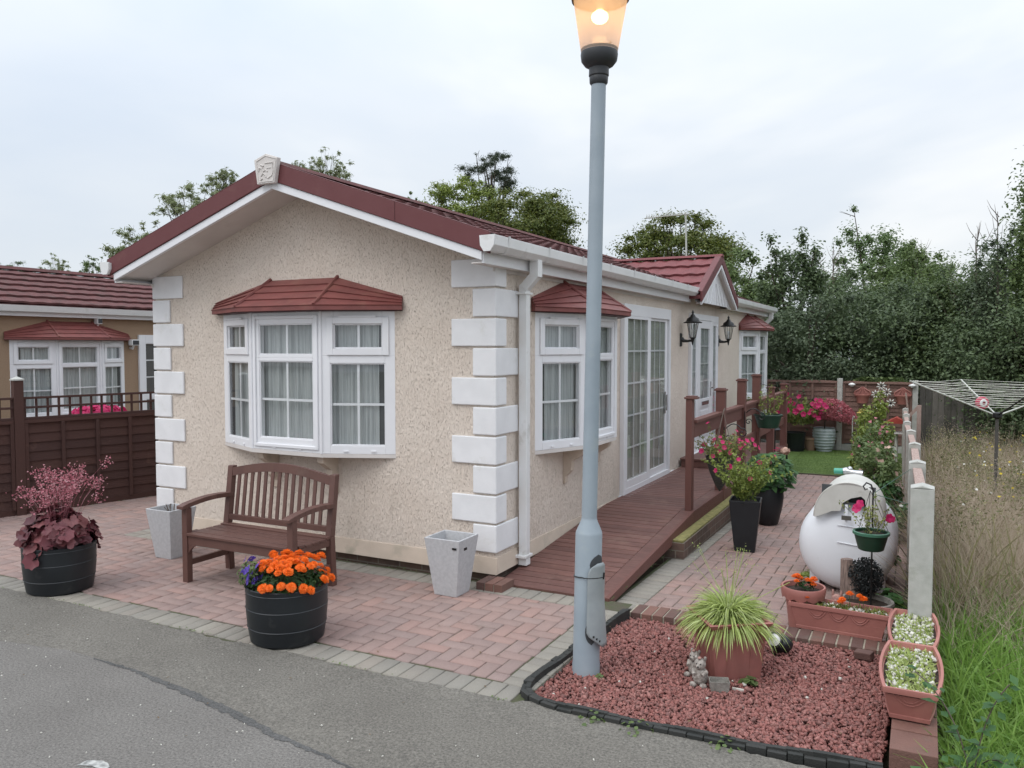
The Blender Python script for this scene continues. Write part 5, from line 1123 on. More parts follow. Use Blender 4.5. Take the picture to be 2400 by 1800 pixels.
# rectangular trough planters
def long_trough(cx, cy, z0, L_, Wt, H, rot, label, bow=0.):
    t = thing('trough_planter', label, 'planter', (cx, cy, z0)); c, s_ = cos(rot), sin(rot)
    def ring(l, w, z, n=7):
        pts = []; 
        for side in range(4):
            for i in range(n):
                q = i/n*2-1
                if side == 0: u, v = q*l, -w-bow*(1-q*q)
                elif side == 1: u, v = l, q*w
                elif side == 2: u, v = -q*l, w+bow*(1-q*q)
                else: u, v = -l, -q*w
                pts.append((cx+u*c-v*s_, cy+u*s_+v*c, z))
        return pts
    def loft(rs, cap=True):
        b = MB(); n = len(rs[0])
        for r in rs: b.v += r
        for i in range(len(rs)-1):
            for j in range(n): j2 = (j+1) % n; b.f.append((i*n+j, i*n+j2, (i+1)*n+j2, (i+1)*n+j))
        if cap: b.f.append(tuple(range(n))[::-1])
        return b
    l, w = L_/2, Wt/2
    b = loft([ring(l*.84, w*.74, z0), ring(l*.85, w*.76, z0+.02), ring(l*.84, w*.74, z0+.022), ring(l*.95, w*.92, z0+H-.03), ring(l*.95-.012, w*.92-.012, z0+H-.03), ring(l*.90, w*.84, z0+H*.5)]); po = b.build('trough', M['terra'], t, smooth=True)
    loft([ring(l*.955, w*.93, z0+H-.032), ring(l, w, z0+H-.028), ring(l*1.005, w*1.01, z0+H-.012), ring(l, w, z0+H), ring(l-.014, w-.014, z0+H), ring(l-.018, w-.018, z0+H-.03)], False).build('rim', M['terra'], t, smooth=True)
    g = loft([ring(l-.015, w-.015, z0+H-.038), ]); g.build('soil', M['soil'], t)
    b = MB()   # swag relief on the long sides and ends
    for sgn in (-1, 1):
        for k in (-.45, .0, .45):
            for rad in (1, .72):
                pts = []
                for i in range(9):
                    q = i/8*2-1; u = (k+q*.2*rad)*l*1.7*.55; z = z0+H*.80-rad*.055*(1-q*q); v = sgn*((w*.74+(w*.18)*((z-z0)/(H-.03)))+.0+bow*(1-(u/l)**2)*.95+.0015)
                    pts.append((cx+u*c-v*s_, cy+u*s_+v*c, z))
                b.tube(pts, .0030, 5)
        for rad in (1, .7):
            pts = []
            for i in range(9):
                q = i/8*2-1; v = q*w*.62*rad; z = z0+H*.80-rad*.055*(1-q*q); u = sgn*(l*.84+(l*.11)*((z-z0)/(H-.03))+.0015); pts.append((cx+u*c-v*s_, cy+u*s_+v*c, z))
            b.tube(pts, .0030, 5)
    b.build('swag_relief', M['terra'], po); return t, (l, w, c, s_)
def fill_trough(t, cx, cy, z, l, w, c, s_, npeb, nsprig, sprig_h, mixg=.5):
    u = rng.uniform(-l+.03, l-.03, npeb); v = rng.uniform(-w+.025, w-.025, npeb); C = np.stack([cx+u*c-v*s_, cy+u*s_+v*c, z+rng.uniform(-.005, .012, npeb)], -1)
    stones('pebbles', C, .020, M['whitestone'], t)
    u = rng.uniform(-l+.03, l-.03, nsprig); v = rng.uniform(-w+.03, w-.03, nsprig); B0 = np.stack([cx+u*c-v*s_, cy+u*s_+v*c, np.full(nsprig, z)], -1); D = rng.normal(0, .5, (nsprig, 3)); D[:, 2] = 1
    npmesh('sprouts', strips(B0, D, rng.uniform(.4, 1.1, nsprig)*sprig_h, np.full(nsprig, .009), rng.uniform(.2, .7, nsprig), 3), strippat(3), M['lf_spider'] if not mixg else M['lf_pet'], t)
t, (l, w, c, s_) = long_trough(2.715, .055, .005, .66, .20, .185, -.055, 'long terracotta trough with marigolds and white pebbles on the brick edging')
fill_trough(t, 2.715, .055, .16, l, w, c, s_, 150, 420, .055)
place_flowers(mg, [(2.50, .0, .235), (2.72, .02, .225), (2.73, .045, .235), (2.775, .07, .275), (2.84, .06, .27), (2.865, .05, .255)], t, (.7, .85))
b = MB(); [b.tube([(x, y, .15), (x, y, z)], .002, 4) for x, y, z in ((2.50, .0, .225), (2.72, .02, .215), (2.73, .045, .225), (2.775, .07, .26), (2.84, .06, .26), (2.865, .05, .245))]; b.build('flower_stem', M['lf_mid'], t)
t, (l, w, c, s_) = long_trough(3.175, -1.21, .122, .72, .245, .175, pi/2, 'terracotta trough of white pebbles and sprouts on the brick wall, nearest the camera', bow=.032)
fill_trough(t, 3.175, -1.21, .262, l, w+.02, c, s_, 230, 950, .045, 0)
t, (l, w, c, s_) = long_trough(3.18, -.465, .122, .66, .23, .155, pi/2, 'terracotta trough of pebbles and sprouts behind another one, against the concrete post', bow=.030)
fill_trough(t, 3.18, -.465, .243, l, w+.02, c, s_, 270, 700, .040, 0)
# round pot with frilled rim
t = thing('round_planter', 'round terracotta pot with scalloped rim and orange marigolds left of the white tank', 'planter', (2.46, .13, -.01))
MB().lathe((2.46, .13, -.052), [(.092, 0), (.125, .27), (.14, .277)], 32).disc((2.46, .13, -.05), .092).build('pot', M['terra'], t, smooth=True)
b = MB(); n = 64; k0 = 0
for j in range(n):
    w_ = 2*pi*j/n; sc_ = .018*abs(sin(w_*5)); C0 = (2.46, .13)
    for r, z in ((.146, .205-sc_), (.152, .225), (.156, .265), (.15, .275), (.138, .272), (.134, .22)): b.v.append((C0[0]+r*cos(w_), C0[1]+r*sin(w_), z))
for j in range(n):
    j2 = (j+1) % n
    for i in range(5): b.f.append((j*6+i, j2*6+i, j2*6+i+1, j*6+i+1))
b.build('scalloped_rim', M['terra'], t, smooth=True); MB().disc((2.46, .13, .235), .136).build('soil', M['soil'], t)
C, d = ellipse_pts(120, (2.47, .15, .26), (.07, .07, .06), up=True); npmesh('foliage', leaves(C, unit(d+rdir(120)*.5), .03, .3), LEAF, M['lf_marigold'], t)
place_flowers(mg, [(2.42, .12, .345), (2.40, .14, .33), (2.435, .15, .32), (2.42, .08, .315), (2.49, .14, .315), (2.52, .13, .32), (2.53, .16, .325), (2.53, .12, .295)], t, (.65, .8))
# ---------------------------------------------------------------- gas tank
tk = thing('gas_tank', 'large white horizontal gas tank with grey valve hood beside the path', 'gas tank', (2.66, 2.2, -.03))
cx, r_, zc = 2.650, .387, .318; b = MB(); n = 48; pr = [(.02, 1.19), (.12, 1.194), (.22, 1.208), (.29, 1.232), (.34, 1.27), (.372, 1.325), (.384, 1.385), (.387, 1.45), (.387, 1.452), (.390, 1.456), (.390, 1.468), (.387, 1.472), (.387, 1.8), (.382, 2.05), (.35, 2.17), (.2, 2.25), (.01, 2.28)]
for r, y in pr:
    for j in range(n): w = 2*pi*j/n; b.v.append((cx+r*cos(w), y, zc+r*sin(w)))
for i in range(len(pr)-1):
    for j in range(n): j2 = (j+1) % n; b.f.append((i*n+j, i*n+j2, (i+1)*n+j2, (i+1)*n+j))
b.f.append(tuple(range(n))); b.build('tank_shell', M['tankpaint'], tk, smooth=True)
MB().box((cx-.3, 1.45, -.08), (cx-.22, 1.6, .15)).box((cx+.22, 1.45, -.08), (cx+.3, 1.6, .15)).box((cx-.3, 1.9, -.1), (cx-.22, 2.02, .15)).box((cx+.22, 1.9, -.1), (cx+.3, 2.02, .15)).build('foot', M['tankpaint'], tk)
# plate and handle on the end
b = MB(); yf = lambda x, z: 1.186+.10*(((x-cx)**2+(z-zc)**2)/.30**2)**1.6*.45-.004
for x0, z0, x1, z1 in ((-.06, .20, .14, .185), (-.06, .06, .14, .04)): b.tube([(cx+x0, yf(cx+x0, zc+z0), zc+z0), (cx+x1, yf(cx+x1, zc+z1), zc+z1)], .0045, 6)
b.build('plate_edge', M['tankpaint'], tk)
MB().box((cx+.0, 1.150, .555), (cx+.022, 1.164, .70)).build('lifting_lug', M['tankpaint'], tk); MB().box((cx-.025, 1.138, .575), (cx+.05, 1.148, .61)).build('data_plate', M['greywood'], tk)
b = MB(); n = 24; ys = [1.21, 1.23, 1.72, 1.88]; arch = []
for yi, y in enumerate(ys):
    for j in range(n+1):
        w = pi*j/n; rr = .262+(.010 if y == 1.21 else 0)-(.04 if y == 1.88 else 0); zz = .575+.30*sin(w)*(rr/.262); yy = y
        if yi == 0: # cut-away at the lower right of the front edge
            yy = y-.05*sin(w)**2
        b.v.append((cx+.025-rr*cos(w)*1.02, yy, max(zz, .575)))
for i in range(len(ys)-1):
    for j in range(n): b.f.append((i*(n+1)+j, i*(n+1)+j+1, (i+1)*(n+1)+j+1, (i+1)*(n+1)+j))
m_ = 3*(n+1); b.f.append(tuple(m_+j for j in range(n+1)))
hd = b.build('valve_hood', M['hood'], tk, smooth=True); hd.modifiers.new('thick', 'SOLIDIFY').thickness = .012
# front face of hood with opening at right
b = MB(); cxh = cx+.025
outer = [(-cos(pi*j/n)*.264, .575+.302*sin(pi*j/n)) for j in range(n+1)]
poly = outer+[(.20, .60), (.135, .625), (.125, .75), (.095, .775), (.02, .755), (-.045, .71), (-.06, .645), (-.13, .635), (-.20, .60)]
b.prism([(cxh+x, 1.165, z) for x, z in poly], (0, .012, 0)); MB().box((cx-.2, 1.33, .60), (cx+.22, 1.34, .83)).build('hood_inside', M['dark'], hd); b.build('hood_front', M['hood'], hd)
MB().box((cx-.02, 1.5, .70), (cx+.10, 1.6, .79)).tube([(cx+.02, 1.42, .66), (cx+.02, 1.42, .75)], .03, 10).tube([(cx-.06, 1.42, .66), (cx-.06, 1.42, .73)], .018, 8).build('valve', M['stone'], tk)
MB().box((cx-.2, 1.86, .58), (cx+.2, 1.87, .72)).build('hood_back', M['dark'], tk)
t = thing('spray_bottle', 'small teal and silver bottle lying on top of the tank hood', 'bottle', (2.63, 1.8, .85))
MB().tube([(2.50, 1.86, .872), (2.575, 1.85, .876)], .026, 12).build('bottle', M['teal'], t, smooth=True); MB().tube([(2.576, 1.85, .876), (2.60, 1.85, .88), (2.66, 1.84, .872), (2.74, 1.83, .868)], [.030, .034, .022, .026], 12).ball((2.63, 1.845, .90), .024).build('metal_end', M['silver'], t, smooth=True)
# fountain bowl, driftwood, rabbit, dark shrub
t = thing('stone_bowl', 'round grey stone bowl of dark soil between the troughs and the tank', 'bowl', (2.86, .62, -.015))
MB().lathe((2.86, .60, -.06), [(.10, 0), (.15, .05), (.19, .14), (.185, .155), (.165, .155), (.15, .10)], 32).build('bowl', M['stone'], t, smooth=True); MB().disc((2.86, .60, .06), .158).build('soil', M['soil'], t)
C, d = ellipse_pts(2300, (2.84, .72, .24), (.13, .10, .15)); npmesh('dark_dead_foliage', leaves(C, rdir(2300), .022, .6), LEAF, mat('charcoal_leaf', (.030, .034, .034), .8, (.015, .018, .018), 20), t)
dw = MB(); 
for k in range(3): dw.tube([(2.715+.022*k, .74, -.07), (2.71+.026*k, .75, .2), (2.70+.034*k, .755, .35-.035*k)], [.062, .055, .045-.006*k], 10)
tag(dw.build('driftwood', M['driftwood'], None, smooth=True), 'upright striped piece of driftwood in front of the white tank', 'driftwood')
bear((2.66, .46), -1.7, 'faded pink rabbit ornament with long ears behind the long trough', M['rabbitpink'], 1.15, .017, long_ears=True)
# hanging green pot on a shepherd's crook
def bucket(t, c, r, h, m=M['greenpot'], rim=M['greenrim'], bot=.72):
    po = MB().lathe(c, [(r*bot*.9, 0), (r*bot, .006), (r*.97, h*.9), (r*.97, h), (r*.90, h), (r*.86, h*.7)], 28).disc((c[0], c[1], c[2]+.003), r*bot*.9, 28).build('pot', m, t, smooth=True)
    MB().lathe((c[0], c[1], c[2]+h), [(r*.97, -.022), (r*1.04, -.018), (r*1.04, .0), (r*.95, .004), (r*.90, -.004)], 28).build('rim', rim, t, smooth=True)
    MB().disc((c[0], c[1], c[2]+h-.02), r*.92, 28).build('soil', M['soil'], t)
def petunia_set(r=.032):
    out = []
    for k in range(3):
        v = fans(np.zeros((1, 3)), np.array([[0, 0, 1.]]), r, [1, 1.02, .82, 1, 1.03, .8, 1, 1.02, .84, 1, 1.02, .8, 1, 1, .82], .28, .07)[0]; b = MB(); b.v = [tuple(q) for q in v]; b.f = fanpat(15); out.append(b.build('petunia', M['fl_pink'], None, fixn=False))
    return out
pet = petunia_set()
def vines(t, c, r, n, m, up=.2, reach=.3, per=26, s=.026, seed=None, droop=.5, nm='foliage'):
    """trailing stems with leaves; returns tips"""
    st = MB(); LC = []; tips = []
    for i in range(n):
        a = random.uniform(0, 2*pi); p = Vector((c[0]+r*.7*cos(a)*random.random(), c[1]+r*.7*sin(a)*random.random(), c[2])); d = Vector((cos(a)*random.uniform(.3, 1.1), sin(a)*random.uniform(.3, 1.1), random.uniform(.3, 1)+up)).normalized(); pts = [p.copy()]; Lg = reach*random.uniform(.5, 1.15)
        for k in range(7): p = p+d*Lg/7; d = (d+Vector((random.gauss(0, .12), random.gauss(0, .12), -droop*random.uniform(.2, .6)*.5))).normalized(); pts.append(p.copy())
        st.tube(pts, .0018, 4, cap=False); tips.append(pts[-1]); 
        for k in range(per): q = random.random()**.7*6.99; j = int(q); pp_ = pts[j].lerp(pts[j+1], q-j); LC.append(tuple(pp_+Vector((random.gauss(0, .013), random.gauss(0, .013), random.gauss(0, .013)))))
    st.build('stem', M['lf_mid'], t); LC = np.array(LC); npmesh(nm, leaves(LC, unit(rdir(len(LC))+np.array([0, -.3, .8])), s, .55, .12), LEAF, m, t); return tips
t = thing('hanging_planter', "green pot with magenta petunias hanging from a crook in front of the white tank", 'hanging planter', (2.88, .44, -.01))
bucket(t, (2.885, .44, .515), .122, .135)
MB().tube([(2.885, .60, -.02), (2.885, .60, .93), (2.87, .59, .97), (2.84, .57, .985), (2.82, .55, .96), (2.835, .54, .935), (2.85, .54, .945)], .006, 8).build('crook_pole', M['iron'], t)
b = MB(); [b.tube([(2.885+.118*cos(a), .44+.118*sin(a), .65), (2.87, .53, .935)], .002, 4) for a in (0.3, 2.4, 4.5)]; b.build('hanging_wire', M['iron'], t)
tips = vines(t, (2.885, .44, .63), .1, 9, M['lf_pet'], .9, .28, 26, .024, droop=.15)
place_flowers(pet, [(2.80, .40, .83), (3.0, .42, .76), (2.81, .42, .845), (3.0, .40, .77), (2.79, .38, .82), (3.015, .44, .755)], t, (.9, 1.2), (2.88, .6, .7), -.2)
MB().tube([(2.885, .60, .90), (3.13, 1.93, .93)], .0025, 5).tube([(2.885, .60, .90), (3.13, -.1, .97)], .0025, 5).build('twine', M['twine'], t)

# ---------------------------------------------------------------- path pots and baskets
t = thing('tall_planter', 'tall square glossy black planter overflowing with yellow-green foliage on the path', 'planter', (1.57, 2.45, -.06))
MB().taper(1.60, 2.47, -.096, .435, .10, .10, .155, .155, .12, .015).build('pot', M['black'], t, bevel=.004); MB().disc((1.60, 2.47, .405), .17, 4).build('soil', M['soil'], t)
tips = vines(t, (1.58, 2.47, .43), .14, 70, M['lf_yel'], .9, .50, 30, .038, droop=.35)
place_flowers(pet, [tuple(Vector(p)) for p in random.sample(tips, 8)], t, (.75, 1.0), (1.6, 2.9, .5), -.1)
t = thing('tall_planter', 'rounded tall black planter behind the square one, filled with dark green leaves', 'planter', (1.60, 3.9, -.1))
MB().lathe((1.58, 3.95, -.124), [(.10, 0), (.12, .02), (.165, .22), (.18, .34), (.17, .43), (.165, .45), (.15, .43), (.145, .38)], 32).build('pot', M['black'], t, smooth=True); MB().disc((1.58, 3.95, .27), .15).build('soil', M['soil'], t)
N = 320; C, d = ellipse_pts(N, (1.60, 3.95, .50), (.30, .28, .25), .3); npmesh('foliage', leaves(C, unit(d*.5+rdir(N)*.3+np.array([0, -.2, .8])), .13, .42, .06), LEAF, M['lf_deep'], t)
place_flowers(pet[:1], [(1.70, 3.7, .80), (1.72, 3.72, .82)], t, (1, 1.2)); 
C, d = ellipse_pts(40, (1.80, 3.72, .80), (.045, .045, .035)); npmesh('cream_bloom', fans(C, unit(d), .022, [1]*7, .3), fanpat(7), M['fl_cream'], t)
t = thing('square_planter', 'low black square planter at the lawn edge beside the ramp', 'planter', (1.45, 6.9, -.17))
MB().taper(1.24, 6.6, -.175, .10, .12, .12, .15, .15, 0, .02).build('pot', M['black'], t, bevel=.004); C, d = ellipse_pts(260, (1.24, 6.6, .12), (.16, .16, .08), up=True); npmesh('foliage', leaves(C, unit(d+np.array([0, 0, .5])), .06, .5), LEAF, M['lf_deep'], t)
# cone basket on ramp posts
t = thing('hanging_basket', 'grey cone basket of magenta petunias hanging from the ramp rail', 'hanging basket', (1.22, 2.95, .4))
MB().lathe((1.22, 2.98, .40), [(.008, 0), (.06, .09), (.115, .22), (.155, .38), (.16, .39), (.15, .385)], 24).build('cone', mat('grey_woven_cone', (.10, .095, .085), .9, (.05, .048, .043), 30, stretch=(1, 1, 8), bump=1, bscale=80), t, smooth=True)
tips = vines(t, (1.24, 2.98, .76), .15, 60, M['lf_pet'], .35, .36, 30, .026, droop=.55)
vt = [tuple(p) for p in random.sample(tips, 30)]; place_flowers(pet, vt, t, (.75, 1.05), (1.1, 3.3, .6), -.1)
b = MB(); [b.tube([(1.22+.15*cos(a), 2.98+.15*sin(a), .78), (1.18, 3.3, 1.26)], .003, 5) for a in (.3, 2.4, 4.5)]; b.tube([(1.18, 3.3, 1.26), (1.03, 4.06, 1.24)], .006, 6); b.build('hanging_wire', M['twig'], t)
def scroll(y, z, s, x=1.045):
    t = [(x, y, z-.22*s), (x, y, z)]; 
    pts = [(x+.02+.16*s*q, y, z-.02+.05*s*sin(q*pi)) for q in np.linspace(0, 1, 7)]
    sp = [(x+.18*s+.05*s*(1-k/16)*sin(k*.55), y, z-.055*s+.05*s*(1-k/16)*cos(k*.55)) for k in range(15)]
    sp2 = [(x+.05+.04*s*(1-k/16)*cos(k*.55), y, z-.12*s+.04*s*(1-k/16)*sin(k*.55)) for k in range(15)]
    return t, pts, sp, sp2
for y, z, lab in ((3.98, 1.02, 'black scrolled iron bracket on the second ramp post'), (5.25, 1.12, 'black scrolled iron bracket on the third ramp post')):
    t = thing('iron_bracket', lab, 'bracket', (1.04, y, z)); b = MB(); [b.tube(q, .007, 6) for q in scroll(y, z, 1.2)]; b.build('scrollwork', M['iron'], t)
t = thing('hanging_basket', 'round dark green hanging pot with pale trailing stems near the far ramp posts', 'hanging basket', (1.16, 6.3, .85))
bucket(t, (1.17, 6.35, .80), .20, .20, rim=M['greenpot'])
tips = vines(t, (1.17, 6.35, .98), .18, 16, M['lf_yel'], .8, .48, 20, .034, droop=.2); MB().tube([(1.17, 6.35, .99), (1.15, 6.40, 1.42), (1.03, 6.42, 1.45)], .006, 5).build('hanging_wire', M['iron'], t)
t = thing('potted_petunia', 'black pot of trailing magenta petunias at the far end of the lawn', 'potted plant', (.80, 12.4, -.3))
MB().lathe((.72, 12.45, gz(12.45)), [(.20, 0), (.24, .40), (.25, .42), (.22, .42)], 20).disc((.72, 12.45, .06), .22).build('pot', M['black'], t, smooth=True)
tips = vines(t, (.84, 12.3, .34), .42, 95, M['lf_pet'], .9, .60, 26, .065, droop=.6)
place_flowers(pet, [tuple(p+Vector((0, -.06, 0))) for p in random.sample(tips, 44)], t, (1.7, 2.4), (1.0, 13.5, .2), -.1)
t = thing('path_lamp', 'pair of dark stakes with a small grey lamp head at the lawn edge', 'garden lamp', (.98, 8.1, -.2))
MB().tube([(.98, 8.15, -.2), (.98, 8.15, .62)], .022, 6).build('stake', M['iron'], t); MB().tube([(1.12, 8.6, gz(8.6)), (1.12, 8.6, .25)], .018, 6).build('stake', M['iron'], t); MB().lathe((.98, 8.15, .60), [(.10, 0), (.03, .09), (.001, .10)], 12).build('lamp_head', M['darkgrey'], t)
t = thing('terracotta_pot', 'small tan clay pot on the lawn by the fence', 'pot', (1.0, 12.4, -.3)); MB().lathe((1.02, 12.75, gz(12.7)), [(.10, 0), (.15, .24), (.17, .25), (.17, .30), (.14, .3)], 20).build('pot', M['clayrim'], t, smooth=True)
t = thing('ribbed_pot', 'large pale blue-grey ribbed pot by the concrete fence post', 'pot', (1.30, 12.9, -.31))
prof = []; 
for i in range(33): z = i/32; r = .15+.09*sin(z*2.2)**.8*1.; prof.append((r+.007*sin(i*1.6), .52*z))
MB().lathe((1.30, 12.75, gz(12.75)), prof+[(prof[-1][0]-.03, .51)], 28).build('pot', M['ribpot'], t, smooth=True)
t = thing('japanese_maple', 'small red-leaved Japanese maple in front of the back fence', 'shrub', (1.3, 13, -.3))
MB().tube([(1.30, 12.75, .1), (1.32, 12.75, .55)], .015, 6).build('stem', M['bark'], t); C, d = ellipse_pts(3000, (1.50, 12.7, .64), (.50, .35, .24), .3); C[:, 2] -= ((C[:, 0]-1.42)**2)*.8
npmesh('foliage', leaves(C, unit(rdir(3000)+np.array([0, -.4, .6])), .05, .45), LEAF, M['lf_maple'], t)

# ---------------------------------------------------------------- fences
def frame2(A, Bp_):
    A, Bp_ = Vector((*A, 0)), Vector((*Bp_, 0)); U = (Bp_-A); Ls = U.length; U.normalize(); return A, U, Vector((U.y, -U.x, 0)), Ls
# left trellis-topped fence
t = thing('trellis_fence', 'dark brown timber fence with open trellis top on the left of the paving', 'fence', (-6.2, .5, 0))
A, U, N, Ls = frame2((-6.60, -1.25), (-5.60, 3.0)); Lp = Ls; U2, N2 = (U.x, U.y), (N.x, N.y); O = (A.x, A.y, 0)
ps = [1.14-1.76-.0, 1.14, 1.14+1.80]; ps = [1.14-1.8, 1.14, 2.92, 4.70]
for i, s in enumerate(ps):
    if s < -1 or s > 5: continue
    po = MB().fr(O, U2, N2, s-.052, s+.052, -.05, .055, -.06, 1.60-.0).build('post', M['fence'], t, bevel=.004)
    q = lambda u, n, z: (O[0]+U2[0]*u+N2[0]*n, O[1]+U2[1]*u+N2[1]*n, z); b = MB(); b.fr(O, U2, N2, s-.06, s+.06, -.06, .065, 1.60, 1.615); k = len(b.v); b.v += [q(s-.06, -.06, 1.6155), q(s+.06, -.06, 1.6155), q(s+.06, .065, 1.6155), q(s-.06, .065, 1.6155), q(s, 0, 1.65)]; b.f += [(k, k+1, k+4), (k+1, k+2, k+4), (k+2, k+3, k+4), (k+3, k, k+4)]; b.build('post_cap', M['concrete'], po)
for i in range(len(ps)-1):
    s0, s1 = ps[i]+.055, ps[i+1]-.055; b = MB(); nb_ = 9
    for k in range(nb_): z0 = .07+k*.112; b.hexa([tuple(Vector(O)+U*s0+N*n_+Vector((0, 0, z))) if u == 0 else tuple(Vector(O)+U*s1+N*n_+Vector((0, 0, z))) for (u, n_, z) in ((0, .0, z0), (1, .0, z0), (1, .020, z0), (0, .020, z0), (0, -.004, z0+.125), (1, -.004, z0+.125), (1, .005, z0+.125), (0, .005, z0+.125))])
    pn = b.build('panel', M['fence'], t)
    b = MB(); n_ = 4
    for k in range(n_+1): s = s0+(s1-s0-.04)*k/n_; b.fr(O, U2, N2, s, s+.04, .022, .045, .06, 1.085)
    b.fr(O, U2, N2, s0, s1, .0225, .040, 1.087, 1.13).fr(O, U2, N2, s0, s1, .0, .022, -.05, .068); b.build('batten', M['fence'], pn, bevel=.003)
    b = MB(); b.fr(O, U2, N2, s0, s1, .0, .04, 1.131, 1.160); nn_ = 13
    for k in range(nn_+1): s = s0+(s1-s0-.028)*k/nn_; b.fr(O, U2, N2, s, s+.028, .012, .026, 1.161, 1.40)
    for z in (1.262, 1.375): b.fr(O, U2, N2, s0, s1, .0265, .040, z, z+.028)
    b.build('trellis', M['fence'], t, bevel=.002, seg=1)
# concrete post fence, right
t = thing('concrete_post_fence', 'low fence of pale concrete posts and weathered panels along the right of the path', 'fence', (3.15, 3, 0))
CP = [(3.212, -.10, 1.107, .07), (3.171, 1.93, 1.005, .066), (3.132, 4.0, .941, .06), (3.07, 6.06, .889, .058), (2.992, 8.15, .831, .055), (2.945, 10.15, .799, .052), (2.892, 12.26, .755, .052)]
for x, y, z, h in CP:
    b = MB(); b.box((x-h, y-.07, gz(y)-.1), (x+h, y+.07, z-.022)); k = len(b.v); b.v += [(x-h-.003, y-.073, z-.0215), (x+h+.003, y-.073, z-.0215), (x+h+.003, y+.073, z-.0215), (x-h-.003, y+.073, z-.0215), (x, y-.073, z), (x, y+.073, z)]
    b.f += [(k, k+1, k+4), (k+1, k+2, k+5, k+4), (k+2, k+3, k+5), (k+3, k, k+4, k+5), (k, k+3, k+2, k+1)]; b.build('post', M['concrete'], t, bevel=.006)
for i in range(6):
    (x, y, z, h), (x2, y2, z2, h2) = CP[i], CP[i+1]; b = MB()
    def hx(a, c, z0a, z0b, z1a, z1b, m, nm, par): 
        return MB().hexa([(x+a, y+.072, z0a), (x+c, y+.072, z0a), (x2+c, y2-.072, z0b), (x2+a, y2-.072, z0b), (x+a, y+.072, z1a), (x+c, y+.072, z1a), (x2+c, y2-.072, z1b), (x2+a, y2-.072, z1b)]).build(nm, m, par, bevel=.004)
    pn = hx(-.02, .02, gz(y)-.05, gz(y2)-.05, z-.12, z2-.10, M['lap'], 'panel', t); hx(-.035, .035, z-.119, z2-.099, z-.075, z2-.06, M['weathered'], 'capping', pn)
# back lap fence
t = thing('lap_fence', 'red-brown overlapping board fence with concrete posts across the end of the lawn', 'fence', (1.5, 13.2, -.3)); zb = gz(13.2)
PX = [-.55, 1.57, 3.06]; PXm = [-2.6]+PX
for x in PXm: MB().box((x-.055, 13.10, zb-.1), (x+.055, 13.24, 1.30 if x != 3.06 else 1.28)).build('post', M['concrete'], t, bevel=.01)
for a, c in zip(PXm[:-1], PXm[1:]):
    x0, x1 = a+.057, c-.057; b = MB(); k = 0; z = zb+.16
    while z < 1.18:
        y_ = 13.17; w1, w2, w3 = (random.uniform(-.012, .012) for _ in range(3)); n = 6
        for i in range(n):
            u0, u1 = x0+(x1-x0)*i/n, x0+(x1-x0)*(i+1)/n; wv = lambda i_: .010*sin(i_*1.7+k*2.1)+w1
            b.hexa([(u0, y_-.012, z+wv(i)), (u1, y_-.012, z+wv(i+1)), (u1, y_, z+wv(i+1)), (u0, y_, z+wv(i)), (u0, y_+.01, z+.125+wv(i)), (u1, y_+.01, z+.125+wv(i+1)), (u1, y_+.02, z+.125+wv(i+1)), (u0, y_+.02, z+.125+wv(i))])
        k += 1; z += .104
    pn = b.build('panel', M['lap'], t)
    b = MB(); n = 4 if x1-x0 > 1.6 else 3
    for i in range(n+1): u = x0+(x1-x0-.045)*i/n; b.box((u, 13.135, zb+.15), (u+.045, 13.156, 1.19))
    b.box((x0, 13.12, 1.191), (x1, 13.22, 1.215)); b.build('batten', M['lap'], pn); MB().box((x0, 13.14, zb-.05), (x1, 13.19, zb+.15)).build('gravel_board', M['concrete'], t)
t = thing('board_fence', 'weathered dark grey vertical board fence behind the wild grass', 'fence', (6, 13.2, 0)); b = MB(); x = 3.14
while x < 13.2: w = random.uniform(.10, .135); b.box((x, 13.2+random.uniform(-.006, .006), -.4), (x+w-.006, 13.225, 1.24+random.uniform(-.02, .02))); x += w
b.build('boards', M['greywood'], t); MB().box((3.14, 13.18, 1.245), (13.2, 13.25, 1.265)).build('capping_rail', M['greywood'], t)
for k, x in enumerate((5.2, 7.4, 9.6, 11.8)): MB().box((x, 13.1, -.4), (x+.1, 13.18, 1.28)).build('post', M['greywood'], t)
# things on the back fence
def wall_planter(x, z, lab):
    t = thing('wall_planter', lab, 'wall planter', (x, 13.1, z)); n = 14; b = MB()
    pr_ = [(.10, -.16), (.135, -.02), (.16, .0), (.165, .03), (.15, .035), (.14, .0)]; k = 0
    for r, dz in pr_:
        for j in range(n+1): w = pi+pi*j/n; b.v.append((x+r*cos(w), 13.125+r*.75*sin(w), z+dz))
    for i in range(len(pr_)-1):
        for j in range(n): b.f.append((i*(n+1)+j, i*(n+1)+j+1, (i+1)*(n+1)+j+1, (i+1)*(n+1)+j))
    b.f.append(tuple(range(n+1))); b.build('half_pot', M['terra'], t, smooth=True)
    b = MB(); b.prism([(x+u, 13.12, z+v) for u, v in [(-.16, .03), (-.15, .09), (-.06, .15), (0, .20), (.06, .15), (.15, .09), (.16, .03)]], (0, .012, 0)); A_ = [(-.165, .03), (-.15, .09), (-.06, .15), (0, .21), (.06, .15), (.15, .09), (.165, .03)]; b.tube([(x+u, 13.115, z+v) for u, v in A_], .018, 6)
    for q in (-.07, 0, .07): b.tube([(x+q*1.1, 13.115, z+.03), (x+q*.3, 13.115, z+.16)], .014, 6)
    b.build('arched_back', M['terra'], t)
wall_planter(2.03, .93, 'terracotta half-round wall planter on the fence, left of the metal flowers'); wall_planter(2.82, .93, 'terracotta half-round wall planter on the fence, right of the metal flowers')
t = thing('metal_flowers', 'three white-petalled metal daisy ornament standing before the back fence', 'ornament', (2.4, 12.9, .3)); b = MB(); c_ = MB()
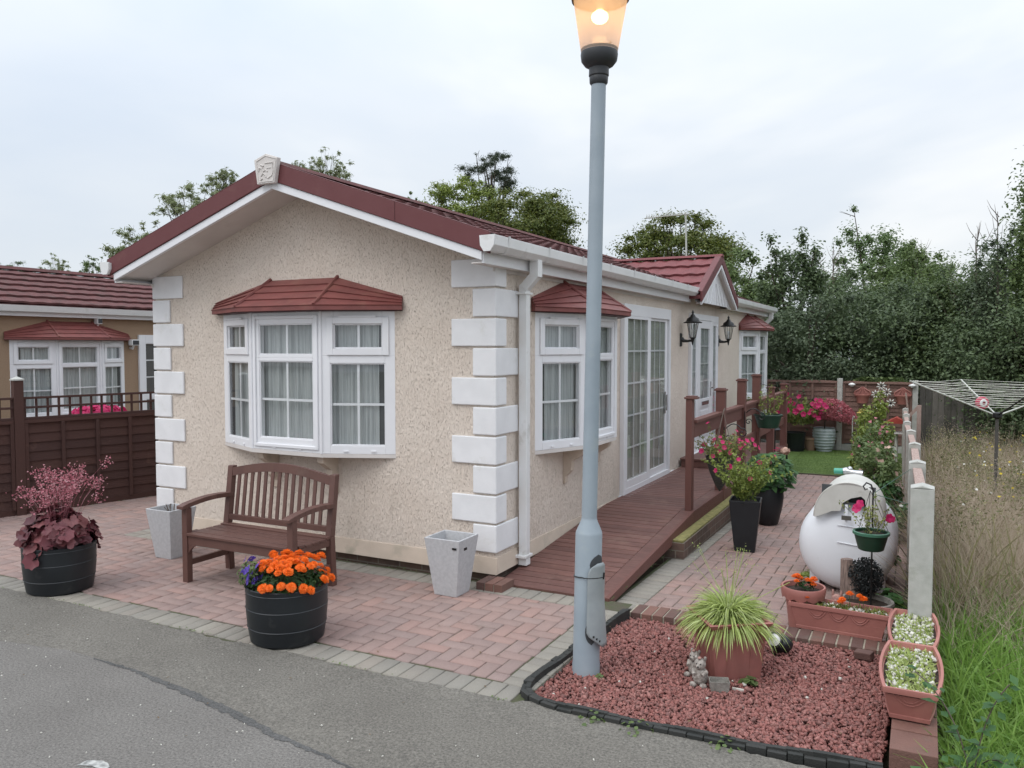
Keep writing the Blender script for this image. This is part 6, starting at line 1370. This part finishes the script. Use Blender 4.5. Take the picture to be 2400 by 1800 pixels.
for x, z in ((2.41, 1.16), (2.31, .98), (2.52, 1.03), (2.36, .72), (2.60, .80)):
    for k in range(8): a = k*pi/4+.2; d = Vector((cos(a), 0, sin(a))); b.tube([Vector((x, 12.9, z))+d*.025, Vector((x, 12.88, z))+d*.06, Vector((x, 12.89, z))+d*.098], [.006, .018, .005], 6)
    b.build('petals', M['fl_white'], t, smooth=True); b = MB()
    c_.tube([(x, 12.93, z), (2.42+(x-2.42)*.2, 12.93, z-.5)], .006, 5).ball((x, 12.885, z), .018)
c_.build('stems', M['iron'], t)
for x, lab in ((1.82, 'white solar lamp on the fence top, beside the concrete post'), (3.0, 'white solar lamp on the fence top at its right end')):
    t = thing('solar_lamp', lab, 'solar lamp', (x, 13.08, 1.2)); MB().lathe((x, 13.06, 1.16), [(.07, 0), (.075, .02), (.02, .05), (.001, .052)], 14).lathe((x, 13.06, 1.13), [(.03, 0), (.045, .03)], 10).build('shade', M['white'], t, smooth=True); MB().box((x-.015, 13.06, 1.15), (x+.015, 13.13, 1.17)).build('arm', M['white'], t)
t = thing('wreath', 'dark round twiggy wreath hung on the back fence near the house', 'wreath', (.30, 13.05, 1.0)); a = rng.uniform(0, 2*pi, 500); C = np.stack([.30+(.13+rng.normal(0, .03, 500))*np.cos(a), 13.04+rng.normal(0, .02, 500), 1.01+(.12+rng.normal(0, .03, 500))*np.sin(a)], -1); npmesh('leaves', leaves(C, rdir(500), .05, .5), LEAF, M['lf_pine'], t)
t = thing('corner_plant', 'dark drooping dried plant in a wall pocket on the back fence', 'plant', (1.05, 13.0, .7)); C, d = ellipse_pts(300, (1.03, 13.02, .70), (.17, .05, .16), 0); C[:, 2] += (C[:, 0]-1.03)*.5; npmesh('foliage', leaves(C, rdir(300), .05, .4), LEAF, M['lf_pine'], t)
t = thing('doll_ornament', 'scarecrow-like doll with straw hat and grey dress in the shrubs', 'ornament', (2.08, 12.2, .3)); x, y, z = 2.09, 12.3, .40
MB().tube([(x, y, -.3), (x, y, .4)], .02, 6).tube([(x, y, z-.2), (x, y, z), (x, y, z+.14)], [.10, .07, .05], 10).tube([(x-.05, y, z+.1), (x-.13, y, z-.02)], .025, 6).tube([(x+.05, y, z+.1), (x+.13, y, z-.02)], .025, 6).build('dress', M['greycloth'], t, smooth=True)
MB().ball((x, y, z+.20), .065).build('head', M['skin'], t, smooth=True); MB().lathe((x, y, z+.225), [(.12, -.01), (.12, 0), (.07, .015), (.06, .06), (.0, .07)], 14).build('hat', M['straw'], t, smooth=True)
MB().tube([(x-.19, y, -.2), (x-.19, y, z+.1), (x-.17, y, z+.15), (x-.15, y, z+.12)], .012, 6).build('crook', M['alu'], t)
t = thing('bird_table', 'small white bird table with dull red roof behind the concrete posts', 'bird table', (2.72, 11.2, 0)); x, y = 2.76, 11.3
MB().tube([(x, y, gz(y)), (x, y, .32)], .03, 8).box((x-.20, y-.14, .32), (x+.20, y+.14, .345)).box((x-.17, y-.12, .345), (x-.15, y-.10, .52)).box((x+.15, y-.12, .345), (x+.17, y-.10, .52)).build('table', M['white'], t)
b = MB().prism([(x-.22, y-.17, .52), (x+.22, y-.17, .52), (x, y-.17, .64)], (0, .34, 0)); b.build('roof', M['redplastic'], t)
t = thing('timber_rail', 'low weathered timber rail frame at the end of the concrete post fence', 'rail', (3.05, 12.6, 0)); MB().box((3.1, 12.45, -.3), (3.18, 12.55, .80)).hexa([(2.9, 12.5, .55), (2.98, 12.5, .55), (2.98, 12.55, .55), (2.9, 12.55, .55), (3.1, 12.5, .78), (3.18, 12.5, .78), (3.18, 12.55, .78), (3.1, 12.55, .78)]).tube([(2.95, 12.9, .5), (2.88, 12.9, 1.03)], .02, 6).build('timber', M['weathered'], t)
# rotary washing line
t = thing('washing_line', 'rotary washing line with pale lines opened above the wild grass', 'washing line', (4.0, 5.3, -.1)); Hh = Vector((3.2006+((2157*1.085-1200)/1888.5*.8906-.4548)*9.7, -5.9521+((2157*1.085-1200)/1888.5*.4548+.8906)*9.7, 1.165))
MB().tube([(Hh.x, Hh.y, -.15), (Hh.x, Hh.y, 1.16)], .020, 10).build('pole', M['greywood'], t); MB().lathe((Hh.x, Hh.y, 1.13), [(.03, 0), (.055, .02), (.055, .07), (.02, .08)], 12).build('hub', M['iron'], t, smooth=True)
Fd = Vector((-sin(.4722), cos(.4722), 0)); Rt = Vector((cos(.4722), sin(.4722), 0)); tips = []
for lat, dep, m in ((-.99, .15, 'alu'), (.11, 1.0, 'alu'), (.99, -.15, 'alu'), (-.12, -1.0, 'iron')):
    tp = Hh+Rt*lat+Fd*dep+Vector((0, 0, .415 if dep < .9 else .395)); tips.append(tp); MB().tube([Hh+Vector((0, 0, .0)), tp], .010, 8).build('arm', M[m], t)
b = MB()
for k in range(11):
    q = .30+.07*k
    for i in range(4):
        a, c = Hh.lerp(tips[i], q), Hh.lerp(tips[(i+1) % 4], q); mid = a.lerp(c, .5)+Vector((0, 0, -.012-.015*random.random())); b.tube([a, mid, c], .0026, 4, cap=False)
b.build('line', M['string'], t)
t = thing('peg_bag', 'round pink peg bag hanging from the washing line', 'peg bag', (3.85, 5.2, 1.1)); c = Hh-Rt*.13+Fd*.1+Vector((0, 0, .15)); q = (-Fd).to_track_quat('Z', 'Y').to_matrix()
MB().lathe(c, [(.001, .03), (.05, .035), (.075, .02), (.08, 0), (.075, -.02), (.001, -.03)], 20, ax=q).build('bag', M['pinkplastic'], t, smooth=True); MB().lathe(c, [(.048, .034), (.040, .042), (.02, .044)], 16, ax=q).build('opening', M['white'], t, smooth=True)

# ---------------------------------------------------------------- garden shrubs
def shrub(name, label, c, r, n, m, s, z0, extra=None, stems=6):
    t = thing(name, label, 'shrub', (c[0], c[1], z0)); b = MB()
    for k in range(stems):
        e = Vector(c)+Vector((random.uniform(-1, 1)*r[0]*.7, random.uniform(-1, 1)*r[1]*.7, random.uniform(0, .8)*r[2])); b.tube([(c[0], c[1], z0), ((c[0]+e.x)/2+.03, (c[1]+e.y)/2, (z0+e.z)/2), tuple(e)], [.014, .009, .004], 5)
    b.build('stems', M['bark'], t); K = 16; cc, dd = ellipse_pts(K, c, (r[0]*.75, r[1]*.75, r[2]*.8), .2); w = rng.integers(0, K, n); rr = .34*np.array(r)
    d = rdir(n); C = cc[w]+d*rr*(rng.uniform(.3, 1.1, (n, 1))**.6); npmesh('foliage', leaves(C, unit(d*.6+rdir(n)*.6+np.array([0, 0, .5])), s, .55, .12), LEAF, m, t)
    if extra:
        me_, k, s2, prof_ = extra; d = rdir(k); C = cc[rng.integers(0, K, k)]+d*rr*1.1; npmesh('flowers', fans(C, unit(d+np.array([0, -1, .3])), s2, prof_, .2), fanpat(len(prof_)), me_, t)
    return t
shrub('rose_shrub', 'bushy green shrub with faded pink blooms beyond the white tank', (2.76, 4.6, .38), (.32, .65, .50), 2600, M['lf_mid'], .055, -.12, (M['fl_cream'], 26, .030, [1, .8, 1, .8, 1, .8, 1, .8]))
shrub('leafy_shrub', 'dark bluish-green shrub low against the concrete fence behind the tank', (2.85, 4.0, .15), (.26, .9, .36), 2300, M['lf_deep'], .06, -.10, (M['fl_white'], 14, .035, [1, .8, 1, .8, 1, .8]))
shrub('fuchsia_shrub', 'loose green shrub with pinkish tips in the middle of the border', (2.58, 6.8, .42), (.34, .7, .55), 2300, M['lf_mid'], .065, -.16, (M['fl_heuch'], 70, .03, [1, .6, 1, .6, 1, .6]))
shrub('tall_shrub', 'tall yellow-green shrub in front of the metal flowers', (2.46, 9.3, .55), (.36, .45, .70), 2200, M['lf_yel'], .075, -.22)
shrub('border_shrub', 'yellow-green arching shrub at the left end of the border by the lawn', (2.32, 8.7, .35), (.26, .5, .60), 1100, M['lf_yel'], .09, -.21)
shrub('border_shrub', 'low dark green plants at the fence beyond the tank hood', (2.75, 2.7, -.0), (.28, .5, .26), 900, M['lf_deep'], .06, -.06)
weed((3.0, 1.02, -.02), .13, 22, 'star-leaved green plant between the tank and the concrete post', M['lf_deep'], .06)
weed((2.32, 1.55, -.03), .06, 16, 'small yellow-green weed on the path at the left of the tank', M['lf_yel'], .03)
shrub('climbing_plant', 'green ivy tips showing along the top of the back fence', (2.35, 13.35, 1.25), (.65, .08, .10), 420, M['lf_mid'], .09, .2, stems=3)
t = thing('flower_bowl', 'pot of cerise flowers behind the brown trellis fence', 'potted plant', (-8.9, 2.6, 0)); MB().lathe((-8.9, 2.75, 0), [(.2, 0), (.22, .7), (.25, .75), (.2, .75)], 20).build('pot', M['clayrim'], t, smooth=True); C, d = ellipse_pts(240, (-8.9, 2.75, .88), (.34, .5, .16), up=True); npmesh('flowers', fans(C, unit(d), .045, [1]*8, .2), fanpat(8), M['fl_pink'], t)

# ---------------------------------------------------------------- litter and moss
n = 90; B0 = np.stack([rng.uniform(-5.5, 3.0, n), rng.uniform(-3.2, .0, n), np.full(n, .010)], -1); tag(npmesh('fallen_leaves', leaves(B0, unit(rdir(n)*.35+np.array([0, 0, 1.])), .020, .5, .1), LEAF, mat('dry_brown_leaf', (.16, .10, .05), .8, (.09, .06, .03), 20)), 'small dry leaves and crumbs scattered over paving and road', 'leaf litter', kind='stuff')
C = []
for (xa, ya, xb, yb, m_) in ((-5.2, -2.0, 1.15, -2.0, 500), (1.16, -1.8, 1.25, -.2, 160), (-4.05, -.02, 0, -.02, 300), (1.04, .0, 1.04, 1.7, 140), (-6.2, .2, -5.8, 1.9, 300), (3.0, .1, 3.1, 1.2, 200)):
    for _ in range(m_): t_ = random.random(); g_ = .5+.5*sin(t_*31+xa*7); C += [(xa+(xb-xa)*t_+random.gauss(0, .008), ya+(yb-ya)*t_+random.gauss(0, .010), .004+random.random()*.008)] if random.random() < g_**2 else []
C = np.array(C); tag(npmesh('joint_moss', leaves(C, unit(rdir(len(C))*.6+np.array([0, 0, 1.])), .013, .7, .1), LEAF, M['lf_mid']), 'thin moss and tiny weeds in the paving joints and edges', 'moss', kind='stuff')
# ---------------------------------------------------------------- wild grass
def inside_field(n, x0, x1, y0, y1): return np.stack([rng.uniform(x0, x1, n), rng.uniform(y0, y1, n), np.zeros(n)], -1)
def field(name, n, box, h, w, droop, m, label, cat, zmax=None, lean=.35, K=4, dens=None):
    B0 = inside_field(n, *box)
    if dens is not None: B0 = B0[rng.random(n) < dens(B0)]
    n = len(B0); B0[:, 2] = -.0186*np.maximum(0, B0[:, 1])-.11; D = rng.normal(0, lean, (n, 3)); D[:, 2] = 1
    hh = rng.uniform(*h, n)*(.80+.22*np.sin(B0[:, 0]*2.7+np.sin(B0[:, 1]*1.7)*1.5)*np.cos(B0[:, 1]*2.1)+rng.normal(0, .08, n)); o = npmesh(name, strips(B0, D, hh, rng.uniform(*w, n), rng.uniform(*droop, n), K), strippat(K), m); tag(o, label, cat, kind='stuff'); return o
fx0 = 3.33
near = lambda B0: np.clip(1.15-.26*(B0[:, 1]-.2)+.25*np.sin(B0[:, 0]*4+B0[:, 1]*2), .0, 1)
far = lambda B0: np.clip(.10+.5*(B0[:, 1]-.0)+.12*np.sin(B0[:, 0]*3), .04, 1)
field('green_grass', 42000, (fx0, 6.5, -3.2, 4), (.22, .52), (.007, .015), (.08, .48), M['gr_green'], 'long fresh green grass in front of the field', 'grass', dens=near, lean=.45, K=5)
field('dry_grass', 50000, (fx0, 6.5, -.3, 5.0), (.45, .98), (.0022, .005), (.02, .20), M['gr_dry'], 'tangled dry straw-coloured grass', 'grass', dens=far, lean=.60, K=4)
field('dry_grass', 42000, (fx0-.1, 10.5, 4.5, 13.0), (.40, .95), (.004, .009), (.03, .25), M['gr_dry'], 'dry brown grass towards the far fence', 'grass', lean=.60, K=3)
field('olive_weeds', 32000, (fx0-.1, 10.5, .8, 13.0), (.30, .92), (.007, .020), (.08, .40), M['gr_olive'], 'olive green and brown weeds mixed through the grass', 'weeds', dens=lambda B0: np.clip(.35+.5*np.sin(B0[:, 0]*1.9+B0[:, 1]*.8)+.15*(B0[:, 1] > 4), .12, 1), lean=.35, K=3)
n = 16000; B0 = inside_field(n, fx0, 9.5, 2.0, 12.6); B0[:, 2] = rng.uniform(.15, .72, n)-.024*B0[:, 1]; tag(npmesh('weed_leaves', leaves(B0, rdir(n), .038, .4), LEAF, M['gr_olive']), 'leafy weed heads scattered in the wild grass', 'weeds', kind='stuff')
K = 90; cc = inside_field(K, fx0+.1, 9.0, 1.6, 12.6); cc[:16, 0] = rng.uniform(3.6, 4.8, 16); cc[:16, 1] = rng.uniform(4.0, 5.4, 16); w = rng.integers(0, K, 26000); B0 = cc[w]+rng.normal(0, 1, (26000, 3))*np.array([.16, .16, .13]); B0[:, 2] = np.clip(B0[:, 2]+.50, .05, .9)-.024*B0[:, 1]; B0[:, 0] = np.maximum(B0[:, 0], 3.28)
tag(npmesh('leafy_weeds', leaves(B0, unit(rdir(len(B0))+np.array([0, -.2, .5])), .034, .45), LEAF, M['lf_yel2']), 'clumps of leafy olive weeds standing in the dry grass', 'weeds', kind='stuff')
nS = 1500; S0 = inside_field(nS, fx0, 8.5, 1.0, 12.0); S0[:, 2] = rng.uniform(.55, .92, nS)-.024*S0[:, 1]; C = (S0[:, None, :]+rng.normal(0, 1, (nS, 9, 3))*np.array([.012, .012, .04])).reshape(-1, 3)
tag(npmesh('seed_heads', leaves(C, unit(rdir(len(C))), .016, .5), LEAF, M['gr_dry']), 'pale feathery seed heads above the dry grass', 'seed heads', kind='stuff')
n = 330; B0 = inside_field(n, 3.8, 8.5, 3.5, 11.5); B0[:, 2] = rng.uniform(.45, .74, n)-.024*B0[:, 1]; tag(npmesh('yellow_flowers', fans(B0, unit(rdir(n)+np.array([0, -.5, 1.])), .020, [1, .7]*4, .1), fanpat(8), M['fl_yellow']), 'small yellow wild flowers among the grass', 'wild flowers', kind='stuff')
n = 140; B0 = inside_field(n, 3.6, 8.0, 2.5, 9.5); B0[:, 2] = rng.uniform(.4, .70, n)-.024*B0[:, 1]; tag(npmesh('white_flowers', fans(B0, unit(rdir(n)+np.array([0, -.5, 1.])), .016, [1, .7]*4, .1), fanpat(8), M['fl_white']), 'tiny white wild flowers among the grass', 'wild flowers', kind='stuff')
t = thing('bramble', 'bramble shoots sprawling at the bottom right corner of the grass', 'bramble', (3.5, -1.7, 0)); b = MB(); C = []
for k in range(7):
    p = Vector((random.uniform(3.35, 3.7), random.uniform(-2.1, -1.4), 0)); d = Vector((random.uniform(-.9, .5), random.uniform(-.8, .4), .8)).normalized(); pts = [p.copy()]
    for q in range(8): p = p+d*.07; d = (d+Vector((0, 0, -.22))).normalized(); pts.append(p.copy()); [C.append(tuple(p+Vector((random.gauss(0, .02), random.gauss(0, .02), random.gauss(0, .02))))) for _ in range(3)]
    b.tube(pts, .003, 5)
b.build('stem', M['twig'], t); C = np.array(C); npmesh('leaves', leaves(C, unit(rdir(len(C))*.5+np.array([0, -.3, 1])), .06, .62, .1), LEAF, M['lf_deep'], t)

# ---------------------------------------------------------------- trees
def tree(name, label, base, z0, crown, R3, n, s, m, trunk=.16, K=40, cl=.28, asp=.5, limbs=14, grp=None, cat='tree', bare=0, shell=.25, m2=None):
    t = thing(name, label, cat, (base[0], base[1], z0), grp); c = np.array(crown, float); R3 = np.array(R3, float)
    cc, _ = ellipse_pts(K, c, R3*.86, shell); cc += rng.normal(0, .08, cc.shape)*R3; cr = cl*rng.uniform(.4, 1.3, K)*(1-.35*np.clip((cc[:, 2]-c[2])/R3[2], 0, 1))
    b = MB(); top = Vector((c[0], c[1], c[2]-R3[2]*.1)); P0 = Vector((base[0], base[1], z0)); b.tube([P0, P0.lerp(top, .35)+Vector((random.gauss(0, .1), 0, 0)), P0.lerp(top, .7)+Vector((random.gauss(0, .15), 0, 0)), top], [trunk, trunk*.75, trunk*.5, trunk*.25], 9); b.build('trunk', M['bark'], t)
    b = MB()
    for i in rng.permutation(K)[:limbs+bare]:
        e = Vector(cc[i]); s0 = P0.lerp(top, random.uniform(.35, .9)); md = s0.lerp(e, .5)+Vector((0, 0, .06*(e-s0).length)); b.tube([s0, md, e], [trunk*.28, trunk*.16, trunk*.05], 5)
        for _ in range(3): e2 = e+Vector(tuple(rdir(1)[0]*np.array([1, 1, .8])))*float(R3.mean())*.22; b.tube([md.lerp(e, random.uniform(.4, 1)), e2], [trunk*.07, trunk*.02], 4)
    b.build('branches', M['bark'], t)
    w = rng.choice(K, n, p=cr**2/np.sum(cr**2)); d = rdir(n); rad = np.minimum(np.abs(rng.normal(0, .62, (n, 1))), 1.25)
    C = cc[w]+d*(R3*cr[w][:, None])*rad*np.array([1.05, 1.05, .8]); keep = rng.random(n) > .12
    C = C[keep]; d = d[keep]; npmesh('crown', leaves(C, unit(d*.5+rdir(len(C))*.6+np.array([0, 0, .5])), s, asp, .1), LEAF, m, t)
    return t
G1 = 'trees standing behind the lap fence'
# hedge line behind the back fence
T = lambda px, d: (3.2006+((px*1.085-1200)/1888.5*.8906-.4548)*d, -5.9521+((px*1.085-1200)/1888.5*.4548+.8906)*d)
def ht(px, d, ctop, rad, n, s, m, lab, name='dense_tree', zlow=-.3, **k):
    x, y = T(px, d); zc = (ctop+zlow)/2; k.setdefault('K', 95); tree(name, lab, (x, y), -.4, (x, y, zc), (rad, rad*.9, (ctop-zlow)/2), int(n*2.2), s*.74, m, **k)
ht(1640, 23, 3.5, 1.9, 15000, .13, M['lf_mid'], 'mid green bushy tree just right of the small porch gable', grp=G1, cl=.30)
ht(1700, 21, 5.2, 1.05, 6500, .13, M['lf_dark'], 'slender loose-leaved tree rising right of the porch gable', 'slender_tree', zlow=1.5, grp=G1, cl=.26, asp=.6)
ht(1745, 19.5, 3.4, 1.9, 16000, .12, M['lf_blue'], 'dark rounded bush above the left part of the lap fence', grp=G1, cl=.34)
ht(1870, 26, 6.15, 1.9, 15000, .14, M['lf_light'], 'pale green open-topped tree in the middle of the treeline', 'open_tree', zlow=1.5, grp=G1, cl=.24)
ht(1880, 20, 3.9, 2.0, 21000, .12, M['lf_dark'], 'dark green tree mass above the concrete fence post', grp=G1, cl=.34)
ht(1960, 23.5, 5.2, 1.7, 13000, .13, M['lf_mid'], 'mid green tree right of the pale open-topped one', zlow=1.2, grp=G1, cl=.28)
ht(2000, 19.5, 4.0, 1.9, 19000, .12, M['lf_blue'], 'bluish dark tree left of the washing line', grp=G1, cl=.34)
ht(2075, 19, 4.3, 1.6, 17000, .12, M['lf_mid'], 'olive-topped bush stepping up towards the tall right tree', grp=G1, cl=.32)
ht(2130, 18, 4.1, 1.9, 19000, .115, M['lf_dark'], 'very dark bush behind the washing line', grp=G1, cl=.36)
ht(2190, 17, 4.7, 1.25, 16000, .11, M['lf_blue'], 'tall dark tree right of the washing line', grp=G1, cl=.32)
ht(2300, 16, 6.5, 1.25, 17000, .11, M['lf_mid'], 'tallest tree cut off by the right edge', grp=G1, cl=.30)
ht(2290, 15.5, 3.2, 1.9, 16000, .11, M['lf_dark'], 'dark low bush at the right edge behind the board fence', grp=G1, cl=.36)
for px, d, h in ((1790, 22, 4.6), (2095, 18, 4.5), (1980, 24, 4.9), (2140, 17.5, 4.9)):   # bare twiggy saplings
    x, y = T(px, d); t = thing('bare_sapling', {1790: 'thin leafless sapling in the gap right of the slender tree', 2095: 'bare twigs above the bushes near the washing line', 1980: 'leafless pale sapling behind the middle trees', 2140: 'tallest bare sapling beside the right-hand tree'}[px], 'sapling', (x, y, -.3)); b = MB(); b.tube([(x, y, -.3), (x+.1, y, h*.6), (x+.05, y, h)], [.04, .025, .006], 5)
    for k in range(26):
        z = random.uniform(.45, 1)*h; a = random.uniform(0, 2*pi); l = (1.1-z/h)*1.6+.15; b.tube([(x+.08, y, z-.1), (x+.08+l*.5*cos(a), y+l*.5*sin(a), z+l*.35), (x+.08+l*.75*cos(a), y+l*.75*sin(a), z+l*.9)], [.010, .006, .002], 4)
    b.build('twigs', M['twig'], t)
# trees behind the cream home
def far_tree(px, py, d, rx, rz, n, s, m, lab, name, **k):
    x, y = T(px, d); yc = (900-py*1.085)/1888.5*.9989-.0464; zc = 2.0+yc*d
    zc = 2.0+((900-py*1.085)/1888.5*.9989-.0464)*d; tree(name, lab, (x, y), -.3, (x, y, zc), (rx, rx, rz), n, s, m, **k)
far_tree(1130, 492, 34, 2.4, 1.6, 46000, .125, M['lf_gold'], 'dense olive-green broadleaf tree left of the lamp post behind the roof', 'broadleaf_tree', cl=.34, trunk=.25, K=110)
far_tree(1000, 455, 36, 2.0, 1.4, 22000, .12, M['lf_yel'], 'lighter yellow-green tree below the pine', 'broadleaf_tree', cl=.26, K=90, trunk=.2)
t_ = far_tree(1062, 378, 46, 1.75, 1.35, 15000, .14, M['lf_pine'], 'dark umbrella-shaped pine rising above the other trees', 'pine_tree', cl=.22, trunk=.24, K=60, asp=.2, limbs=20)
far_tree(1470, 560, 31, 2.35, 1.85, 48000, .125, M['lf_gold'], 'wide domed tree behind the television aerial', 'domed_tree', cl=.27, trunk=.25, K=110, limbs=40, shell=.5)
far_tree(1590, 620, 25, 1.6, 1.3, 15000, .11, M['lf_mid'], 'mid green tree filling behind the small porch gable', 'broadleaf_tree', cl=.28)
G2 = 'pale willows behind the cream home'
for px, py, d, rx, rz, n, lab in ((430, 462, 21, 1.15, 1.1, 9000, 'largest pale willow above the left roof slope'), (315, 555, 21, .95, 1.0, 6000, 'lower willow left of the largest one behind the roof'), (492, 405, 23, .5, .65, 2200, 'narrow willow top reaching towards the ridge'), (715, 378, 24, .80, .80, 2600, 'sparse willow sprays right of the crest plaque'), (655, 378, 24, .4, .42, 700, 'small willow spray next to the crest plaque')):
    far_tree(px, py, d, rx, rz, n, .13, M['lf_willow'], lab, 'willow_tree', asp=.17, cl=.15, trunk=.06, K=110, limbs=50, shell=.0, grp=G2)
for px, py, d, rx, rz, n, lab, m in ((20, 590, 32, 1.1, .5, 1800, 'dark tree top over the neighbouring ridge at the left edge', M['lf_dark']), (130, 578, 32, .6, .6, 500, 'small sparse tree top over the neighbouring ridge', M['lf_willow']), (205, 580, 30, .5, .55, 420, 'sparse tree top nearest the cream home over the neighbouring ridge', M['lf_mid'])):
    far_tree(px, py, d, rx, rz, n*2, .11, m, lab, 'distant_tree', asp=.3, cl=.22, trunk=.04, K=50, limbs=20, shell=0)
tree('distant_tree', 'tiny tree top between the willow sprays and the pine', T(890, 40), 0, (*T(890, 40), 9.2), (.4, .4, .5), 200, .15, M['lf_mid'], trunk=.06, K=8, limbs=6)
for o in mg+pan+pet: bpy.data.objects.remove(o)

# ---------------------------------------------------------------- camera, light, sky
cam = bpy.data.cameras.new('camera'); co = bpy.data.objects.new('camera', cam); COL.objects.link(co); sc.camera = co
co.location = (3.2006, -5.9521, 2.0); co.rotation_euler = (pi/2-.0464, 0, .4722); cam.sensor_width = 36; cam.lens = 36*1888.5/2400; cam.clip_end = 600
SKYA, SKYB, SKYC = (4.55, 5.1, 5.85), (5.4, 5.75, 6.15), (6.85, 6.9, 6.9)
EXPO = 0.5
SE, SA = R_(52), R_(205)   # elevation; azimuth measured from +Y clockwise
sun = bpy.data.lights.new('sun', 'SUN'); sun.energy = .6; sun.angle = R_(35); sun.color = (1, .96, .90); so = bpy.data.objects.new('sun', sun); COL.objects.link(so)
dv = Vector((sin(SA)*cos(SE), cos(SA)*cos(SE), sin(SE))); so.rotation_euler = dv.to_track_quat('Z', 'Y').to_euler()
W = bpy.data.worlds.new('World'); sc.world = W; W.use_nodes = True; nt = W.node_tree; nt.nodes.clear(); out = nt.nodes.new('ShaderNodeOutputWorld'); bg = nt.nodes.new('ShaderNodeBackground')
sky = nt.nodes.new('ShaderNodeTexSky'); sky.sky_type = 'NISHITA'; sky.sun_disc = False; sky.sun_elevation = SE; sky.sun_rotation = SA; sky.dust_density = 2.; sky.air_density = 1.
tc = nt.nodes.new('ShaderNodeTexCoord').outputs['Generated']; v = mapping(nt, tc, (1, 1, 2.6), (0, 0, .4))
nz = noise(nt, v, 1.55, 5, .5, .25)
cl = ramp(nt, nz, [(.30, SKYA), (.52, SKYB), (.68, SKYC)])
mx = mixc(nt, .90, sky.outputs[0], cl)
sep = nt.nodes.new('ShaderNodeSeparateXYZ'); L(nt, tc, sep.inputs[0])
def mth(op, a, b):   # an overcast sky is brighter overhead than near the horizon
    n_ = nt.nodes.new('ShaderNodeMath'); n_.operation = op
    for s_, v_ in zip(n_.inputs, (a, b)):
        if hasattr(v_, 'node'): L(nt, v_, s_)
        else: s_.default_value = v_
    return n_.outputs[0]
zz = mth('MAXIMUM', sep.outputs[2], 0.); fac = mth('ADD', mth('MULTIPLY', mth('MULTIPLY', zz, zz), 1.75), .90)
vm = nt.nodes.new('ShaderNodeVectorMath'); vm.operation = 'SCALE'; L(nt, mx, vm.inputs[0]); L(nt, fac, vm.inputs['Scale']); mx = vm.outputs[0]
L(nt, mx, bg.inputs[0]); bg.inputs[1].default_value = .115; L(nt, bg.outputs[0], out.inputs[0])
sc.view_settings.view_transform = 'Standard'; sc.view_settings.look = 'None'; sc.view_settings.exposure = EXPO; sc.view_settings.gamma = 1
sc.render.engine = 'CYCLES'; sc.cycles.max_bounces = 6; sc.cycles.transparent_max_bounces = 12; sc.cycles.diffuse_bounces = 3
